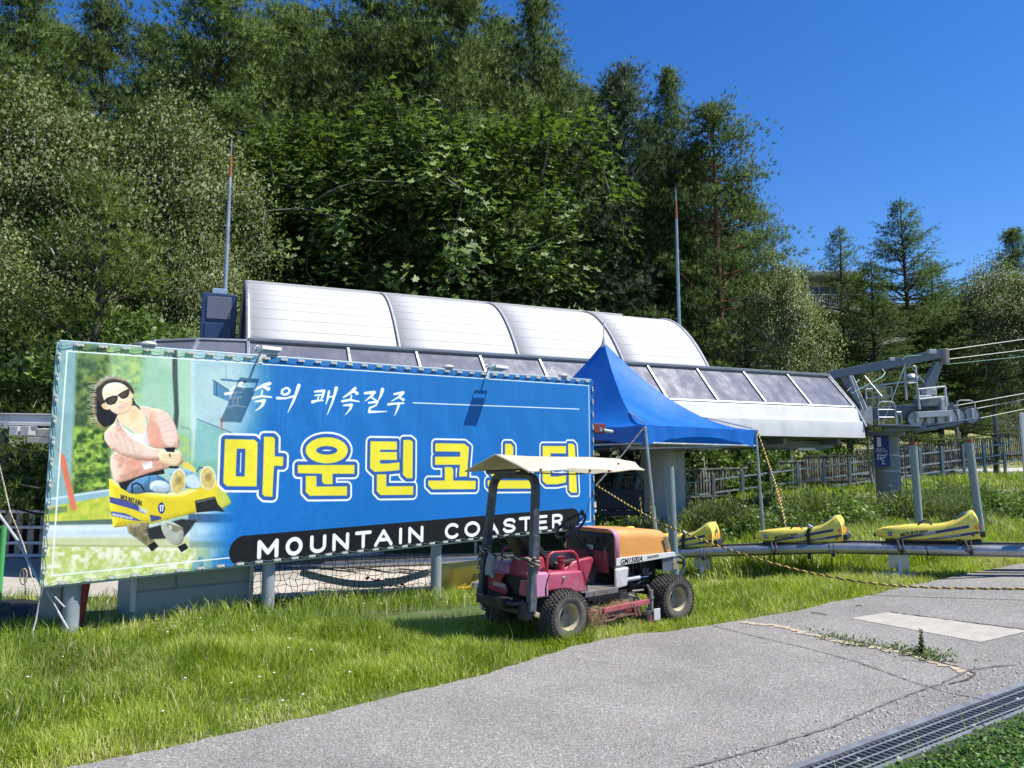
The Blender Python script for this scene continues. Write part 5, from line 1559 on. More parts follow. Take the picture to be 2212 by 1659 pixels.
p = at(118, 1320, 8.2); b = MB(); b.box((p.x, p.y, .05), (.22, .2, .7)); o = b.build('wooden_block', mat('pale_wood', (.42, .36, .27), .8, 0, .25, 4, bump=.2), None, bevel=.01, origin=(p.x, p.y, H(p.x, p.y))); tag(o, 'pale wooden block behind the leftmost billboard post', 'block')

# grey cabinet below the banner
def on_plane(u, v, d):
    """point on the plane d metres behind the banner"""
    r = ray(u, v); t = (cTL - BN * d - CAM).dot(BN) / r.dot(BN); return CAM + r * t
c0_, c1_ = on_plane(287, 1290, .45), on_plane(539, 1290, .45)
cabn = thing('equipment_cabinet', 'long low grey panelled cabinet in the shade under the billboard', 'cabinet', (c0_.x, c0_.y, H(c0_.x, c0_.y)))
M_cab = mat('cabinet_grey', (.27, .30, .31), .55, 0, .06, 3)
Lc = (c1_ - c0_).length
def cpt(s, d, z): p = c0_ + BR_ * s - BN * d; return Vector((p.x, p.y, z))
RB = Matrix.Rotation(math.atan2(BR_.y, BR_.x), 3, 'Z')
gz = H(c0_.x, c0_.y)
b = MB(); b.box(cpt(Lc / 2, .36, gz + .32), (Lc, .7, .9), RB); b.build('body', M_cab, cabn, origin='w', bevel=.008)
for s, w_, z, h_ in ((Lc * .17, Lc * .325, .52, .42), (Lc * .66, Lc * .63, .52, .42), (Lc * .5, Lc * .99, .12, .34)):
    b = MB(); b.box(cpt(s, 0.0, gz + z), (w_ - .012, .025, h_), RB); b.build('panel', M_cab, cabn, origin='w', bevel=.005)
for s in (.0, Lc): b = MB(); b.box(cpt(s, .0, gz + .45), (.05, .06, .72), RB); b.build('corner_trim', M_lgrey, cabn, origin='w', bevel=.005)
# netting hung between the posts under the banner, with a slack strap
n0, n1 = on_plane(548, 1260, .3), on_plane(945, 1230, .3)
net = thing('safety_net', 'sagging black safety net strung behind the billboard posts above the grass', 'net', (n0.x, n0.y, H(n0.x, n0.y)))
b = MB()
LN = 34; NZ = 9
def npt(i, j):
    p = n0.lerp(n1, i / LN); zt = bpnt(.5, 1.0).z + .06; zb = H(p.x, p.y) + .02
    j_ = j / NZ
    rr = random.Random(i * 31 + j)
    return Vector((p.x + rr.uniform(-.03, .03), p.y + rr.uniform(-.03, .03), zb + (zt - zb) * j_ + rr.uniform(-.02, .02)))
for i in range(LN + 1):
    for j in range(NZ):
        b.tube([npt(i, j), npt(i + (1 if (i + j) % 2 == 0 else -1) * 0.5, j + 1) if False else npt(i, j + 1)], .004, 3, caps=False)
for j in range(NZ + 1):
    for i in range(LN): b.tube([npt(i, j), npt(i + 1, j)], .004, 3, caps=False)
b.build('netting', M_rb, net, origin='w')
b = MB(); m0, m1 = on_plane(650, 1236, .5), on_plane(925, 1236, .5)
pts = [m0.lerp(m1, t) - Vector((0, 0, .16 * math.sin(math.pi * t))) for t in np.linspace(0, 1, 20)]
for i in range(19): b.beam(pts[i], pts[i+1], .03, .09)
b.build('webbing', mat('grey_webbing', (.3, .31, .28), .8, 0, .15, 8), net, origin='w')
# pale boards lying in the yard
pk = thing('board_stack', 'pale wooden boards lying on the yard behind the netting', 'boards', gp(720, 1262))
M_board = mat('pale_boards', (.48, .43, .36), .8, 0, .25, 2.5, dirt=(.25, .2, .15), dirt_amt=.5, bump=.2)
for i in range(6):
    a = at(548, 1285 - i * 9, 10.0 + i * .5); c_ = at(1000, 1262 - i * 8, 12.2 + i * .6)
    a.z = H(a.x, a.y) + .05; c_.z = H(c_.x, c_.y) + .05
    b = MB(); b.beam(a, c_, .42, .05); b.build('board', M_board, pk, origin='w', bevel=.01)
ym = thing('yellow_mat', 'yellow padded crash mat with black lettering lying behind the mower', 'crash mat', gp(1000, 1250))
a, c_ = at(962, 1228, 11.0), at(1085, 1222, 11.6)
b = MB(); b.beam(Vector((a.x, a.y, .05)), Vector((c_.x, c_.y, .08)), .4, .36); b.build('pad', mat('mat_yellow', (.75, .48, .04), .5, 0, .08, 3, bump=.2, bscale=6), ym, origin='w', bevel=.04)
dm = (c_ - a); dm.z = 0; dm.normalize(); nm = Vector((dm.y, -dm.x, 0))
text_mesh('PARKING', M_rb, Vector((a.x, a.y, .02)) + dm * .35 + nm * .205 - ym.location, dm, (0, 0, 1), .13, ym)
b = MB(); b.beam(Vector((a.x + .5, a.y - .3, -.06)), Vector((c_.x, c_.y - .3, -.03)), .3, .2); b.build('base', M_grey, ym, origin='w', bevel=.06)
fl = [(on_plane(u, v, 1.0)) for u, v in ((815, 1258), (828, 1262), (836, 1256), (850, 1262), (846, 1268), (862, 1260), (870, 1266), (822, 1268), (800, 1254))]
b = MB()
for p in fl:
    for _ in range(7):
        q = p + Vector((random.uniform(-.06, .06), random.uniform(-.05, .05), random.uniform(-.05, .04)))
        b.lathe([(0, 0), (.02, .008), (.026, .02), (0, .012)], q, 'z', 6)
o = b.build('red_flowers', mat('red_petals', (.6, .03, .03), .6, 0, .3, 20), None, origin=tuple(gp(840, 1290))); tag(o, 'patch of red flowers below the billboard beside the second post from the right', 'flowers')

# ------------------------------------------------------------------ coaster track
# measured: near tube at u 2003 and u 1722
tA, tB = at(2003, 1188, 9.55), at(1722, 1183, 10.35)
TD = (tB - tA).normalized(); TDh = Vector((TD.x, TD.y, 0)).normalized()
TN = Vector((-TDh.y, TDh.x, 0)) * -1                  # candidate normal
if TN.dot(CAM - tA) < 0: TN = -TN                     # points towards the camera
def tk(s, n, z):
    """s metres along to the left of tube point A, n towards the camera, z up"""
    p = tA + TD * s + TN * n; return Vector((p.x, p.y, p.z + z - .055 * max(0.0, s - 1.2)))
track = thing('coaster_track', 'steel twin tube mountain coaster track on short bolted supports above the grass', 'coaster track', tk(0, 0, -.35))
M_tube = mat('track_steel', (.40, .41, .41), .32, .75, .2, 3, dirt=(.22, .2, .17), dirt_amt=.6, dscale=5)
M_rail2 = mat('worn_top_rail', (.16, .15, .14), .4, .6, .3, 5)
S0_, S1_ = -6.5, 13.0
def trpts(n, z): return [tk(s, n, z) for s in np.linspace(S0_, S1_, 60)]
b = MB(); b.tube(trpts(0, 0), .07, 24); b.build('near_tube', M_tube, track, origin='w', smooth='all')
b = MB(); b.tube(trpts(-.46, 0), .07, 24); b.build('far_tube', M_tube, track, origin='w', smooth='all')
b = MB()
for n in (-.07, -.39): 
    P_ = trpts(n, .055)
    for i in range(len(P_) - 1): b.beam(P_[i], P_[i+1], .05, .035)
b.build('running_rail', M_rail2, track, origin='w')
b = MB(); P_ = trpts(-.23, .02)
for i in range(len(P_) - 1): b.beam(P_[i], P_[i+1], .08, .06)
b.build('drive_channel', M_dark, track, origin='w')
for s in np.arange(S0_, S1_, 1.2):
    b = MB(); b.beam(tk(s, -.02, -.02), tk(s, -.44, -.02), .07, .05); b.build('cross_tie', M_tube, track, origin='w')
for s in (-2.45, 0.33, 2.9, 5.4):
    if s == -2.45: pass
    zc = H(tk(s, -.2, 0).x, tk(s, -.2, 0).y)
    p = tk(s, -.2, 0)
    sup = MB(); sup.box(Vector((p.x, p.y, (p.z - .05 + zc) / 2 + .08)), (.16, .05, p.z - zc - .12), Matrix.Rotation(math.atan2(TDh.y, TDh.x), 3, 'Z'))
    so = sup.build('support', M_galv, track, origin='w', bevel=.006)
    b = MB(); q = tk(s, -.02, -.14)
    Rt = Matrix.Rotation(math.atan2(TDh.y, TDh.x), 3, 'Z')
    b.box(q, (.24, .02, .2), Rt)
    for dx in (-.07, .07):
        for dz in (-.05, .05):
            r_ = q + TDh * dx + Vector((0, 0, dz)); b.cyl(r_, r_ + TN * .03, .014, n=8)
    b.build('bolt_plate', M_galv, track, origin='w')
    b = MB(); b.beam(q - Vector((0, 0, .05)), Vector((q.x, q.y, zc + .02)) + TN * .03, .05, .05, (1, 0, 0)); b.box(Vector((p.x, p.y, zc + .012)) , (.42, .4, .025), Rt)
    b.cyl(Vector((p.x, p.y, zc)) + TDh * .1, Vector((p.x, p.y, zc + .3)) + TDh * .1, .012, n=8); b.cyl(Vector((p.x, p.y, zc)) - TDh * .08, Vector((p.x, p.y, zc + .3)) - TDh * .08, .012, n=8)
    b.build('footing', M_galv, track, origin='w')
b = MB(); b.tube([tk(.0 + .012 * math.sin(a), .0 + .075 * math.cos(a), .075 * math.sin(a)) for a in np.linspace(-2.2, 2.4, 14)] + [tk(.0, .08, -.1), tk(-.02, .1, -.13)], .006, 5); b.build('cable_tie', M_rb, track, origin='w')

# ------------------------------------------------------------------ sleds
M_yel = mat('sled_yellow', (.80, .66, .10), .38, 0, .06, 4, dirt=(.45, .36, .12), dirt_amt=.35, dscale=5, coat=.2, bump=.05, bscale=12)
M_yel2 = mat('sled_yellow_light', (.82, .72, .22), .4, 0, .06, 4)
M_navy2 = mat('sled_navy_stripe', (.02, .03, .16), .4, 0, .1, 6)
M_teal = mat('seat_back_teal', (.04, .10, .11), .5, 0, .15, 5)
M_redt = mat('warning_red', (.80, .08, .03), .5, 0, .05, 5)
SL = .00127
M_hubd = mat('greasy_steel', (.14, .135, .12), .5, .3, .3, 12, dirt=(.05, .045, .04), dirt_amt=.6, dscale=10)
def sled(label, number, s_nose, strap=False, dz=0.0, L=1.27, n_off=-.23):
    """x from nose (0) to back, y towards the camera side negative, z up from the body bottom"""
    o0 = tk(s_nose, n_off, .115 + dz)
    sd_ = thing('sled', label, 'sled', o0, math.atan2(-TDh.y, -TDh.x), 'yellow sleds waiting on the coaster track')
    slope = math.asin(-TD.z)
    sd_.rotation_euler = (0, -slope * 1.0, math.atan2(-TDh.y, -TDh.x))
    k = L / 1.36
    X = lambda px: (px - 80) * SL * k
    Z = lambda py: (412 - py) * SL
    top = [(100, 352), (112, 332), (130, 315), (165, 301), (200, 292), (300, 282), (450, 268), (640, 268), (740, 260), (800, 250), (850, 234), (890, 215), (925, 195), (960, 175), (1000, 148), (1030, 130), (1055, 132), (1075, 160)]
    xs = [p[0] for p in top]
    botx, boty = [100, 130, 250, 500, 900, 970, 1095, 1110], [372, 390, 405, 410, 411, 412, 386, 380]
    W = .24
    b = MB(); rs = []
    stations = [100, 106, 115, 130, 150, 180, 230, 320, 450, 560, 640, 740, 800, 850, 890, 925, 960, 1000, 1030, 1055, 1078, 1092]
    for px in stations:
        zt = Z(np.interp(px, xs, [p[1] for p in top])) if px <= 1075 else Z(160 + (px - 1075) * 3.2)
        zb = Z(np.interp(px, botx, boty))
        w = W * (0.30 + 0.70 * ss(100, 300, px) ** .6) if px < 300 else W
        if px > 850: w = W * (1 - .12 * ss(850, 1090, px))
        x = X(px)
        h = zt - zb; c_ = min(.05, h * .3)
        cr = .035 if px > 300 else .02
        rs.append([(x, -w * .84, zb), (x, -w * .97, zb + c_ * .5), (x, -w, zb + h * .45), (x, -w * .97, zt - c_ * .6), (x, -w * .86, zt), (x, -w * .4, zt + cr * .25), (x, w * .4, zt + cr * .25), (x, w * .86, zt), (x, w * .97, zt - c_ * .6), (x, w, zb + h * .45), (x, w * .97, zb + c_ * .5), (x, w * .84, zb)])
    b.rings(rs)
    body = b.build('body', M_yel, sd_, smooth=True)
    # flat faces carry the print, 3 mm proud of the side
    def side(px, py, d=.004):
        h = np.interp(px, xs, [p[1] for p in top]); zb = Z(np.interp(px, botx, boty)); zt = Z(h)
        w = W * (0.30 + 0.70 * ss(100, 300, px) ** .6) if px < 300 else W
        if px > 850: w = W * (1 - .12 * ss(850, 1090, px))
        f = (Z(py) - zb) / max(.01, zt - zb)
        ww = w * (1 - .05 * abs(f - .45) / .5)
        return Vector((X(px), -ww - d, Z(py)))
    def band(name, top_, bot_, m_, parent=body, n=14, d=.004):
        vs = []
        for i in range(n + 1):
            t = i / n
            px = top_[0][0] + (top_[-1][0] - top_[0][0]) * t
            for L_ in (top_, bot_):
                vs.append(side(px, np.interp(px, [q[0] for q in L_], [q[1] for q in L_]), d))
        b = MB(); b.add(vs, [(2*i, 2*i+1, 2*i+3, 2*i+2) for i in range(n)])
        return b.build(name, m_, parent, smooth='all', recalc=False)
    band('stripe', [(335, 385), (620, 330), (1005, 257)], [(335, 402), (620, 356), (1005, 284)], M_navy2)
    band('stripe', [(585, 398), (1085, 316)], [(585, 403), (760, 392), (1085, 340)], M_navy2)
    pA = side(360, 374, .006); pB = side(620, 333, .006)
    xd = (pB - pA); xd.y = 0; yd_ = Vector((0, 0, 1))
    text_mesh('MOUNTAIN', M_rb, Vector((pA.x, -W - .008, pA.z)), (xd.x, 0, xd.z), (0, 0, 1), .062, body, 'lettering', .02, width=abs(pB.x - pA.x))
    pA = side(572, 357); pB = side(695, 338)
    text_mesh('COASTER', M_sw, Vector((pA.x, -W - .009, pA.z)), (pB.x - pA.x, 0, pB.z - pA.z), (0, 0, 1), .046, body, 'lettering', .01, width=abs(pB.x - pA.x))
    pA = side(715, 391); pB = side(930, 353)
    text_mesh('www.yongpyong.co.kr', M_sw, Vector((pA.x, -W - .007, pA.z)), (pB.x - pA.x, 0, pB.z - pA.z), (0, 0, 1), .026, body, 'lettering', .0, width=abs(pB.x - pA.x))
    if number:
        c_ = side(253, 347, .008)
        b = MB(); b.lathe([(0, 0), (.027, 0), (.027, .003), (0, .003)], (c_.x, c_.y - .003, c_.z), 'y', 20); nd = b.build('number_disc', M_navy2, body)
        text_mesh(number, M_sw, Vector((c_.x, c_.y - .006, c_.z - .014)), (1, 0, 0), (0, 0, 1), .042, body, 'number', .01, align='C')
    # red warning letters wrap the rear corner
    R_ = Vector((0, -1, 0))
    c_ = side(1046, 300)
    text_mesh('추', M_redt, Vector((c_.x, -W * .885 - .008, Z(302))), (1, 0, -.02), (0, 0, 1), .062, body, 'lettering', .02, width=.05)
    xr = X(1094) + .012
    for q, ch_ in ((-.16, '돌'), (-.05, '주'), (.06, '의')):
        text_mesh(ch_, M_redt, Vector((xr + .012, q, Z(300))), (0, 1, 0), (0, 0, 1), .08, body, 'lettering', .02, width=.085)
    b = MB(); b.prism([(-.045, 0), (.045, 0), (0, .09)], lambda y, z: (xr + .004, y - .02, z + Z(245)), lambda y, z: (xr + .010, y - .02, z + Z(245))); b.build('triangle_mark', M_navy2, body)
    # seat back pad, brake lever, handles, bumpers
    b = MB(); rs = []
    for px, py, w_ in ((870, 222, .12), (900, 196, .15), (930, 172, .16), (960, 154, .16), (1000, 136, .15), (1020, 134, .12)):
        rs.append([(X(px), y * w_ / .15, Z(py) + zz) for y, zz in ((-.15, -.02), (-.12, .004), (0, .01), (.12, .004), (.15, -.02), (0, -.05))])
    b.rings(rs); b.build('seat_back', M_teal, sd_, smooth='all')
    for y in (-.15, .17):
        b = MB(); b.tube([(X(520) + (X(675) - X(520)) * t, y, Z(272) + .055 * math.sin(math.pi * t)) for t in np.linspace(0, 1, 12)], .009, 8); b.build('handle', M_black, sd_, smooth='all')
    b = MB(); b.tube([(X(455), .05, Z(285)), (X(440), .05, Z(215)), (X(420), .05, Z(200))], .008, 8); lv = b.build('brake_lever', M_galv, sd_, smooth=True)
    b = MB(); b.tube([(X(428), .05, Z(200)), (X(412), .05, Z(160)), (X(400), .05, Z(128))], [.014, .02, .024], 10); b.cyl((X(403), .05, Z(122)), (X(398), .05, Z(112)), .036, .036, 14); b.build('grip', M_black, lv, smooth=True)
    b = MB(); b.box((X(1120), 0, Z(348)), (.055, .36, .075)); b.build('rear_bumper', M_black, sd_, bevel=.012)
    b = MB(); b.box((X(92), 0, Z(366)), (.03, .13, .05)); b.build('front_bumper', M_black, sd_, bevel=.01)
    b = MB(); b.lathe([(0, 0), (.016, 0), (.018, .008), (0, .012)], side(1030, 355, .012), 'y', 12); b.build('reflector', M_rust, sd_)
    # chassis and wheel carriers gripping the tube
    b = MB(); b.box((X(600), 0, -.02), (.95 * k, .22, .04)); b.box((X(1020), 0, -.035), (.2, .3, .07)); b.box((X(300), 0, -.02), (.25, .26, .05)); b.build('chassis', M_dark, sd_, bevel=.01)
    for px in (330, 960):
        b = MB(); b.beam((X(px) - .01, -.27, -.0), (X(px) + .02, -.33, -.13), .012, .05); b.beam((X(px) + .05, -.27, 0.0), (X(px) + .06, -.33, -.13), .012, .04); b.box((X(px) + .03, -.32, -.1), (.09, .03, .05)); b.build('wheel_carrier', M_hubd, sd_, bevel=.004)
        b = MB(); b.cyl((X(px) + .045, -.33, -.16), (X(px) + .045, -.33, -.105), .022, n=14); b.build('guide_roller', M_black, sd_, smooth=True)
        b = MB(); b.cyl((X(px) - .07, -.24, -.015), (X(px) - .07, -.19, -.015), .035, n=18); b.build('running_wheel', M_black, sd_, smooth=True)
    if strap:
        b = MB(); xx = X(735)
        rs = []
        pp = [(xx + .05, .1, Z(232)), (xx + .02, -W - .01, Z(250)), (xx, -W - .02, Z(300)), (xx, -W - .025, Z(400)), (xx + .01, -W - .03, Z(470)), (xx + .015, -W - .03, Z(500)), (xx, -W - .02, Z(530)), (xx - .01, -W - .02, Z(575))]
        for x, y, z in pp: rs.append([(x - .022, y - .006, z), (x + .022, y - .006, z), (x + .022, y + .006, z), (x - .022, y + .006, z)])
        b.rings(rs); b.build('strap', mat('black_strap', (.02, .02, .022), .8, 0, .3, 20), sd_, smooth=True)
        b = MB(); b.box((xx + .03, -W + .0, Z(238)), (.07, .05, .05), Matrix.Rotation(rad(30), 3, 'Y')); b.build('buckle', M_galv, sd_, bevel=.01)
    return sd_
def s_at(u):
    # along-track position whose image column is u
    lo, hi = -8.0, 14.0
    for _ in range(50):
        m_ = (lo + hi) / 2; p = tk(m_, .02, 0)
        if CU + FOC * p.x / (p.y * math.cos(PITCH) + (p.z - 1.65) * math.sin(PITCH)) > u: lo = m_
        else: hi = m_
    return lo
sled('nearest yellow sled on the track, round number 4 by its nose', '4', s_at(1886))
sled('yellow sled number 59 strapped with a black belt beside the tent leg', '59', s_at(1622), strap=True)
sled('yellow sled behind the grey post just right of the mower bonnet', '', s_at(1370), strap=True)
sled('yellow sled mostly hidden behind the orange mower bonnet', '', s_at(1205), dz=0)

# posts on the bank
M_conc2 = mat('mottled_steel_post', (.30, .35, .34), .6, .1, .35, 6, dirt=(.12, .1, .08), dirt_amt=.5, dscale=6, bump=.2)
def pole(p0, p1, Y0, Y1, r, label, group=None, m_=M_conc2, rust=True):
    a, c_ = at(*p0, Y0), at(*p1, Y1)
    a.z = H(a.x, a.y) - .2
    b = MB(); b.tube([a, c_], r, 20); o = b.build('steel_post', m_, None, smooth=True, origin=tuple(a)); tag(o, label, 'post', group)
    if rust:
        e = MB(); d = (c_ - a).normalized(); e.cyl(c_ - d * .06, c_ + d * .004, r * 1.06, n=20); e.v = [tuple(Vector(v) - a) for v in e.v]; x = e.build('rusty_rim', M_rust, None, smooth=True); x.parent = o
pole((1986, 1115), (1972, 955), 13.2, 13.2, .064, 'mottled grey post right of the lift tower with rusty top', 'grey posts on the bank')
pole((2117, 1096), (2092, 949), 13.6, 13.6, .068, 'leaning mottled grey post furthest right on the bank', 'grey posts on the bank')
pole((1458, 1190), (1446, 1008), 10.6, 10.6, .062, 'grey green steel post rising behind the mower bonnet', None, mat('green_grey_post', (.20, .27, .26), .5, .1, .15, 5, dirt=(.35, .35, .32), dirt_amt=.4), False)
wp = at(2214, 1040, 9.0); b = MB(); b.box((wp.x + .1, wp.y, (at(2214, 945, 9).z + .6) / 2 + .3), (.2, .03, at(2214, 945, 9).z - .6)); o = b.build('white_notice', M_white, None, origin=(wp.x, wp.y, H(wp.x, wp.y)), bevel=.004); tag(o, 'edge of a white notice board cut off at the right', 'notice board')
b = MB(); b.cyl((0.1, .03, -.0), (.1, .03, 1.0), .02, n=8); e = b.build('stake', M_galv, o)

# ------------------------------------------------------------------ tent
tN = at(1393, 918, 12.3); tR = at(1632, 925, 14.05)
tR.z = tN.z
e1 = (tR - tN); e1.z = 0; W1_ = e1.length; e1.normalize()
e2 = Vector((-e1.y, e1.x, 0)); W2_ = 5.1
tent = thing('tent', 'bright blue peaked canopy tent on steel poles between billboard and station', 'tent', tN - Vector((0, 0, tN.z - H(tN.x, tN.y))))
PEAK = at(1285, 735, 14.95)
PEAK = tN + e1 * W1_ * .5 + e2 * W2_ * .5; PEAK.z = at(1285, 738, PEAK.y).z
cor = [tN, tN + e1 * W1_, tN + e1 * W1_ + e2 * W2_, tN + e2 * W2_]
M_tent = mat('blue_canvas', (.004, .15, .60), .42, 0, .05, 1.5, bump=.5, bscale=2.2, transl=.22, spec=.5, dirt=(.02, .20, .62), dirt_amt=.4, dscale=1.5)
vs, fs = [], []
NE, NR = 24, 22
rows = []
def canv(k, t, r):
    """side k, t along it, r 0 eave .. 1 peak"""
    a, c_ = cor[k], cor[(k + 1) % 4]
    e = a.lerp(c_, t)
    p = e.lerp(PEAK, r)
    # concave: height drops fast away from the mast, and corners pull the cloth tight
    zr = r ** 1.75
    z = tN.z + (PEAK.z - tN.z) * zr
    edge = math.sin(math.pi * t)
    z -= .10 * edge * math.sin(math.pi * min(1, r * 1.2)) * (1 - r)
    inw = .12 * edge * (1 - r) ** 2 * math.sin(math.pi * .5)
    c0 = (cor[0] + cor[2]) / 2
    d = (c0 - e); d.z = 0; d.normalize()
    p = p + d * inw * (0.3 + r)
    return Vector((p.x, p.y, z + .012 * math.sin(t * 40) * (1 - r) ** 6 * (abs(t - .5) * 2) ** 2))
for k in range(4):
    b = MB(); vs = []
    for j in range(NR + 1):
        for i in range(NE + 1): vs.append(canv(k, i / NE, j / NR * .985))
    fs = [(j*(NE+1)+i, j*(NE+1)+i+1, (j+1)*(NE+1)+i+1, (j+1)*(NE+1)+i) for j in range(NR) for i in range(NE)]
    b.add(vs, fs); b.build('roof_cloth', M_tent, tent, origin='w', smooth='all')
    a, c_ = cor[k], cor[(k + 1) % 4]
    b = MB(); vs = []
    out = ((a + c_) / 2 - (cor[0] + cor[2]) / 2); out.z = 0; out.normalize()
    for i in range(49):
        t = i / 48; p = canv(k, t, 0); dr = .36 - .20 * math.sin(math.pi * t) ** .8
        wv = .022 * math.sin(t * 55 + k) * (abs(t - .5) * 2) ** 1.5 + .01 * math.sin(t * 23)
        for q, f in enumerate((0, .35, .7, 1)):
            vs.append(p + out * (.012 + wv * f) - Vector((0, 0, dr * f)))
    fs = [(4*i+q, 4*i+4+q, 4*i+5+q, 4*i+1+q) for i in range(48) for q in range(3)]
    b.add(vs, fs); b.build('valance', M_tent, tent, origin='w', smooth='all')
    b = MB(); b.cyl(a - Vector((0, 0, .30)), c_ - Vector((0, 0, .30)), .02, n=10); b.build('eave_tube', M_galv, tent, origin='w', smooth=True)
    g_ = H(a.x, a.y)
    foot = Vector((a.x, a.y, g_)) + (a - (cor[0] + cor[2]) / 2).normalized() * .0
    if k == 0: foot = at(1424, 1150, a.y - .1); foot.z = H(foot.x, foot.y)
    if k == 1: foot = at(1650, 1150, a.y); foot.z = H(foot.x, foot.y)
    b = MB(); b.tube([foot, foot.lerp(a, .45)], .034, 14); b.build('pole', M_galv, tent, origin='w', smooth=True)
    b = MB(); b.tube([foot.lerp(a, .44), a - Vector((0, 0, .02))], .026, 14); b.build('inner_pole', M_galv, tent, origin='w', smooth=True)
    b = MB(); b.tube([a + (PEAK - a) * .02, a + (PEAK - a) * .5 + Vector((0, 0, -.55)), PEAK - Vector((0, 0, .2))], .014, 6); b.build('ridge_pole', M_galv, tent, origin='w', smooth=True)
b = MB(); b.lathe([(.075, -.13), (.045, -.02), (.02, .08), (.012, .14), (0, .15)], PEAK, 'z', 16); b.build('peak_cone', M_lgrey, tent, origin='w', smooth='all')
b = MB(); b.cyl(PEAK, PEAK + Vector((0, 0, .42)), .014, .01, 8); b.build('mast_tip', M_white, tent, origin='w')
# ropes
def sagrope(a, c_, sag, n=20): return [a.lerp(c_, t) - Vector((0, 0, sag * 4 * t * (1 - t))) for t in np.linspace(0, 1, n)]
kn = bpnt(.999, .72, .05)
rope(sagrope(tN + Vector((-.03, -.03, -.05)), kn, .02), .014, 'pale twisted rope from the tent corner down to the billboard edge', 'rope', 'tie_rope', (M_rw, M_rtan))
rp = [kn, at(1400, 1117, 10.9), at(1500, 1161, 10.0), at(1600, 1196, 9.4), at(1700, 1226, 9.0), at(1800, 1248, 8.75), at(1900, 1263, 8.5), at(1990, 1269, 8.25), at(2100, 1271.5, 8.0), at(2212, 1272.5, 7.75), at(2330, 1273, 7.5)]
for i, p in enumerate(rp[6:]): rp[6 + i].z = max(p.z, H(p.x, p.y) + PATHZ + .02)
# smooth the path
def smooth_pts(P, it=2):
    for _ in range(it):
        Q = [P[0]]
        for i in range(len(P) - 1): Q += [P[i].lerp(P[i+1], .25), P[i].lerp(P[i+1], .75)]
        Q.append(P[-1]); P = Q
    return P
rope(smooth_pts(rp), .0135, 'long yellow and black barrier rope sagging from the billboard across the path', 'rope', 'barrier_rope', (M_ry, M_rb), seg=.025)
rope([tR + Vector((.03, 0, 0)), at(1655, 985, 13.5), at(1680, 1060, 12.2), at(1697, 1130, 11.2)], .016, 'yellow and black rope tied from the tent right corner down to the second sled', 'rope', 'tie_rope', (M_ry, M_rb))
kq = at(1682, 1072, 12.1)
rope([kq + Vector((random.uniform(-.06, .06), random.uniform(-.05, .05), random.uniform(-.14, .14))) for _ in range(16)], .014, 'bundled yellow rope knot hanging halfway down the tent rope', 'rope', 'rope_knot', (M_ry, M_rtan))
for (u, v0, v1, Y, lb_) in ((1383, 1075, 1135, 11.5, 'short yellow rope end hanging from the barrier rope'), (1404, 1000, 1110, 12.6, 'thin yellow black rope hanging inside the tent')):
    rope([at(u, v0, Y), at(u + 2, (v0 + v1) / 2, Y), at(u + 1, v1, Y)], .014, lb_, 'rope', 'hanging_rope', (M_ry, M_rb))
rope([at(1520, 985, 13.2), at(1522, 1010, 13.2), at(1526, 1028, 13.2), at(1521, 1030, 13.2), at(1519, 1012, 13.2)], .009, 'white cord loop hanging from the tent valance', 'cord', 'cord_loop', (M_rw, M_rw))
# security camera on the billboard edge
cc = thing('security_camera', 'dull red bracket with small white camera on the billboard right edge', 'camera', bpnt(1.0, .33, 0))
p = bpnt(1.0, .33, -.05) + BR_ * .14
b = MB(); b.box(p, (.28, .14, .16), RB); b.build('bracket', mat('dull_red_bracket', (.16, .03, .03), .6, 0, .2, 8), cc, origin='w', bevel=.01)
b = MB(); b.cyl(p + BR_ * .08 + BN * .07 + Vector((0, 0, -.03)), p + BR_ * .26 + BN * .1 + Vector((0, 0, -.05)), .028, n=14); b.lathe([(0, 0), (.035, 0), (.035, .02), (0, .02)], p + BN * .08 - Vector((0, 0, .02)), 'y', 14); b.build('camera_body', M_lgrey, cc, origin='w', smooth=True)
# ------------------------------------------------------------------ ride-on mower (local: x forward, y left, z up, origin under the rear axle)
PSI = rad(38)
MO = Vector((0.227, 7.676, 0.0))
mw = thing('riding_mower', 'old pink and orange ride-on mower with cream canopy parked on the grass', 'mower', MO, PSI)
fx, lxv = Vector((math.cos(PSI), math.sin(PSI), 0)), Vector((-math.sin(PSI), math.cos(PSI), 0))
M_pink = mat('faded_pink_paint', (.40, .065, .115), .42, 0, .14, 3.5, dirt=(.50, .24, .32), dirt_amt=.55, dscale=2.6, coat=.15)
M_pinkd = mat('deep_red_paint', (.30, .02, .045), .42, 0, .15, 4, dirt=(.40, .12, .2), dirt_amt=.4, dscale=3)
M_lilac = mat('faded_lilac_paint', (.52, .22, .34), .5, 0, .12, 3, dirt=(.34, .05, .10), dirt_amt=.5, dscale=2.5)
M_orange = mat('faded_orange_paint', (.60, .265, .06), .5, 0, .07, 3, dirt=(.60, .38, .16), dirt_amt=.5, dscale=3.5)
M_dirtw = mat('dirty_white_paint', (.62, .62, .60), .5, 0, .08, 4, dirt=(.38, .33, .26), dirt_amt=.5, dscale=5)
M_rustw = mat('rusty_white_paint', (.56, .56, .55), .55, 0, .1, 5, dirt=(.26, .09, .05), dirt_amt=.7, dscale=7)
M_cream = mat('cream_canopy', (.66, .60, .44), .42, 0, .05, 2, dirt=(.45, .37, .24), dirt_amt=.35, dscale=2.5, transl=.12)
M_blk = mat('black_frame_paint', (.018, .024, .03), .42, 0, .25, 5, dirt=(.10, .09, .08), dirt_amt=.4, dscale=5)
M_rops = mat('worn_grey_black_paint', (.035, .045, .055), .4, 0, .25, 4, dirt=(.20, .22, .24), dirt_amt=.55, dscale=4)
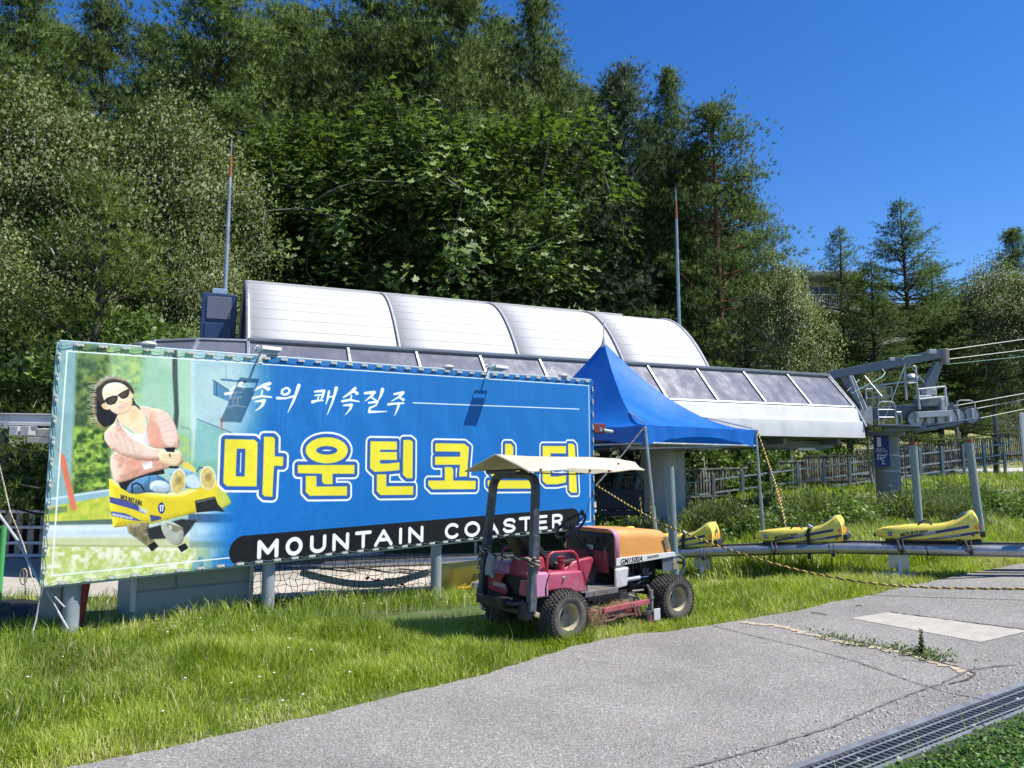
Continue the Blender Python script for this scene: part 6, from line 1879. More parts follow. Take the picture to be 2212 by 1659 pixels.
M_tread = mat('dirty_tyre', (.045, .042, .038), .85, 0, .35, 12, dirt=(.17, .14, .10), dirt_amt=.75, dscale=9, bump=.4)
M_side = mat('dusty_sidewall', (.10, .09, .078), .85, 0, .3, 6, dirt=(.24, .20, .15), dirt_amt=.6, dscale=5, bump=.2)
M_rim = mat('cream_rim', (.50, .44, .31), .55, .1, .15, 8, dirt=(.16, .12, .08), dirt_amt=.7, dscale=9)
M_hub = mat('grey_hub', (.26, .25, .22), .6, .2, .25, 14, dirt=(.12, .1, .08), dirt_amt=.6, dscale=14)
M_rred = mat('rail_red_paint', (.40, .03, .055), .35, 0, .12, 6)
M_plate = mat('worn_step_plate', (.16, .17, .17), .6, .3, .3, 9, dirt=(.25, .12, .09), dirt_amt=.5, dscale=6, bump=.3)
M_seat = mat('cracked_seat_vinyl', (.022, .016, .014), .5, 0, .3, 8, dirt=(.09, .04, .03), dirt_amt=.6, dscale=4)
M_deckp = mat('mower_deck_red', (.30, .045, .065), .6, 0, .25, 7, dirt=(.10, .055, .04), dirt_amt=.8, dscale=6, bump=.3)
M_eng = mat('greasy_engine', (.018, .018, .018), .55, .2, .5, 8, dirt=(.08, .07, .06), dirt_amt=.5, dscale=8)
M_chrome = mat('chrome_rod', (.6, .6, .6), .18, 1.0, .05, 8)

# wheels
def tyre(width=.25, R=.243, r=.127):
    b = MB(); hw = width / 2
    prof = [(r + .004, -hw * .66), (r, -hw * .80), (r + .02, -hw * .95), (r + .055, -hw), (R - .03, -hw * .98), (R - .012, -hw * .86), (R - .006, -hw * .5), (R - .004, 0), (R - .006, hw * .5), (R - .012, hw * .86), (R - .03, hw * .98), (r + .055, hw), (r + .02, hw * .95), (r, hw * .80), (r + .004, hw * .66)]
    b.mi(1); b.lathe(prof, (0, 0, 0), 'y', 48, True)
    b.mi(0); b.lathe([(R - .018, -hw * .93), (R - .011, -hw * .86), (R - .005, -hw * .5), (R - .003, 0), (R - .005, hw * .5), (R - .011, hw * .86), (R - .018, hw * .93)], (0, 0, 0), 'y', 48)
    rows = 7; per = 40
    for j in range(rows):
        y = (j - (rows - 1) / 2) * (width * .93 / (rows - 1))
        rr = R - .004 - .012 * (abs(y) / hw) ** 3
        for i in range(per):
            a = 2 * math.pi * (i + (j % 2) * .5) / per
            t = .019
            e = Vector((math.cos(a), 0, math.sin(a))); tn = Vector((-math.sin(a), 0, math.cos(a))); yy_ = Vector((0, 1, 0))
            c_ = e * (rr + t / 2 - .004) + yy_ * y
            k = .0105 if abs(j - 3) < 3 else .009
            vs = []
            for sz, f in ((-1, 1.15), (1, .8)):
                for sx, sy in ((-1, -1), (1, -1), (1, 1), (-1, 1)): vs.append(c_ + e * sz * t / 2 + tn * sx * k * f + yy_ * sy * .0115 * f)
            b.add(vs, [(4, 5, 6, 7), (0, 1, 5, 4), (1, 2, 6, 5), (2, 3, 7, 6), (3, 0, 4, 7)])
    # shoulder lugs
    for sgn in (-1, 1):
        for i in range(per):
            a = 2 * math.pi * (i + .25) / per
            e = Vector((math.cos(a), 0, math.sin(a))); tn = Vector((-math.sin(a), 0, math.cos(a)))
            vs = []
            for rr, yy2 in ((R - .012, hw * .9), (R - .038, hw * .995), (R - .006, hw * .9), (R - .036, hw * 1.04)):
                for s_ in (-1, 1): vs.append(e * rr + tn * s_ * .009 + Vector((0, sgn * yy2, 0)))
            b.add(vs, [(4, 5, 7, 6), (0, 4, 6, 2), (1, 3, 7, 5), (2, 6, 7, 3)])
    return b.build('wheel', [M_tread, M_side], mw, smooth=True)
def rim(par, side):
    b = MB(); s_ = side
    b.lathe([(.128, .085 * s_), (.132, .10 * s_), (.124, .105 * s_), (.117, .095 * s_), (.113, .04 * s_), (.108, -.0 * s_), (.08, -.012 * s_), (.03, -.012 * s_), (0, -.012 * s_)], (0, 0, 0), 'y', 40)
    r_ = b.build('rim', M_rim, par, smooth=True)
    b = MB(); b.cyl((0, -.02 * s_, 0), (0, .012 * s_, 0), .085, n=28); b.cyl((0, 0, 0), (0, .04 * s_, 0), .032, n=20)
    for i in range(5):
        a = 2 * math.pi * i / 5 + .3; b.cyl((.058 * math.cos(a), .0, .058 * math.sin(a)), (.058 * math.cos(a), .026 * s_, .058 * math.sin(a)), .010, n=6)
    b.build('hub', M_hub, par, smooth=True)
ty0 = None
for (x, y, side, st) in ((0, -.415, -1, 0), (0, .415, 1, 0), (1.60, -.415, -1, 4), (1.60, .415, 1, 4)):
    if ty0 is None: o = tyre(); ty0 = o
    else: o = inst(ty0, 'wheel', (0, 0, 0), parent=mw)
    o.location = (x, y, .243 - .012); o.rotation_euler = (0, random.uniform(0, 1), rad(-st))
    rim(o, side)

# dark under-frame, engine masses
b = MB()
b.box((.55, 0, .36), (2.2, .36, .09)); b.box((0, 0, .27), (.16, .6, .14)); b.box((1.6, 0, .28), (.12, .6, .1)); b.box((-.11, 0, .40), (.30, .60, .2)); b.box((1.25, 0, .50), (.72, .40, .26))
b.cyl((1.1, -.22, .38), (1.45, -.22, .36), .045, n=12); b.box((1.0, -.26, .5), (.22, .05, .18)); b.box((.8, -.26, .34), (.5, .05, .06))
b.build('chassis', M_eng, mw, bevel=.008)
b = MB()
for i in range(6): b.box((1.02 + i * .06, -.215, .53), (.012, .03, .2))
b.tube([(1.0, -.24, .6), (1.12, -.27, .52), (1.25, -.25, .45), (1.4, -.27, .42)], .012, 8); b.tube([(1.05, -.25, .42), (1.2, -.29, .40), (1.38, -.28, .47), (1.5, -.24, .5)], .01, 8)
b.box((1.32, -.28, .52), (.10, .06, .07)); b.cyl((1.36, -.34, .30), (1.36, -.28, .37), .02, n=10)
b.build('engine_details', M_dark, mw)
# rear bonnet pieces: left half with lettering, torn gap, right corner, upper hump
def block(name, x0, x1, y0, y1, z0, z1, m_, tx=.0, ty=.0, bev=.03, parent=mw):
    b = MB()
    lo = [(x0, y0, z0), (x1, y0, z0), (x1, y1, z0), (x0, y1, z0)]
    hi = [(x0 + tx, y0 + ty, z1), (x1 - tx * .4, y0 + ty, z1), (x1 - tx * .4, y1 - ty, z1), (x0 + tx, y1 - ty, z1)]
    b.add(lo + hi, [(3,2,1,0), (4,5,6,7), (0,1,5,4), (1,2,6,5), (2,3,7,6), (3,0,4,7)])
    return b.build(name, m_, parent, smooth=True, bevel=bev, seg=3)
block('rear_core', -.29, -.05, -.30, .30, .40, .60, M_eng, bev=.02)
# torn shell: polygons with thickness
def shell(name, poly, x0, x1, m_, bev=.006):
    b = MB(); b.prism(poly, lambda y, z: (x0, y, z), lambda y, z: (x1, y, z)); return b.build(name, m_, mw, bevel=bev)
shell('rear_cover', [(y + .065, z) for y, z in [(.27, .42), (.25, .575), (.235, .60), (.02, .60), (-.01, .585), (.03, .555), (.045, .53), (.02, .51), (-.02, .50), (-.05, .465), (-.06, .44), (-.05, .41), (.0, .40)]], -.345, -.32, M_pinkd)
block('rear_cover', -.342, -.10, .30, .345, .42, .60, M_pinkd, bev=.015)
b = MB(); b.box((-.22, .19, .602), (.24, .24, .012)); b.build('rear_cover', M_lilac, mw, bevel=.004)
shell('rear_cover', [(y + .065, z) for y, z in [(-.25, .425), (-.245, .48), (-.265, .53), (-.26, .565), (-.30, .575), (-.46, .60), (-.46, .43)]], -.345, -.32, M_pink)
block('side_cover', -.342, -.17, -.425, -.38, .425, .655, M_lilac, tx=.01, bev=.018)
b = MB(); b.box((-.25, -.34, .635), (.17, .13, .03)); b.build('side_cover', M_lilac, mw, bevel=.01)
block('tank_hump', -.30, -.08, -.30, .06, .585, .785, M_pinkd, tx=.03, ty=.03, bev=.03)
block('tank_hump', -.30, .0, .05, .34, .585, .70, M_lilac, tx=.02, ty=.02, bev=.03)
# right and left fenders
for s_ in (-1, 1):
    b = MB()
    poly = [(-.205, .50), (-.165, .63), (-.15, .648), (.262, .636), (.277, .61), (.325, .425), (.17, .425), (.10, .46), (.0, .475), (-.15, .475), (-.2, .455)]
    y0, y1 = (-.425, -.19) if s_ < 0 else (.19, .425)
    b.xz(poly, y0, y1); b.build('fender', M_pink, mw, smooth=True, bevel=.022, seg=3)
b = MB(); b.tube([(-.165, -.427, .635), (-.19, -.43, .60), (-.215, -.43, .52), (-.21, -.43, .44)], .006, 6); b.tube([(.27, -.427, .63), (.3, -.43, .55), (.325, -.43, .43)], .006, 6); b.build('rubber_seam', M_black, mw)
b = MB(); b.cyl((-.005 + .02, -.425, .588), (.015, -.445, .588), .013, n=12); b.build('knob', M_dirtw, mw, smooth=True)
b = MB(); b.cyl((.015, -.445, .588), (.015, -.452, .588), .007, n=10); b.build('knob_centre', M_black, mw)
# red grab rail, fuel cap
b = MB(); b.tube([(-.14, -.36, .62), (-.14, -.36, .75), (-.13, -.36, .785), (-.10, -.36, .815), (-.06, -.36, .828), (.17, -.36, .825), (.21, -.36, .815), (.245, -.36, .785), (.26, -.36, .75), (.29, -.36, .62)], .013, 12); b.build('grab_rail', M_rred, mw, smooth='all')
b = MB(); b.tube([(-.14, .36, .62), (-.14, .36, .75), (-.10, .36, .815), (.17, .36, .825), (.245, .36, .785), (.29, .36, .62)], .013, 12); b.build('grab_rail', M_rred, mw, smooth='all')
b = MB(); b.cyl((.10, -.30, .62), (.10, -.30, .72), .034, n=20); nk = b.build('filler_neck', M_rred, mw, smooth=True)
b = MB(); b.cyl((.10, -.30, .715), (.10, -.30, .722), .042, n=20); b.build('seal', M_black, nk)
b = MB(); b.lathe([(0, .775), (.036, .775), (.042, .768), (.042, .725), (0, .722)], (.10, -.30, 0), 'z', 20); b.build('cap', M_rred, nk, smooth=True)
# body under the seat with sloping red front
b = MB(); b.xz([(-.1, .40), (-.12, .60), (.24, .64), (.42, .705), (.62, .725), (.655, .70), (.53, .42)], -.20, .20); b.build('seat_base', M_pinkd, mw, smooth=True, bevel=.02, seg=3)
b = MB(); b.xz([(.26, .64), (.33, .70), (.42, .71), (.40, .60), (.30, .50)], -.235, -.195); b.build('side_bracket', M_pink, mw, smooth=True, bevel=.015)
b = MB(); b.xz([(.26, .64), (.33, .70), (.42, .71), (.40, .60), (.30, .50)], .195, .235); b.build('side_bracket', M_pink, mw, smooth=True, bevel=.015)
# seat
b = MB(); rs = []
for t, (x, z) in enumerate(((.0, .66), (-.04, .70), (-.10, .80), (-.17, .90), (-.215, .955), (-.235, .965))):
    w_ = (.20, .22, .225, .215, .19, .12)[t]
    rs.append([(x - .02, -w_, z), (x + .035, -w_ * .92, z + .01), (x + .02, 0, z + .004), (x + .035, w_ * .92, z + .01), (x - .02, w_, z), (x - .045, 0, z)])
b.rings(rs); b.build('seat_back', M_seat, mw, smooth='all')
b = MB(); b.xz([(-.05, .655), (-.03, .70), (.12, .705), (.36, .725), (.41, .71), (.40, .67), (.1, .64)], -.20, .20); b.build('seat_cushion', M_seat, mw, smooth=True, bevel=.02, seg=3)
b = MB(); b.xz([(-.22, .93), (-.165, .935), (.08, .70), (.16, .70), (.16, .67), (.04, .66)], -.235, -.215); b.build('seat_side', M_seat, mw, bevel=.006)
# steering
b = MB(); b.cyl((.775, -.05, .70), (.53, -.0, 1.0), .02, n=14); b.build('steering_column', M_dark, mw, smooth=True)
cen = Vector((.505, 0.0, 1.035)); ax_ = (Vector((.53, 0, 1.0)) - Vector((.775, -.05, .70))).normalized()
ux = ax_.cross(Vector((0, 1, 0))).normalized(); uy = ax_.cross(ux)
b = MB(); b.tube([cen + (ux * math.cos(a) + uy * math.sin(a)) * .185 for a in np.linspace(0, 2 * math.pi, 41)], .014, 10, caps=False); sw = b.build('steering_wheel', M_blk, mw, smooth='all')
b = MB()
for a in (0.5, 2.6, 4.7): b.beam(cen - ax_ * .03, cen + (ux * math.cos(a) + uy * math.sin(a)) * .18, .03, .01, ax_)
b.cyl(cen - ax_ * .05, cen + ax_ * .012, .038, .03, 20); b.build('spokes', M_blk, sw, smooth=True)
a = 2.7; q = cen + (ux * math.cos(a) + uy * math.sin(a)) * .185
b = MB(); b.cyl(q, q + ax_ * .055, .012, .026, 14); b.build('spinner_knob', M_blk, sw, smooth=True)
# dashboard and hood
b = MB(); b.xz([(.78, .62), (.78, .93), (.80, .965), (.86, .965), (.86, .62)], -.34, .34); b.build('dash_panel', M_blk, mw, bevel=.01)
b = MB(); b.box((.772, .02, .66), (.02, .60, .22)); b.build('footwell_panel', M_deckp, mw)  # darker deck red here: the shade under the hood is put into the colour
b = MB()
for y, z, r_ in ((.09, .86, .03), (-.17, .845, .034), (-.25, .82, .024)): b.lathe([(0, -.006), (r_ * .8, -.006), (r_, -.002), (r_, .008)], (.776, y, z), 'x', 20)
b.box((.772, -.02, .862), (.012, .13, .055)); b.box((.768, -.10, .875), (.02, .04, .07)); b.build('gauges', M_dark, mw)
b = MB(); b.box((.768, .0, .80), (.006, .12, .045)); pl_ = b.build('dash_label', M_dirtw, mw, bevel=.004)
text_mesh('▷ 1500RT', M_rb, (.7635, .045, .79), (0, -1, 0), (0, 0, 1), .022, mw, 'label_print', .01, width=.085)
b = MB(); b.tube([(.765, -.25, .815), (.755, -.252, .77), (.76, -.25, .68)], .006, 6); b.build('key_cord', M_hub, mw)
# hood: cross sections along x
def hsec(x, hw, zt, zb, cr):
    n = 5; P_ = [(x, -hw, zb)]
    for i in range(n + 1):
        a = math.pi - i * math.pi / 2 / n
        P_.append((x, -hw + cr + cr * math.cos(a), zt - cr + cr * math.sin(a)))
    for i in range(n + 1):
        a = math.pi / 2 - i * math.pi / 2 / n
        P_.append((x, hw - cr + cr * math.cos(a), zt - cr + cr * math.sin(a)))
    P_.append((x, hw, zb)); return P_
b = MB(); rs = [hsec(.80, .375, .995, .71, .09), hsec(.86, .372, .995, .71, .09), hsec(1.2, .365, .985, .71, .09), hsec(1.5, .355, .965, .71, .09), hsec(1.60, .345, .95, .71, .09), hsec(1.655, .335, .915, .71, .07), hsec(1.70, .33, .82, .71, .05), hsec(1.725, .325, .735, .71, .02)]
b.rings(rs, closed=True, caps=True); b.build('hood', M_orange, mw, smooth=True)
b = MB(); rs = [hsec(.775, .378, .998, .63, .09), hsec(.80, .382, 1.002, .63, .09), hsec(.845, .380, 1.0, .63, .09)]
b.rings(rs, closed=False, caps=False)
for P_ in (hsec(.775, .378, .998, .63, .09),):
    pass
o = b.build('hood_rim', M_lilac, mw, smooth='all'); sm = o.modifiers.new('t', 'SOLIDIFY'); sm.thickness = .008
b = MB(); b.xz([(.79, .63), (.79, .712), (1.70, .716), (1.735, .70), (1.73, .665)], -.383, -.366); b.xz([(.79, .63), (.79, .712), (1.70, .716), (1.735, .70), (1.73, .665)], .366, .383); b.build('white_strip', M_dirtw, mw, bevel=.004)
sl_ = (.665 - .63) / .94
text_mesh('GM1500A', M_rb, (.85, -.3845, .643), (1, 0, sl_ * .9), (0, 0, 1), .080, mw, 'lettering', .03, width=.34, shear=.25)
text_mesh('BARONESS', M_rb, (1.27, -.3845, .672), (1, 0, sl_), (0, 0, 1), .040, mw, 'lettering', .012, width=.18)
text_mesh('BARONESS', M_dirtw, (-.3475, .23, .475), (0, -1, -.05), (0, 0, 1), .055, mw, 'lettering', .012, width=.20)
b = MB()
b.add([(1.545, -.3575, .885), (1.61, -.3475, .89), (1.675, -.3375, .745), (1.60, -.348, .735)], [(0, 1, 2, 3)])
b.v = [(x, y - .012, z) for x, y, z in b.v]; b.build('side_grille', mat('olive_grille', (.15, .13, .09), .7, 0, .3, 20), mw, recalc=False)
b = MB(); b.xz([(1.70, .72), (1.735, .70), (1.73, .50), (1.70, .50)], -.33, .33); b.build('front_grille', M_eng, mw)
for y in (-.355, .355): b = MB(); b.box((1.655, y, .585), (.24, .015, .16)); b.build('front_frame', mat('blue_grey_frame', (.11, .13, .15), .5, .1, .2, 6, dirt=(.3, .26, .2), dirt_amt=.4), mw, bevel=.004)
b = MB(); b.lathe([(0, 0), (.035, 0), (.03, -.008), (0, -.01)], (1.74, -.362, .60), 'y', 8); b.box((1.74, -.366, .56), (.07, .006, .08)); b.build('torn_lamp', mat('tan_plate', (.3, .24, .16), .6), mw)
b = MB(); b.box((.84, -.37, .61), (.14, .04, .03)); b.build('rim_bracket', M_plate, mw, bevel=.005)
b = MB(); rs = []
b.add([(.735, -.43, .605), (.93, -.43, .615), (.905, -.43, .425), (.72, -.43, .405), (.735, -.41, .612), (.93, -.41, .62), (.905, -.415, .425), (.72, -.415, .405)], [(0, 1, 2, 3), (0, 4, 5, 1), (1, 5, 6, 2), (3, 2, 6, 7), (0, 3, 7, 4)])
b.build('side_guard', M_rustw, mw, bevel=.015, smooth=True)
b = MB(); b.cyl((.95, -.30, .465), (1.22, -.30, .47), .026, n=18); b.build('steering_cylinder', M_lgrey, mw, smooth=True)
b = MB(); b.cyl((1.22, -.30, .47), (1.36, -.30, .468), .012, n=12); b.build('cylinder_rod', M_chrome, mw, smooth=True)
b = MB(); b.tube([(1.78, -.30, .65), (1.86, -.32, .655), (1.93, -.33, .62), (1.95, -.33, .56), (1.93, -.33, .50), (1.88, -.32, .43)], .02, 12); b.tube([(1.78, .30, .65), (1.86, .32, .655), (1.93, .33, .62), (1.95, .33, .56), (1.88, .32, .43)], .02, 12); b.cyl((1.95, -.33, .57), (1.95, .33, .57), .018, n=10); b.build('front_guard', mat('dull_grey_tube', (.10, .11, .12), .4, .4, .2, 6), mw, smooth=True)
# step and floor
b = MB(); b.box((.52, 0, .425), (.56, .88, .012)); b.build('floor_plate', M_plate, mw, bevel=.003)
b = MB(); b.beam((.28, -.445, .40), (.74, -.445, .405), .012, .055); b.build('step_edge', M_plate, mw, bevel=.003)
b = MB()
for x in (.40, .58): b.cyl((x, -.452, .405), (x, -.46, .405), .010, n=8)
b.build('rivets', M_rust, mw)
b = MB(); b.beam((.70, -.15, .60), (.62, -.17, .45), .09, .012, (0, 1, 0)); b.beam((.70, .12, .60), (.62, .12, .45), .09, .012, (0, 1, 0)); b.build('pedal', M_dark, mw)
b = MB(); b.beam((.35, -.40, .36), (1.0, -.34, .31), .03, .06); b.beam((.45, -.36, .30), (.75, -.36, .34), .04, .05); b.build('lift_arm', M_dark, mw)
# mower deck
b = MB()
b.xz([(.32, .12), (.34, .215), (.42, .235), (1.05, .235), (1.12, .20), (1.13, .12)], -.42, .42); b.build('deck', M_deckp, mw, bevel=.02)
b = MB(); b.beam((.47, -.50, .235), (1.19, -.50, .255), .035, .05); b.build('deck_bar', M_pink if False else mat('worn_pink_bar', (.42, .09, .12), .55, 0, .2, 8, dirt=(.2, .08, .06), dirt_amt=.7, dscale=9), mw, bevel=.005)
b = MB(); b.beam((.49, -.50, .23), (.41, -.50, .06), .025, .03, (1, 0, 0)); b.beam((.90, -.50, .25), (.94, -.50, .13), .04, .03, (1, 0, 0)); b.beam((.95, -.50, .25), (1.0, -.505, .13), .02, .03, (1, 0, 0))
b.xz([(.47, .125), (.49, .14), (.62, .14), (.66, .165), (.95, .165), (.97, .15), (.64, .145), (.62, .125)], -.515, -.44); b.box((.66, -.49, .19), (.3, .02, .05)); b.build('skid', mat('rusty_skid', (.16, .07, .055), .8, 0, .3, 10, dirt=(.28, .22, .16), dirt_amt=.5, dscale=8, bump=.3), mw)
b = MB(); b.cyl((1.17, -.51, .13), (1.17, -.51, .37), .022, n=14); b.cyl((1.17, -.51, .28), (1.17, -.51, .30), .03, n=14); b.build('caster_post', M_hub, mw, smooth=True)
b = MB(); b.cyl((1.12, -.57, .085), (1.12, -.49, .085), .085, n=24); cw = b.build('caster_wheel', M_black, mw, smooth=True, bevel=.01)
b = MB(); b.cyl((1.12, -.575, .085), (1.12, -.485, .085), .05, n=20); b.build('caster_hub', M_deckp, cw, smooth=True)
b = MB(); b.box((1.17, -.585, .13), (.10, .012, .12)); b.box((1.17, -.475, .13), (.10, .012, .12)); b.build('caster_fork', M_lgrey, cw, bevel=.01)
b = MB(); b.tube([(.95, -.33, .33), (1.05, -.36, .30), (1.12, -.38, .27), (1.14, -.40, .22)], .014, 8); b.tube([(1.0, -.40, .36), (1.15, -.42, .36)], .01, 8); b.build('link_rod', M_hub, mw, smooth=True)
# dry clippings heaped on the deck
r_ = np.random.default_rng(3)
N = 2600
C_ = np.stack([r_.uniform(.34, .98, N), -r_.uniform(.18, .52, N), .235 + .04 * r_.random(N)], 1)
dr = r_.random(N) < .35
C_[dr, 0] = r_.uniform(.30, .52, dr.sum()); C_[dr, 1] = -.46 - .05 * r_.random(dr.sum()); C_[dr, 2] = r_.uniform(.05, .24, dr.sum())
D_ = r_.normal(size=(N, 3)); D_[:, 2] *= .5; D_[dr, 2] -= 1.0; D_ /= np.linalg.norm(D_, axis=1)[:, None]
W_ = np.cross(D_, r_.normal(size=(N, 3))); W_ /= np.linalg.norm(W_, axis=1)[:, None]
Ls = r_.uniform(.03, .08, N)[:, None]
V_ = np.stack([C_ - W_ * .002, C_ + W_ * .002, C_ + D_ * Ls], 1)
me = npmesh('grass_clippings', V_, 3, [(0, 1, 2)], r_.random(N))
o = meobj('grass_clippings', me, leafmat('straw', [(0, (.30, .22, .12)), (1, (.50, .40, .24))], .8, .2), mw, kind='stuff')
# rear bumper, towing gear
b = MB(); b.tube([(-.40, .33, .39), (-.49, .30, .385), (-.50, .1, .375), (-.50, -.1, .37), (-.49, -.28, .375), (-.40, -.34, .39)], .022, 10); b.box((-.42, .0, .30), (.05, .6, .05)); b.box((-.39, -.33, .31), (.08, .12, .16)); b.box((-.39, .36, .36), (.08, .1, .14)); b.cyl((-.46, .25, .24), (-.46, .25, .42), .014, n=10); b.build('rear_bumper', M_blk, mw, smooth=True, bevel=.004)
b = MB(); b.cyl((-.475, .25, .25), (-.475, .25, .40), .012, n=10); b.build('hitch_pin', M_rim, mw)
b = MB(); b.box((-.25, -.36, .25), (.12, .05, .05), Matrix.Rotation(.4, 3, 'Y')); b.build('axle_clamp', M_rim, mw, bevel=.01)
# roll-over hoop: square tube bent to an arch
b = MB(); w2 = .03
path_ = []
ys, zb, zt, r0 = .40, .33, 1.57, .13
path_ += [(ys, zb), (ys - .03, 1.0), (ys - .055, zt - r0)]
for i in range(1, 9):
    a = i / 8 * math.pi / 2; path_.append((ys - .055 - r0 + r0 * math.cos(a), zt - r0 + r0 * math.sin(a)))
path_ = path_ + [(-y, z) for y, z in reversed(path_)]
rs = []
for i, (y, z) in enumerate(path_):
    a_, c_ = path_[max(0, i - 1)], path_[min(len(path_) - 1, i + 1)]
    d = Vector((0, c_[0] - a_[0], c_[1] - a_[1])).normalized(); n_ = Vector((0, -d.z, d.y)); X_ = Vector((1, 0, 0))
    c0 = Vector((-.37 + .11 * (z - .33) / 1.2, y, z))
    rs.append([c0 + X_ * .038 + n_ * w2, c0 - X_ * .038 + n_ * w2, c0 - X_ * .038 - n_ * w2, c0 + X_ * .038 - n_ * w2])
b.rings(rs); b.build('roll_bar', M_rops, mw, bevel=.006, smooth=True)
for y in (-.395, .395):
    b = MB(); b.beam((-.37, y, .31), (-.37 + .064, y * .965, 1.01), .082, .066, (0, 1, 0)); b.build('roll_bar_sleeve', M_rops, mw, bevel=.006)
# canopy: folded sheet
cy = [(-.52, 1.625), (-.40, 1.66), (-.02, 1.785), (.30, 1.74), (.52, 1.625)]
xsN = [-.50, -.44, -.10, .25, .60, .92, 1.02, 1.06]
def cz(x, y):
    f = ss(-.6, .1, x)
    ridge = np.interp(y, [-.53, -.45, 0, .45, .53], [1.615, 1.64, 1.785 - .01 * f, 1.64, 1.615])
    flat = np.interp(y, [-.53, -.47, -.38, 0, .38, .47, .53], [1.635, 1.66, 1.745, 1.765, 1.745, 1.66, 1.635])
    z = ridge * (1 - f) + flat * f
    z -= .03 * math.sin(math.pi * min(1, max(0, (x - .0) / .9))) * (1 if y < -.4 else 0)
    z -= .06 * ss(.85, 1.08, x) * (1 - abs(y) / .6)
    return z
b = MB(); XN, YN = 26, 16
vs = []
for i in range(XN + 1):
    x = -.50 + 1.56 * i / XN
    for j in range(YN + 1):
        y = -.53 + 1.06 * j / YN
        xx = x + (.03 * (abs(y) / .53) if i == XN else 0)
        vs.append((xx, y, cz(x, y)))
fs = [(i*(YN+1)+j, (i+1)*(YN+1)+j, (i+1)*(YN+1)+j+1, i*(YN+1)+j+1) for i in range(XN) for j in range(YN)]
b.add(vs, fs); o = b.build('canopy', M_cream, mw, smooth=True); sm = o.modifiers.new('t', 'SOLIDIFY'); sm.thickness = .012; sm.offset = -1
cpy = o
b = MB(); b.xz([(-.05, 1.625), (.10, 1.60), (.35, 1.585), (.60, 1.615), (.62, 1.63), (.0, 1.65)], -.53, -.515); b.build('canopy_flap', M_cream, cpy, bevel=.003)
b = MB(); b.box((-.36, 0, 1.60), (.14, .50, .03)); b.beam((-.4, -.28, 1.612), (.95, -.28, 1.66), .03, .02); b.beam((-.4, .28, 1.612), (.95, .28, 1.66), .03, .02); b.tube([(-.42, -.52, 1.60), (.1, -.51, 1.585), (.35, -.50, 1.60)], .008, 6); b.build('canopy_frame', M_blk, cpy)
b = MB()
for x in (-.36, .28, .55): b.lathe([(0, -.014), (.010, -.012), (.014, 0), (.014, .006)], (x, -.535, cz(x, -.53) + .01), 'y', 10)
b.lathe([(0, -.014), (.010, -.012), (.014, 0)], (.72, -.50, 1.69), 'y', 10); b.build('canopy_bolt', M_rust, cpy)
# lever on the far side
b = MB(); b.tube([(-.25, .40, .62), (-.24, .41, .86), (-.20, .40, .91), (-.10, .38, .91), (-.05, .38, .905)], .012, 8); b.tube([(-.2, .38, .90), (-.12, .36, .84), (.0, .35, .83)], .007, 6); b.build('hand_lever', M_blk, mw, smooth=True)
b = MB(); b.tube([(.72, .24, .66), (.66, .30, .80), (.62, .33, .92)], .008, 6); b.build('gear_lever', M_blk, mw, smooth=True)

# cloth and rope hanging on the roll bar: things of their own, in world space
def mwp(x, y, z): q = MO + fx * x + lxv * y; return Vector((q.x, q.y, z))
rp2 = [mwp(-.42, .40, .86), mwp(-.43, .33, .82), mwp(-.43, .15, .79), mwp(-.43, -.1, .785), mwp(-.43, -.3, .79), mwp(-.42, -.43, .80), mwp(-.35, -.43, .80)]
rope(smooth_pts(rp2), .016, 'black and tan rope lashed across the mower roll bar', 'rope', 'lashing_rope', (M_rtan, M_rb), seg=.02)
for (yy0, nn, lb_) in ((.39, 4, 'rope coils knotted round the left leg of the roll bar'), (-.39, 3, 'rope coils wrapped round the right leg of the roll bar')):
    P_ = []
    for i in range(nn * 16):
        a = i / 16 * 2 * math.pi
        P_.append(mwp(-.33 + .056 * math.cos(a), yy0 + .05 * math.sin(a), .85 - .07 * (yy0 < 0) - i * .0011))
    if yy0 > 0: P_ += [mwp(-.44, .37, .74), mwp(-.44, .34, .68), mwp(-.45, .36, .64), mwp(-.44, .32, .62)]
    rope(P_, .013, lb_, 'rope', 'rope_coil', (M_rtan, M_rb), seg=.02)
# towel draped over the rope
vs, fs = [], []
NU, NV = 18, 16
for i in range(NU + 1):
    u_ = i / NU
    for j in range(NV + 1):
        v_ = j / NV
        t = (v_ - .42)
        xo = -.43 - .030 * math.copysign(min(1, abs(t) * 8), t) + .016 * math.sin(u_ * 15 + v_ * 3)
        z = .812 - abs(t) * .38 - .02 * u_ * (t > 0)
        y = .21 - u_ * (.10 + .06 * abs(t)) + .012 * math.sin(v_ * 9) - .02 * v_
        xo2 = xo - (.02 * math.sin(u_ * 22) * abs(t))
        vs.append(mwp(xo2, y, z))
fs = [(i*(NV+1)+j, (i+1)*(NV+1)+j, (i+1)*(NV+1)+j+1, i*(NV+1)+j+1) for i in range(NU) for j in range(NV)]
b = MB(); b.add(vs, fs); org = tuple(mwp(-.43, .16, .82))
o = b.build('towel', mat('grey_towel', (.36, .37, .39), .9, 0, .12, 12, bump=.4, bscale=120), None, smooth='all', origin=org); tag(o, 'grey cloth draped over the rope on the mower roll bar', 'cloth')
sm = o.modifiers.new('t', 'SOLIDIFY'); sm.thickness = .006
# ------------------------------------------------------------------ plants
def G(r, *s): return r.normal(size=s)
def unit(a): return a / (np.linalg.norm(a, axis=-1, keepdims=True) + 1e-9)

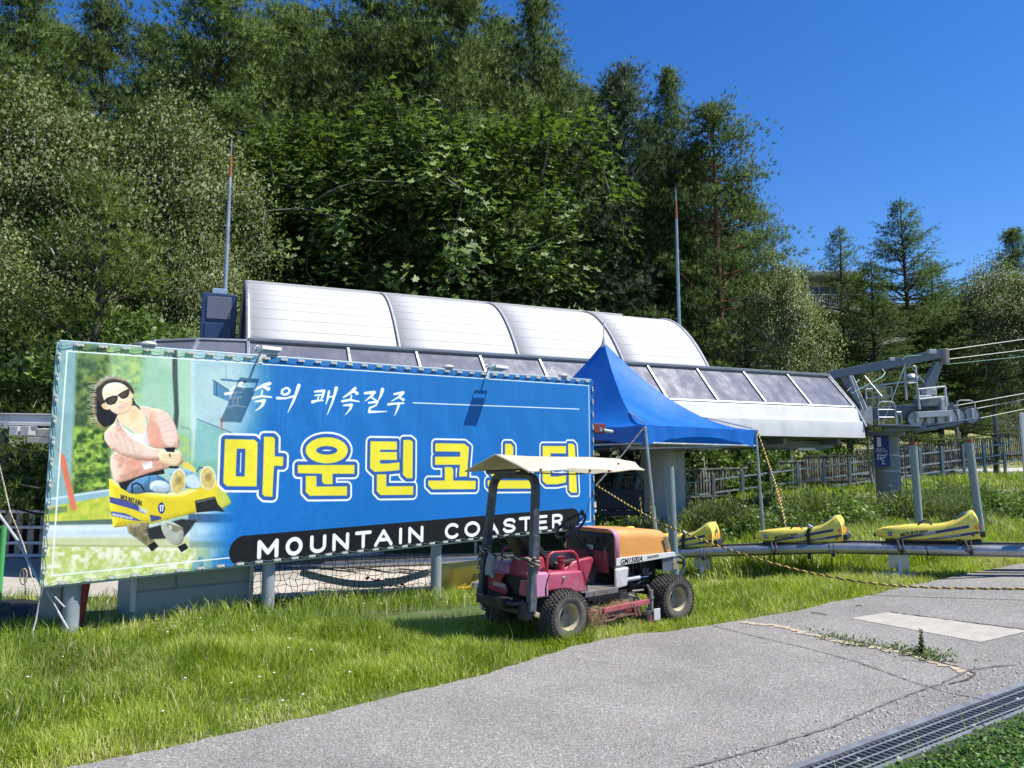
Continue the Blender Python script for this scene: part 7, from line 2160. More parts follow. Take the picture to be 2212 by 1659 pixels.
L_pine = leafmat('pine_needles', [(0, (.035, .06, .022)), (.5, (.078, .13, .034)), (.85, (.115, .18, .042)), (1, (.165, .225, .06))], .6, .16, spec=.12)
L_pineB = leafmat('blue_pine_needles', [(0, (.032, .062, .035)), (.5, (.07, .12, .065)), (1, (.12, .175, .10))], .6, .16, spec=.12)
L_pineY = leafmat('fresh_pine_needles', [(0, (.05, .085, .015)), (.5, (.09, .15, .025)), (1, (.16, .22, .045))], .5, .35)
L_larch = leafmat('larch_needles', [(0, (.035, .07, .018)), (.5, (.08, .145, .032)), (1, (.14, .21, .05))], .6, .2, spec=.12)
L_birch = leafmat('birch_leaves', [(0, (.055, .078, .028)), (.5, (.115, .15, .058)), (.85, (.20, .235, .105)), (1, (.30, .33, .19))], .55, .25, spec=.2)
L_broad = leafmat('broad_leaves', [(0, (.04, .08, .02)), (.5, (.095, .165, .036)), (1, (.20, .29, .07))], .48, .28, spec=.3)
L_bush = leafmat('bush_leaves', [(0, (.06, .10, .025)), (.5, (.12, .19, .04)), (1, (.23, .29, .08))], .45, .35)
M_bark = mat('dark_bark', (.045, .036, .028), .9, 0, .35, 6, bump=.6, bscale=20)
M_redbark = mat('red_pine_bark', (.17, .065, .032), .9, 0, .3, 5, dirt=(.07, .04, .03), dirt_amt=.7, dscale=3, bump=.6, bscale=18)
M_birchb = mat('birch_bark', (.42, .40, .37), .8, 0, .15, 3, dirt=(.05, .045, .04), dirt_amt=.9, dscale=5, bump=.3)
M_greyb = mat('pale_grey_bark', (.20, .18, .15), .85, 0, .25, 5, bump=.3)

def tufts_mesh(name, C, D, L, W, K, spread, r, NR_=None):
    """K thin needle blades fanning out of every tuft"""
    N = len(C)
    d = unit(np.repeat(D[:, None, :], K, 1) + G(r, N, K, 3) * spread)
    ln = (L * r.uniform(.7, 1.25, (N, K)))[..., None]
    w = unit(np.cross(d, G(r, N, K, 3))) * (W * r.uniform(.7, 1.2, (N, K)))[..., None]
    c = np.repeat(C[:, None, :], K, 1)
    V = np.stack([c - w, c + w, c + d * ln], 2).reshape(N * K, 3, 3)
    tint = np.clip(np.repeat(r.random(N), K) * .75 + r.random(N * K) * .3, 0, 1)
    nr = None
    if NR_ is not None: nr = unit(np.repeat(NR_, K, 0) + G(r, N * K, 3) * .35)
    return npmesh(name, V, 3, [(0, 1, 2)], tint, nr)

def leaves_mesh(name, C, D, Nn, L, W, r, tint=None, nrm=None):
    """one kite shaped leaf (two triangles, folded) per point"""
    N = len(C)
    d = unit(D); n = unit(Nn - d * (Nn * d).sum(-1, keepdims=True)); w = np.cross(d, n)
    L = L[:, None]; W = W[:, None]
    V = np.stack([C, C + d * L * .45 + w * W - n * W * .25, C + d * L, C + d * L * .45 - w * W - n * W * .25], 1)
    return npmesh(name, V, 4, [(0, 1, 2), (0, 2, 3)], r.random(N) if tint is None else tint, nrm)

def conifer(seed, Ht, R, base, style):
    """returns tuft centres, directions, branch polylines"""
    r = np.random.default_rng(seed)
    C, D, BR, NR_ = [], [], [], []
    z = base
    while z < Ht * .985:
        t = (z - base) / (Ht - base)
        if style == 'pine': prof = (1 - t) ** .62 * (.62 + .38 * math.sin(min(1, t * 3) * 1.57)); e0 = .05 + .55 * t; step = .5; nb = 4
        elif style == 'dense': prof = (1 - t) ** .78 * (.7 + .3 * math.sin(min(1, t * 4) * 1.57)); e0 = .15 + .7 * t; step = .42; nb = 5
        elif style == 'red': prof = (1 - t) ** .55 * (.75 + .25 * r.random()); e0 = -.12 + .6 * t; step = .6; nb = 4
        else: prof = (1 - t) ** .85; e0 = -.10 + .65 * t; step = .36; nb = 5
        for k in range(nb):
            L = max(.35 if style != 'larch' else .1, R * prof * r.uniform(.55, 1.18))
            az = r.uniform(0, 2 * math.pi); el = e0 + r.normal() * .12
            h = np.array([math.cos(az), math.sin(az), 0.]); up = np.array([0, 0, 1.])
            n = 8
            curve = (.28 if style in ('pine', 'red', 'dense') else .10) * r.uniform(.4, 1.3)
            s = np.linspace(0, 1, n)[:, None]
            P = np.array([0, 0, z + r.uniform(-.15, .15)]) + h * L * s * math.cos(el) + up * (L * s * math.sin(el) + L * curve * s ** 2.2)
            side = np.array([-h[1], h[0], 0])
            P += side * (np.sin(s * 3 + r.uniform(0, 6)) * L * .05)
            if L > .9: BR.append((P, .010 + .011 * L))
            if style != 'larch':
                npad = max(2, int(L * (1.25 if style != 'dense' else 1.7)))
                for i in range(npad):
                    u = .38 + .62 * (i + .3 + .7 * r.random()) / npad
                    p = np.array([np.interp(u, s[:, 0], P[:, q]) for q in range(3)]) + side * r.normal() * .16 * L * (1.15 - u) * 1.6
                    ps = r.uniform(.7, 1.25) * (.48 if style != 'dense' else .40) * min(1, .55 + L * .2)
                    nt_ = int((27 if style != 'dense' else 21) * (ps / .4) ** 2) + 3
                    o_ = G(r, nt_, 3) * np.array([ps, ps, ps * (.30 if style != 'dense' else .5)]) * .75
                    c = p + o_ + up * ps * .15 + h * (o_ @ h)[:, None] * .3
                    C += list(c); D += list(h * .35 + up * 1.0 + o_ / ps * .55 + G(r, nt_, 3) * .25)
                    NR_ += list(unit(o_ / np.array([ps, ps, ps * .4]) + up * .75 + h * .35))
                continue
            m = max(4, int(L * (4.6 if style != 'larch' else 5.5)))
            for i in range(m):
                u = .22 + .78 * (i + r.random()) / m
                p = np.array([np.interp(u, s[:, 0], P[:, q]) for q in range(3)])
                l2 = (.34 * L * (1 - u) + .28) * r.uniform(.6, 1.2)
                sg = 1 if i % 2 else -1
                dd = unit(h * .75 + side * sg * r.uniform(.5, 1.1) + up * (r.uniform(.05, .45) if style != 'larch' else r.uniform(-.35, .2)))
                q_ = max(2, int(l2 / (.15 if style != 'larch' else .12)))
                for j in range(q_):
                    v = (j + .6 + .4 * r.random()) / q_
                    c = p + dd * l2 * v + G(r, 3) * .035
                    C.append(c)
                    NR_.append(up * .6 + dd * .5 + h * .3)
                    D.append(dd * (.7 if style != 'larch' else 1) + up * (.85 if style in ('pine', 'red', 'dense') else .1) + G(r, 3) * .15)
        z += step * r.uniform(.7, 1.2) * (.55 + .6 * (1 - t))
    # leader
    for i in range(10):
        NR_.append(np.array([0, 0, 1.])); C.append(np.array([0, 0, Ht - .1 * i])); D.append(np.array([0, 0, 1.]) + G(r, 3) * .3)
    return np.array(C), unit(np.array(D)), BR, r, unit(np.array(NR_))

def wood(name, m, parent, trunk, branches, nside=8):
    b = MB()
    pts, rr = trunk
    b.tube(pts, rr, nside)
    o = b.build(name, m, parent, smooth='all')
    if branches:
        b = MB()
        for P, r0 in branches:
            k = len(P)
            b.tube([tuple(p) for p in P], [r0 * (1 - .8 * i / (k - 1)) for i in range(k)], 5, caps=False)
        bo = b.build('branches', m, o, smooth='all')
    return o

PROTO = {}
def make_conifer(key, seed, Ht, R, base, style, leaf, bark, K=6, L=.20, W=.016, spread=.55, lean=0.0):
    root = thing(key[0], 'x', 'tree')
    C, D, BR, r, NR_ = conifer(seed, Ht, R, base, style)
    tr = [(0.05 * math.sin(i * .8 + seed) + lean * (i / 12) ** 1.5, .05 * math.cos(i * .7 + seed), Ht * i / 12) for i in range(13)]
    if lean:
        C[:, 0] += lean * (np.clip(C[:, 2] / Ht, 0, 1)) ** 1.5
        BR = [(P + np.array([1., 0, 0]) * lean * (P[:, 2:3] / Ht) ** 1.5, r0) for P, r0 in BR]
    r0 = Ht * .0125 + .03
    wood('trunk', bark, root, (tr, [r0 * (1 - .9 * i / 12) for i in range(13)]), BR)
    meobj('crown', tufts_mesh('crown', C, D, L, W, K, spread, r, NR_), leaf, root)
    PROTO[key] = root
    return root

def bez(a, b_, r, n=6, sag=.15):
    a, b_ = np.array(a, float), np.array(b_, float)
    t = np.linspace(0, 1, n)[:, None]
    L = np.linalg.norm(b_ - a)
    o = G(r, 3) * L * .08
    return a + (b_ - a) * t + o * np.sin(t * math.pi) + np.array([0, 0, 1.]) * L * sag * np.sin(t * math.pi) * -.3

def make_broad(key, seed, Ht, RX, base, kind, leaf, bark, nclump, nleaf, LL, cs, stems=1, flat=1.0):
    """crown of many leaf sprays in an uneven volume, limbs reaching the sprays"""
    r = np.random.default_rng(seed)
    root = thing(key[0], 'x', 'tree')
    cz_ = (Ht + base) / 2; RZ = (Ht - base) / 2
    # lumpy volume
    lob = unit(G(r, 14, 3)); la = r.uniform(.12, .32, 14)
    dirs = unit(G(r, nclump, 3)); dirs[:, 2] = np.abs(dirs[:, 2]) * np.sign(r.random(nclump) - .32)
    rad_ = 1 - .2 + (np.clip((dirs @ lob.T), 0, 1) ** 5 * la).sum(1)
    if kind == 'birch': rad_ *= (1 - .35 * np.clip(dirs[:, 2], 0, 1) * np.hypot(dirs[:, 0], dirs[:, 1]) * 1.5)
    u = r.random(nclump) ** .38
    P = dirs * (rad_ * u)[:, None] * np.array([RX, RX * .9, RZ]) + np.array([0, 0, cz_])
    P[:, 2] = np.maximum(P[:, 2], base * .8)
    # trunk(s) and limbs
    BRs = []
    tops = []
    if stems == 1:
        tr = [(0.1 * math.sin(i * .7 + seed), .1 * math.cos(i + seed), Ht * .85 * i / 10) for i in range(11)]
        tops = [np.array(p) for p in tr]
        trunk = (tr, [(Ht * .011 + .02) * (1 - .85 * i / 10) for i in range(11)])
    else:
        tr = [(0, 0, 0), (0.1, 0, base * .35), (.2, .1, base * .7)]
        trunk = (tr, [.2, .16, .12]); tops = [np.array(p) for p in tr]
        for s_ in range(stems):
            a = 2 * math.pi * s_ / stems + r.random()
            end = np.array([math.cos(a) * RX * .55, math.sin(a) * RX * .5, cz_ + RZ * r.uniform(-.1, .5)])
            q = bez([.05, 0, base * .3], end, r, 9, -.25); BRs.append((q, .11)); tops += list(q[2:])
    tops = np.array(tops)
    nodes = list(tops)
    sel = r.permutation(nclump)[:min(nclump, 150)]
    order = sel[np.argsort(np.linalg.norm(P[sel] - np.array([0, 0, cz_]), axis=1))]
    for i in order:
        T = np.array(nodes)
        dd = np.linalg.norm(T - P[i], axis=1) + .6 * np.clip(T[:, 2] - P[i][2] + .3, 0, 9)
        j = int(np.argmin(dd))
        q = bez(T[j], P[i], r, 5, -.1)
        BRs.append((q, max(.012, .012 + .014 * np.linalg.norm(P[i] - T[j]))))
        nodes += [q[2], q[3], q[4]]
    wood('trunk', bark, root, trunk, BRs)
    # leaves
    n = max(1, nleaf // nclump)
    c = np.repeat(P, n, 0)
    off = G(r, len(c), 3) * np.array([cs, cs, cs * (.75 if kind != 'birch' else 1.15)]) * .55
    C = c + off
    NRM = unit(off / cs * .9 + unit(c - np.array([0, 0, cz_ - RZ * .3])) * .7 + np.array([0, 0, .45]) + G(r, len(c), 3) * .35)
    if kind == 'birch':
        D = unit(G(r, len(C), 3) * .7 + np.array([0, 0, -.7])); Nn = G(r, len(C), 3)
        LLs = LL * r.uniform(.7, 1.3, len(C)); Ws = LLs * .42
        tint = np.clip(np.repeat(r.random(nclump), n) * .5 + r.random(len(C)) * .55, 0, 1)
    else:
        # rosettes: leaves ring a twig end
        K = 6
        M = len(C) // K
        C = C[:M * K:K]; NRM = np.repeat(NRM[:M * K:K], K, 0)
        ax = unit(unit(C - np.array([0, 0, cz_ - RZ * .5])) + G(r, M, 3) * .35 + np.array([0, 0, .5]))
        s1 = unit(np.cross(ax, G(r, M, 3))); s2 = np.cross(ax, s1)
        ang = (np.arange(K) / K * 2 * math.pi)[None, :] + r.uniform(0, 6, (M, 1))
        d = s1[:, None, :] * np.cos(ang)[..., None] + s2[:, None, :] * np.sin(ang)[..., None] + ax[:, None, :] * .35 + np.array([0, 0, -.12])
        D = unit(d).reshape(-1, 3); Nn = np.repeat(ax, K, 0) + G(r, M * K, 3) * .25
        C = np.repeat(C, K, 0); LLs = LL * r.uniform(.75, 1.2, M * K); Ws = LLs * .26
        tint = np.clip(np.repeat(r.random(M), K) * .6 + r.random(M * K) * .4, 0, 1)
    meobj('crown', leaves_mesh('crown', C, D, Nn, LLs, Ws, r, tint, NRM), leaf, root)
    PROTO[key] = root
    return root

def copy_tree(src, loc, rotz, scale, label, group=None, name=None):
    o = src.copy(); COL.objects.link(o)
    if name: o.name = name
    o.location = loc; o.rotation_euler = (0, 0, rotz); o.scale = scale
    for k in ('label', 'category', 'group', 'kind'):
        if k in o: del o[k]
    tag(o, label, 'tree', group)
    for ch in src.children:
        c = ch.copy(); COL.objects.link(c); c.parent = o
        for g2 in ch.children:
            d = g2.copy(); COL.objects.link(d); d.parent = c
    return o

make_conifer(('pine_tree', 0), 1, 20, 4.6, 5.0, 'pine', L_pine, M_bark, 13, .21, .0095)
make_conifer(('pine_tree', 1), 2, 18, 4.2, 4.0, 'pine', L_pine, M_bark, 13, .21, .0095)
make_conifer(('pine_tree', 2), 3, 19, 3.8, 6.0, 'dense', L_pine, M_bark, 13, .20, .0095)
make_conifer(('white_pine_tree', 0), 4, 17, 4.2, 2.0, 'dense', L_pineB, M_bark, 13, .22, .009, .6)
make_conifer(('red_pine_tree', 0), 5, 15.5, 4.4, 2.4, 'red', L_pine, M_redbark, 14, .20, .009)
make_conifer(('young_pine_tree', 0), 6, 7.5, 2.7, .8, 'red', L_pineY, M_bark, 9, .15, .009, .6)
make_conifer(('larch_tree', 0), 7, 15, 4.6, 3.0, 'larch', L_larch, M_bark, 11, .16, .010, .8)
make_conifer(('larch_tree', 1), 8, 17, 6.4, 3.2, 'larch', L_larch, M_bark, 11, .17, .010, .8)
make_broad(('birch_tree', 0), 11, 12, 3.0, 3.2, 'birch', L_birch, M_birchb, 300, 36000, .085, .5)
make_broad(('birch_tree', 1), 12, 11, 2.4, 1.5, 'birch', L_birch, M_birchb, 240, 29000, .085, .46)
make_broad(('leafy_tree', 0), 13, 11, 3.0, 2.2, 'broad', L_broad, M_greyb, 300, 54000, .11, .5, stems=5)
make_broad(('leafy_tree', 1), 14, 9.5, 2.5, 1.8, 'broad', L_broad, M_greyb, 230, 38000, .11, .48, stems=4)
HT = {('pine_tree', 0): 20, ('pine_tree', 1): 18, ('pine_tree', 2): 19, ('white_pine_tree', 0): 17, ('red_pine_tree', 0): 15.5, ('young_pine_tree', 0): 7.5,
      ('larch_tree', 0): 15, ('larch_tree', 1): 17, ('birch_tree', 0): 12, ('birch_tree', 1): 11, ('leafy_tree', 0): 11, ('leafy_tree', 1): 9.5}
used = set()
def plant(key, u, vtop, Y, label, group=None, wide=1.0, rz=None):
    """stand a tree whose top is seen at (u, vtop) and whose foot is on the ground at depth Y"""
    p = at(u, vtop, Y); zg = H(p.x, p.y) - .1
    sc = (p.z - zg) / HT[key]
    rz = random.uniform(0, 6.28) if rz is None else rz
    src = PROTO[key]
    loc = (p.x, p.y, zg); scl = (sc * wide, sc * wide, sc)
    if key not in used:
        used.add(key); src.location = loc; src.rotation_euler = (0, 0, rz); src.scale = scl
        tag(src, label, 'tree', group); return src
    return copy_tree(src, loc, rz, scl, label, group)

GP = 'tall pines of the forest behind the station'
P0, P1, P2 = ('pine_tree', 0), ('pine_tree', 1), ('pine_tree', 2)
W0_, R0_, Y0_ = ('white_pine_tree', 0), ('red_pine_tree', 0), ('young_pine_tree', 0)
LA, LB_ = ('larch_tree', 0), ('larch_tree', 1)
BA, BB_ = ('birch_tree', 0), ('birch_tree', 1)
FA, FB_ = ('leafy_tree', 0), ('leafy_tree', 1)
plant(P0, 50, -45, 33, 'tall pine at the upper left corner behind the birches', GP)
plant(P1, 235, 12, 36, 'dark pine with top just under the frame above the leftmost birches', GP)
plant(P2, 335, 55, 38, 'narrow pine in the gap left of the tallest left pine', GP)
plant(P0, 480, -45, 33, 'tall spreading pine rising out of frame above the left lightning rod', GP, 1.1)
plant(P1, 640, 18, 36, 'pine with layered boughs right of the left lightning rod', GP, 1.15)
plant(P0, 800, -30, 34, 'pine left of the highest pine group above the leafy tree', GP, .95)
plant(P2, 905, -110, 35, 'highest pine cut off by the frame at the top centre', GP, 1.25)
plant(P1, 1000, -40, 33, 'pine right of the highest pine at the top centre', GP)
plant(P2, 1155, -20, 34, 'slender pine whose tip touches the frame top right of centre', GP, .95)
plant(W0_, 1200, 150, 35.5, 'blue green dense pine rising behind the right side of the leafy tree', GP, 1.15)
plant(W0_, 1340, 155, 35, 'blue green pine beside the deep sky edge, above the right part of the curved roof', GP, 1.25)
plant(P2, 1440, 148, 33, 'narrow pine with pointed top behind the right lightning rod', GP, .8)
plant(W0_, 1300, 420, 32.5, 'low blue green pine in front behind the curved roof', GP, 1.3)
plant(R0_, 1540, 232, 32, 'red barked pine with long drooping boughs against the sky', None, 1.05, 0.6)
plant(P1, 1600, 420, 35, 'pine half hidden behind the red barked pine', GP, 1.1)
k = 0
for (u, v, Y) in ((-60, 30, 40), (140, 60, 42), (420, 90, 44), (560, 60, 42), (720, 75, 43), (870, 40, 44), (1080, 60, 42), (1250, 190, 41), (1400, 260, 42), (1500, 330, 40),
                  (0, 300, 31), (420, 330, 33), (560, 330, 36), (700, 300, 37), (1000, 300, 37), (1120, 330, 36), (1480, 520, 35), (1180, 480, 34), (1420, 560, 34)):
    plant((P0, P1, P2)[k % 3], u, v, Y, 'dark pine deep in the forest, mostly hidden by the trees before it', 'dark pines deep in the forest', 1.1)
    k += 1
plant(BA, 75, 95, 24, 'largest pale birch at the far left edge', 'birches on the left', 1.0)
plant(BB_, 190, 210, 23, 'birch between the far left birch and the young pine', 'birches on the left', 1.0)
plant(BA, 385, 158, 24.5, 'silvery birch left of the left lightning rod', 'birches on the left', .92)
plant(BB_, 20, 420, 18, 'low birch hanging over the grey lift beam at the left edge', 'birches on the left', 1.0)
plant(BB_, 440, 400, 22, 'small birch just left of the blue roof cabin', 'birches on the left', .8)
plant(Y0_, 232, 395, 17.5, 'young bright green pine with flat layered boughs above the billboard left corner', None, 1.05, 1.1)
plant(FA, 640, 262, 31.5, 'left part of the big leafy tree behind the station roof', 'broad leaved trees behind the roof', .92)
plant(FA, 900, 205, 32, 'tallest glossy leafy tree above the middle of the station roof', 'broad leaved trees behind the roof', .95)
plant(FB_, 1130, 330, 31, 'rounded leafy tree with bare stems behind the roof ridge, right of the tallest one', 'broad leaved trees behind the roof', 1.0)
plant(FB_, 760, 430, 30.5, 'lower leafy tree between the left and tallest leafy trees', 'broad leaved trees behind the roof', 1.0)
plant(BB_, 1690, 505, 29, 'thin silvery birch right of the red barked pine', 'birches on the right', .75)
plant(BB_, 1735, 690, 30, 'lower birch in front of the apartment block beside the red barked pine', 'birches on the right', .7)
plant(LA, 1812, 488, 33, 'spiky larch with thin top before the left of the apartment block', 'larches before the apartment block', .95)
plant(LB_, 1945, 428, 35, 'tall broad larch in the middle of the right hand trees', 'larches before the apartment block', 1.05)
plant(LA, 1880, 560, 31, 'lower larch between the two taller larches', 'larches before the apartment block', 1.2)
plant(BA, 2120, 535, 33, 'birch with slanting pale trunk on the dry slope', 'birches on the right', .95)
plant(P2, 2185, 492, 42, 'dark pine behind the slope birch at the right edge', None, 1.2)
plant(BB_, 2215, 560, 31, 'birch cut off by the right edge', 'birches on the right', 1.0)
plant(BB_, 1868, 770, 26, 'small bright birch sapling behind the lift gantry', 'birches on the right', .85)
plant(LA, 2010, 560, 36, 'larch with drooping boughs right of the tall middle larch', 'larches before the apartment block', 1.2)
plant(LB_, 1770, 660, 37, 'low larch before the left balconies of the flats', 'larches before the apartment block', 1.1)
plant(BA, 2045, 610, 38, 'birch filling the gap right of the tall larch', 'birches on the right', 1.0)
plant(LB_, 2060, 640, 40, 'larch behind the slope birch, before the flats', 'larches before the apartment block', 1.1)

# understorey shrubs and bank bushes
def make_bush(key, seed, R, Hh, n, LL, leaf, feath=False):
    r = np.random.default_rng(seed)
    root = thing(key, 'x', 'bush')
    nc = 60
    d = unit(G(r, nc, 3)); d[:, 2] = np.abs(d[:, 2])
    P = d * (r.random(nc) ** .45)[:, None] * np.array([R, R, Hh]) * r.uniform(.7, 1.1, (nc, 1))
    m = n // nc
    c = np.repeat(P, m, 0) + G(r, nc * m, 3) * np.array([.13, .13, .12])
    c[:, 2] = np.abs(c[:, 2])
    if feath:
        D = unit(np.repeat(d, m, 0) * .5 + np.array([0, 0, .9]) + G(r, len(c), 3) * .45); W = .12
    else:
        D = unit(G(r, len(c), 3) + np.array([0, 0, .3])); W = .4
    Ls = LL * r.uniform(.6, 1.3, len(c))
    tint = np.clip(np.repeat(r.random(nc), m) * .5 + r.random(len(c)) * .5, 0, 1)
    b = MB()
    for p in P[::3]: b.tube([(0.1 * p[0], .1 * p[1], 0), (p[0] * .5, p[1] * .5, p[2] * .6), tuple(p)], [.014, .01, .005], 4, caps=False)
    b.build('stems', M_greyb, root)
    meobj('foliage', leaves_mesh('foliage', c, D, G(r, len(c), 3), Ls, Ls * W, r, tint), leaf, root)
    return root
L_art = leafmat('mugwort_leaves', [(0, (.08, .115, .04)), (.5, (.17, .22, .075)), (1, (.32, .36, .17))], .55, .35)
bushes = [make_bush('bush', 21, .8, .85, 5200, .085, L_bush), make_bush('feathery_bush', 22, .75, .95, 7000, .13, L_art, True), make_bush('shrub', 23, 1.5, 1.5, 7000, .12, L_broad)]
bused = set()
def bush(i, x, y, s, label, group, sz=1.0):
    src = bushes[i]; loc = (x, y, H(x, y) - .05); rz = random.uniform(0, 6.28)
    if i not in bused:
        bused.add(i); src.location = loc; src.rotation_euler = (0, 0, rz); src.scale = (s, s, s * sz); tag(src, label, 'bush', group); return
    o = copy_tree(src, loc, rz, (s, s, s * sz), label, group); o['category'] = 'bush'
bk = [(1512, 1098, 17, 1, 'feathery bush below the fence beside the white column'), (1560, 1105, 16, 1, 'feathery bush behind the third sled'), (1610, 1090, 18, 0, 'leafy bush just left of the right tent leg'),
      (1680, 1110, 15.5, 0, 'leafy bush right of the right tent leg behind the second sled'), (1735, 1075, 18, 1, 'dark feathery bush above the second sled'), (1790, 1080, 18, 1, 'feathery bush between second sled and lift tower'),
      (1845, 1090, 17, 0, 'leafy bush at the left of the lift tower foot'), (1965, 1075, 19, 1, 'feathery bush right behind the first leaning post'), (2020, 1055, 20, 1, 'feathery bush between the two leaning posts'),
      (2065, 1060, 19, 1, 'pale feathery bush left of the furthest right post'), (2150, 1040, 19, 0, 'leafy bush right of the furthest right post'), (2195, 1030, 20, 0, 'leafy bush by the white notice edge'),
      (2010, 1035, 22, 0, 'leafy bush close to the fence between the leaning posts'), (2120, 1020, 22, 1, 'feathery bush near the fence behind the furthest right post'), (1650, 1070, 20, 1, 'feathery bush near the fence behind the tent leg'),
      (1575, 1085, 20, 0, 'leafy bush near the fence right of the white column'), (1400, 1110, 15.5, 1, 'feathery bush seen through the tent beside the slanting frame'), (1350, 1105, 17, 0, 'leafy bush seen through the tent')]
for u, v, Y, i, lb_ in bk:
    p = at(u, v, Y); bush(i, p.x, p.y, random.uniform(.75, 1.05), lb_, 'bushes on the bank below the fence', .9)
for i in range(26):
    u, Y = random.uniform(1500, 2230), random.uniform(15.0, 22.5)
    p = at(u, 1000, Y)
    if abs(u - 1917) < 40 and Y < 22: continue
    bush(1 if random.random() < .65 else 0, p.x, p.y, random.uniform(.5, .85), 'feathery green bush in the thicket between sleds and fence', 'thicket of bushes below the fence', random.uniform(.9, 1.2))
for i in range(46):
    x = random.uniform(-26, 12); y = random.uniform(25.5, 36)
    if y < 25.1 + (x - 6) * .42 + 6.5 and x > -3: y += 7
    bush(2, x, y, random.uniform(.8, 1.5), 'dark leafy shrub on the forest floor behind the station', 'shrubs on the forest floor')
for (u, v, Y, s, lb_) in ((40, 690, 19, 1.5, 'leafy shrub above the grey lift beam at the left edge'), (150, 665, 18.5, 1.3, 'leafy shrub left of the young pine foot'), (250, 640, 19.5, 1.5, 'leafy shrub behind the billboard top left corner'), (330, 690, 19, 1.2, 'leafy shrub left of the station end, above the billboard'), (420, 700, 21, 1.1, 'low bright shrub at the foot of the blue roof cabin'), (60, 960, 18.5, 1.2, 'shrub with drooping sprays between lift beam and black tarpaulin'), (1560, 960, 27.5, 1.4, 'shrub behind the fence left of the tent leg'), (1680, 960, 29, 1.4, 'shrub behind the fence right of the tent leg'), (1760, 945, 30, 1.3, 'shrub behind the fence below the white skirt of the station'), (1620, 985, 26.8, 1.1, 'shrub just behind the fence right of the tent corner')):
    p = at(u, v, Y); src = bushes[2]
    o = copy_tree(src, (p.x, p.y, max(H(p.x, p.y) - .1, p.z - 1.6 * s)), random.uniform(0, 6), (s, s, s), lb_, None); o['category'] = 'bush'

# ------------------------------------------------------------------ grass
L_grass = leafmat('grass_blades', [(0, (.07, .12, .014)), (.35, (.165, .25, .024)), (.7, (.32, .39, .04)), (.92, (.40, .45, .10)), (.97, (.50, .45, .22)), (1, (.60, .52, .32))], .42, .4, 1.15, .35)
def blades(name, x, y, h, w, r, lean=.45, tint=None, label='', z0=0.0, bend_dir=None):
    n = len(x)
    z = np.array([H(a, b_) for a, b_ in zip(x, y)]) - .02 + z0
    az = r.uniform(0, 2 * math.pi, n) if bend_dir is None else bend_dir + G(r, n) * 1.3
    d = np.stack([np.cos(az), np.sin(az), np.zeros(n)], 1); sd = np.stack([-np.sin(az), np.cos(az), np.zeros(n)], 1)
    tw = r.uniform(-.8, .8, n)[:, None]; sd = sd * np.cos(tw) + d * np.sin(tw)
    ln = (lean * np.abs(G(r, n)) + .1)[:, None] * h[:, None]
    B_ = np.stack([x, y, z], 1); up = np.array([0, 0, 1.]); w = w[:, None]; hh = h[:, None]
    V = np.stack([B_ - sd * w, B_ + sd * w, B_ + d * ln * .3 + up * hh * .58 + sd * w * .85, B_ + d * ln * .3 + up * hh * .58 - sd * w * .85, B_ + d * ln + up * hh * (1 - .35 * np.minimum(1, ln / hh) ** 2)], 1)
    me = npmesh(name, V, 5, [(0, 1, 2, 3), (3, 2, 4)], tint)
    o = meobj(name, me, L_grass); tag(o, label, 'grass', None, 'stuff'); return o
_f2 = np.random.default_rng(77).random((64, 64))
def fld(x, y, s):
    """smooth random field 0..1"""
    X_, Y_ = x / s + 100, y / s + 100
    xi, yi = np.floor(X_).astype(int) % 63, np.floor(Y_).astype(int) % 63
    fx_, fy_ = X_ % 1, Y_ % 1
    fx_ = fx_ * fx_ * (3 - 2 * fx_); fy_ = fy_ * fy_ * (3 - 2 * fy_)
    return (_f2[yi, xi] * (1 - fx_) + _f2[yi, xi + 1] * fx_) * (1 - fy_) + (_f2[yi + 1, xi] * (1 - fx_) + _f2[yi + 1, xi + 1] * fx_) * fy_
def edge_dist(x, y):
    a = x * AD.x + y * AD.y; b_ = x * AN.x + y * AN.y
    return b_ - np.interp(a, EA, EB)
def region(r, n, x0, x1, y0, y1, cond):
    x = r.uniform(x0, x1, n); y = r.uniform(y0, y1, n)
    k = cond(x, y); return x[k], y[k]
vis = lambda x, y: (np.abs(x) < y * .75 + .6)
rg = np.random.default_rng(99)
def behind_board(x, y):
    """distance behind the banner line"""
    return -((x - cTL.x) * BN.x + (y - cTL.y) * BN.y)
def flow(x, y): return 9.0 * fld(x + 3, y + 11, .45) + 4.0 * fld(x + 23, y + 1, 1.3)
def grass_zone(name, n, x0, x1, y0, y1, hmin, hmax, w, cond, label, tb=0.0, lean=.5):
    x, y = region(rg, n, x0, x1, y0, y1, lambda x, y: vis(x, y) & cond(x, y))
    e = edge_dist(x, y)
    k = rg.random(len(x)) < np.clip(e / .10, 0, 1); x, y, e = x[k], y[k], e[k]
    f = fld(x, y, .55); f3 = fld(x + 9, y, 1.6); f2_ = fld(x + 31, y + 7, .18)
    h = (hmin + (hmax - hmin) * np.clip(f * 1.1 + f3 * .6 - .45, 0, 1.15)) * rg.uniform(.55, 1.25, len(x)) * np.clip(.35 + e / .55, .35, 1)
    tint = np.clip(.17 + tb + .30 * f2_ + .55 * (fld(x + 70, y + 20, .9) - .3) + .2 * (1 - f) + .42 * (rg.random(len(x)) - .35) + .2 * np.clip(1 - e / .8, 0, 1), 0, .955)
    dry = rg.random(len(x)) < (.04 + .30 * np.clip((fld(x + 50, y, .8) - .62) * 4, 0, 1) + .35 * np.clip(1 - e / .16, 0, 1)); tint[dry] = rg.uniform(.955, 1, dry.sum())
    return blades(name, x, y, h, np.full(len(x), w) * rg.uniform(.6, 1.3, len(x)), rg, lean, tint, label, 0.0, flow(x, y))
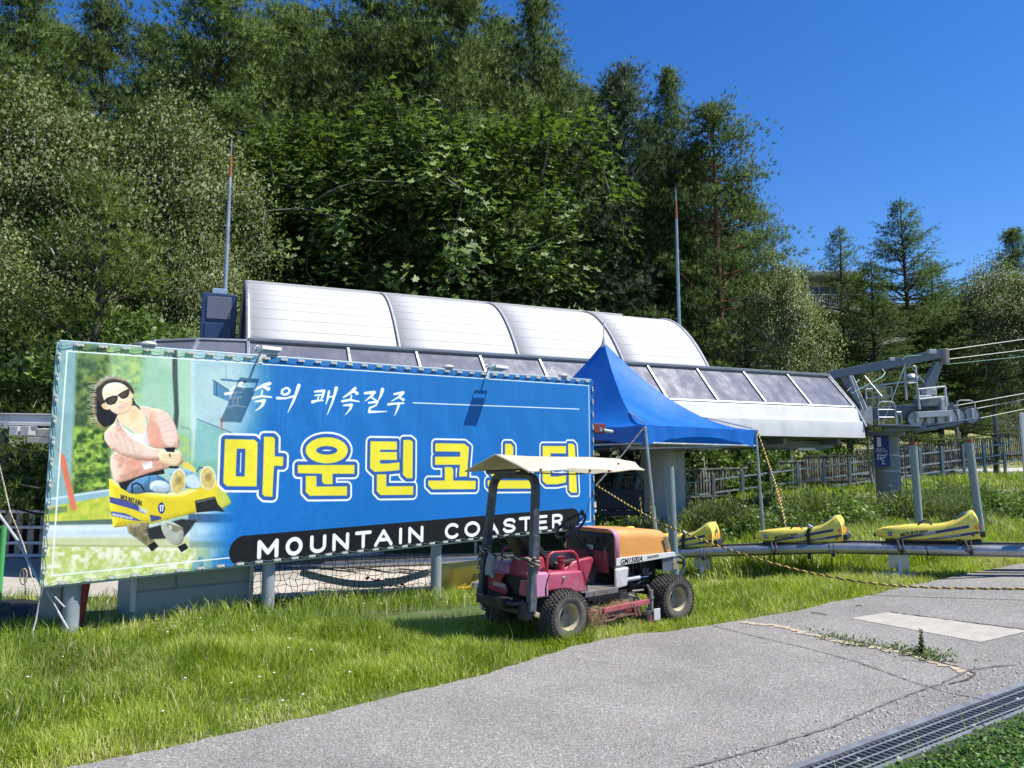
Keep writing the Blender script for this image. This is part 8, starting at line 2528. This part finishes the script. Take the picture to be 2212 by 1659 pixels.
notyard = lambda x, y: ~((behind_board(x, y) > .9) & (x < 1.6))
grass_zone('grass', 130000, -5.2, 1.6, 3.6, 8.2, .05, .21, .0030, lambda x, y: (edge_dist(x, y) > 0) & (behind_board(x, y) < .9), 'sunlit green grass between the path and the billboard')
grass_zone('tall_grass', 26000, -6.5, 2.0, 5.5, 11.5, .14, .30, .0040, lambda x, y: (edge_dist(x, y) > .8) & (behind_board(x, y) > -1.1) & (behind_board(x, y) < .7), 'taller grass along the foot of the billboard posts and cabinet', -.05, .6)
grass_zone('grass_right', 90000, .3, 8.5, 7.2, 12.2, .06, .20, .0038, lambda x, y: (edge_dist(x, y) > 0) & (behind_board(x, y) < .9) | ((edge_dist(x, y) > 0) & (x > 1.6)), 'sunlit grass between the mower and the coaster track', .08)
grass_zone('bank_grass', 70000, 1.6, 16, 10.5, 19, .15, .42, .0065, lambda x, y: (edge_dist(x, y) > .8), 'long grass on the bank behind the coaster track', -.04, .7)
grass_zone('far_bank_grass', 26000, 2.0, 24, 18, 30, .2, .5, .011, lambda x, y: ((x - F0.x) * FN.x + (y - F0.y) * FN.y < -.2), 'rough grass below the slatted fence', -.12, .6)
grass_zone('slope_grass', 26000, 12, 46, 31, 62, .08, .2, .022, lambda x, y: ((x - F0.x) * FN.x + (y - F0.y) * FN.y > 5.2), 'short dry grass on the slope below the flats', .35, .6)
grass_zone('left_grass', 9000, -10, -4.4, 6.0, 11.5, .08, .22, .0045, lambda x, y: (y < 10.4) , 'grass left of the billboard below the guy ropes')
# seed stalks
x, y = region(rg, 900, -5, 8, 4, 13, lambda x, y: vis(x, y) & (edge_dist(x, y) > .25) & (behind_board(x, y) < .6))
blades('grass_stalks', x, y, rg.uniform(.2, .42, len(x)), np.full(len(x), .0022), rg, .35, rg.uniform(.93, 1, len(x)), 'thin dry seed stalks standing above the grass')
# clover patch in the corner beyond the drain
cx, cy = region(rg, 110000, 1.2, 5.5, 2.6, 6.4, lambda x, y: ((x - DR0.x) * DN.x + (y - DR0.y) * DN.y > DRW + .04 + .05 * fld(x, y, .2)) & ((x - DR0.x) * DN.x + (y - DR0.y) * DN.y < DRW + 1.4))
zc = np.array([H(a, b_) for a, b_ in zip(cx, cy)]) + rg.uniform(.035, .085, len(cx)) + .03 * fld(cx, cy, .15)
Cc = np.stack([cx, cy, zc], 1); Dc = unit(G(rg, len(cx), 3) * np.array([1, 1, .3])); Nc = unit(G(rg, len(cx), 3) * .45 + np.array([0, 0, 1.]))
me = leaves_mesh('clover', Cc, Dc, Nc, rg.uniform(.016, .028, len(cx)), rg.uniform(.008, .013, len(cx)), rg)
o = meobj('clover', me, leafmat('clover_leaves', [(0, (.03, .09, .012)), (.6, (.08, .20, .025)), (1, (.20, .33, .05))], .5, .35)); tag(o, 'dense clover in the lower right corner beyond the drain grate', 'clover', None, 'stuff')
x, y = region(rg, 3500, 1.2, 6.5, 2.6, 7.0, lambda x, y: ((x - DR0.x) * DN.x + (y - DR0.y) * DN.y > DRW - .12) & ((x - DR0.x) * DN.x + (y - DR0.y) * DN.y < DRW + 1.5))
blades('corner_grass', x, y, rg.uniform(.06, .2, len(x)), np.full(len(x), .0018), rg, .6, rg.uniform(.2, .97, len(x)), 'loose grass blades leaning over the drain grate')
# clover flowers
b = MB()
for _ in range(16):
    a, w_ = random.uniform(-.3, 3.0), random.uniform(DRW + .03, DRW + .6)
    p = DR0 + DT * a + DN * w_; p.z = H(p.x, p.y) + random.uniform(.15, .18)
    for q in range(14):
        d = Vector((random.gauss(0, 1), random.gauss(0, 1), abs(random.gauss(0, 1)))).normalized()
        b.beam(p, p + d * .013, .0035, .003)
tag(b.build('clover_flowers', mat('clover_white', (.7, .68, .62), .7, 0, .2, 30)), 'small white clover flower heads in the lower right corner', 'flowers', kind='stuff')
# daisies in the grass
b = MB()
x, y = region(rg, 260, -4, 8, 4.5, 11, lambda x, y: vis(x, y) & (edge_dist(x, y) > .2) & (behind_board(x, y) < .3))
for a, c_ in zip(x[:70], y[:70]):
    z = H(a, c_) + random.uniform(.08, .16); b.lathe([(0, .004), (.008, .003), (.010, 0), (0, -.003)], (a, c_, z), 'z', 6)
tag(b.build('meadow_flowers', mat('petal_white', (.75, .73, .7), .7, 0, .1, 30)), 'tiny white flower heads dotted in the grass', 'flowers', kind='stuff')
# weeds in the joint of the path
wl_ = gpx([(1690, 1345), (1760, 1368), (1800, 1382), (1860, 1395), (1930, 1404), (1990, 1416), (2022, 1428)])
wx, wy = [], []
for p, k_ in zip(wl_, (3, 14, 40, 60, 45, 120, 70)):
    for _ in range(k_ * 2):
        wx.append(p.x + random.gauss(0, .085)); wy.append(p.y + random.gauss(0, .02) - (wx[-1] - p.x) * .42)
wx, wy = np.array(wx), np.array(wy)
zc = np.array([H(a, b_) for a, b_ in zip(wx, wy)]) + PATHZ + rg.uniform(.0, .05, len(wx))
me = leaves_mesh('joint_weeds', np.stack([wx, wy, zc], 1), unit(G(rg, len(wx), 3) + np.array([0, 0, .6])), G(rg, len(wx), 3), rg.uniform(.015, .04, len(wx)), rg.uniform(.004, .009, len(wx)), rg)
o = meobj('joint_weeds', me, L_bush); tag(o, 'low weeds growing along the sandy joint in the path', 'weeds', None, 'stuff')
p = gp(1992, 1416, PATHZ)
wd = thing('tall_weed', 'single upright weed standing out of the path joint', 'weed', (p.x, p.y, H(p.x, p.y) + PATHZ))
b = MB(); b.tube([(0, 0, 0), (.004, 0, .1), (-.003, 0, .21)], [.003, .0025, .001], 5); b.build('stem', L_bush, wd)
n = 160; zz = rg.uniform(.01, .2, n); me = leaves_mesh('leaves', np.stack([G(rg, n) * .004, G(rg, n) * .004, zz], 1), unit(G(rg, n, 3) + np.array([0, 0, .8])), G(rg, n, 3), .042 * (1.15 - zz * 4), .007 * (1.1 - zz * 3), rg); meobj('leaves', me, L_bush, wd)
# fallen twigs
for (u0, v0, u1, v1, lb_) in ((1752, 1325, 1786, 1330, 'thin dark twig lying on the path near the grass edge'), (1848, 1311, 1862, 1310, 'small tan leaf lying on the path')):
    a, c_ = gp(u0, v0, PATHZ), gp(u1, v1, PATHZ); a.z += .008; c_.z += .008
    b = MB(); b.tube([a, a.lerp(c_, .5) + Vector((0, .01, .004)), c_], .004, 5); o = b.build('twig', M_bark, None, origin=tuple(a)); tag(o, lb_, 'twig')

# ------------------------------------------------------------------ apartment block on the slope
BX0, BY0 = at(1640, 700, 56).x, 56.0
ap = thing('apartment_block', 'cream apartment block with white railed balconies stepping along the slope behind the trees', 'building', (BX0, BY0, H(BX0, BY0)))
M_cream2 = mat('cream_render', (.50, .44, .35), .85, 0, .06, .6, dirt=(.32, .28, .22), dirt_amt=.5, dscale=.5, streak=True)
M_win = mat('dark_window', (.03, .035, .04), .12, 0, .3, 1)
M_roofe = mat('grey_roof_edge', (.26, .26, .25), .7, 0, .1, 1)
zb0 = at(1640, 905, 56).z
FH = 2.7
for sec, (xa, xb, yo, nf) in enumerate(((BX0 - 1, BX0 + 7.5, 0, 4), (BX0 + 7.5, BX0 + 17, 1.6, 3), (BX0 + 17, BX0 + 29, 3.2, 2))):
    zb = zb0 + sec * .6
    yf = BY0 + yo
    b = MB(); b.box(((xa + xb) / 2, yf + 4.6, zb + nf * FH / 2 - 2.5), (xb - xa, 8, nf * FH + 5)); b.build('wall', M_cream2, ap, origin='w')
    b = MB(); b.box(((xa + xb) / 2, yf + 4.0, zb + nf * FH + .18), (xb - xa + .8, 10.4, .36)); b.build('roof', M_roofe, ap, origin='w', bevel=.05)
    for f in range(nf):
        z = zb + f * FH
        b = MB(); b.box(((xa + xb) / 2, yf - .55, z - .12), (xb - xa, 2.3, .24)); b.box(((xa + xb) / 2, yf - 1.62, z + .16), (xb - xa, .12, .34)); b.build('balcony_slab', M_cream2, ap, origin='w')
        nb = int((xb - xa) / 4)
        for i in range(nb):
            cx_ = xa + (i + .5) * (xb - xa) / nb
            b = MB(); b.box((cx_, yf + .57, z + 1.2), (2.6, .10, 2.1)); wn_ = b.build('window', M_win, ap, origin='w')
            b = MB()
            for dx in (-1.3, -.43, .43, 1.3): b.box((cx_ + dx, yf + .5, z + 1.2), (.07, .08, 2.1))
            b.box((cx_, yf + .5, z + .15), (2.6, .08, .07)); b.box((cx_, yf + .5, z + 2.25), (2.6, .08, .07)); b.v = [tuple(Vector(v) - ap.location) for v in b.v]
            fr_ = b.build('frame', M_lgrey, None); fr_.parent = wn_
            b = MB(); b.box((cx_ + (xb - xa) / nb / 2, yf - .45, z + 1.4), (.18, 2.1, FH - .3)); b.build('party_wall', M_cream2, ap, origin='w')
        if f > 0:
            b = MB(); b.box(((xa + xb) / 2, yf - 1.62, z + 1.12), (xb - xa, .06, .06))
            x = xa
            while x < xb:
                b.box((x, yf - 1.62, z + .72), (.035, .035, .8)); x += .17
            rl = b.build('railing', M_white, ap, origin='w')
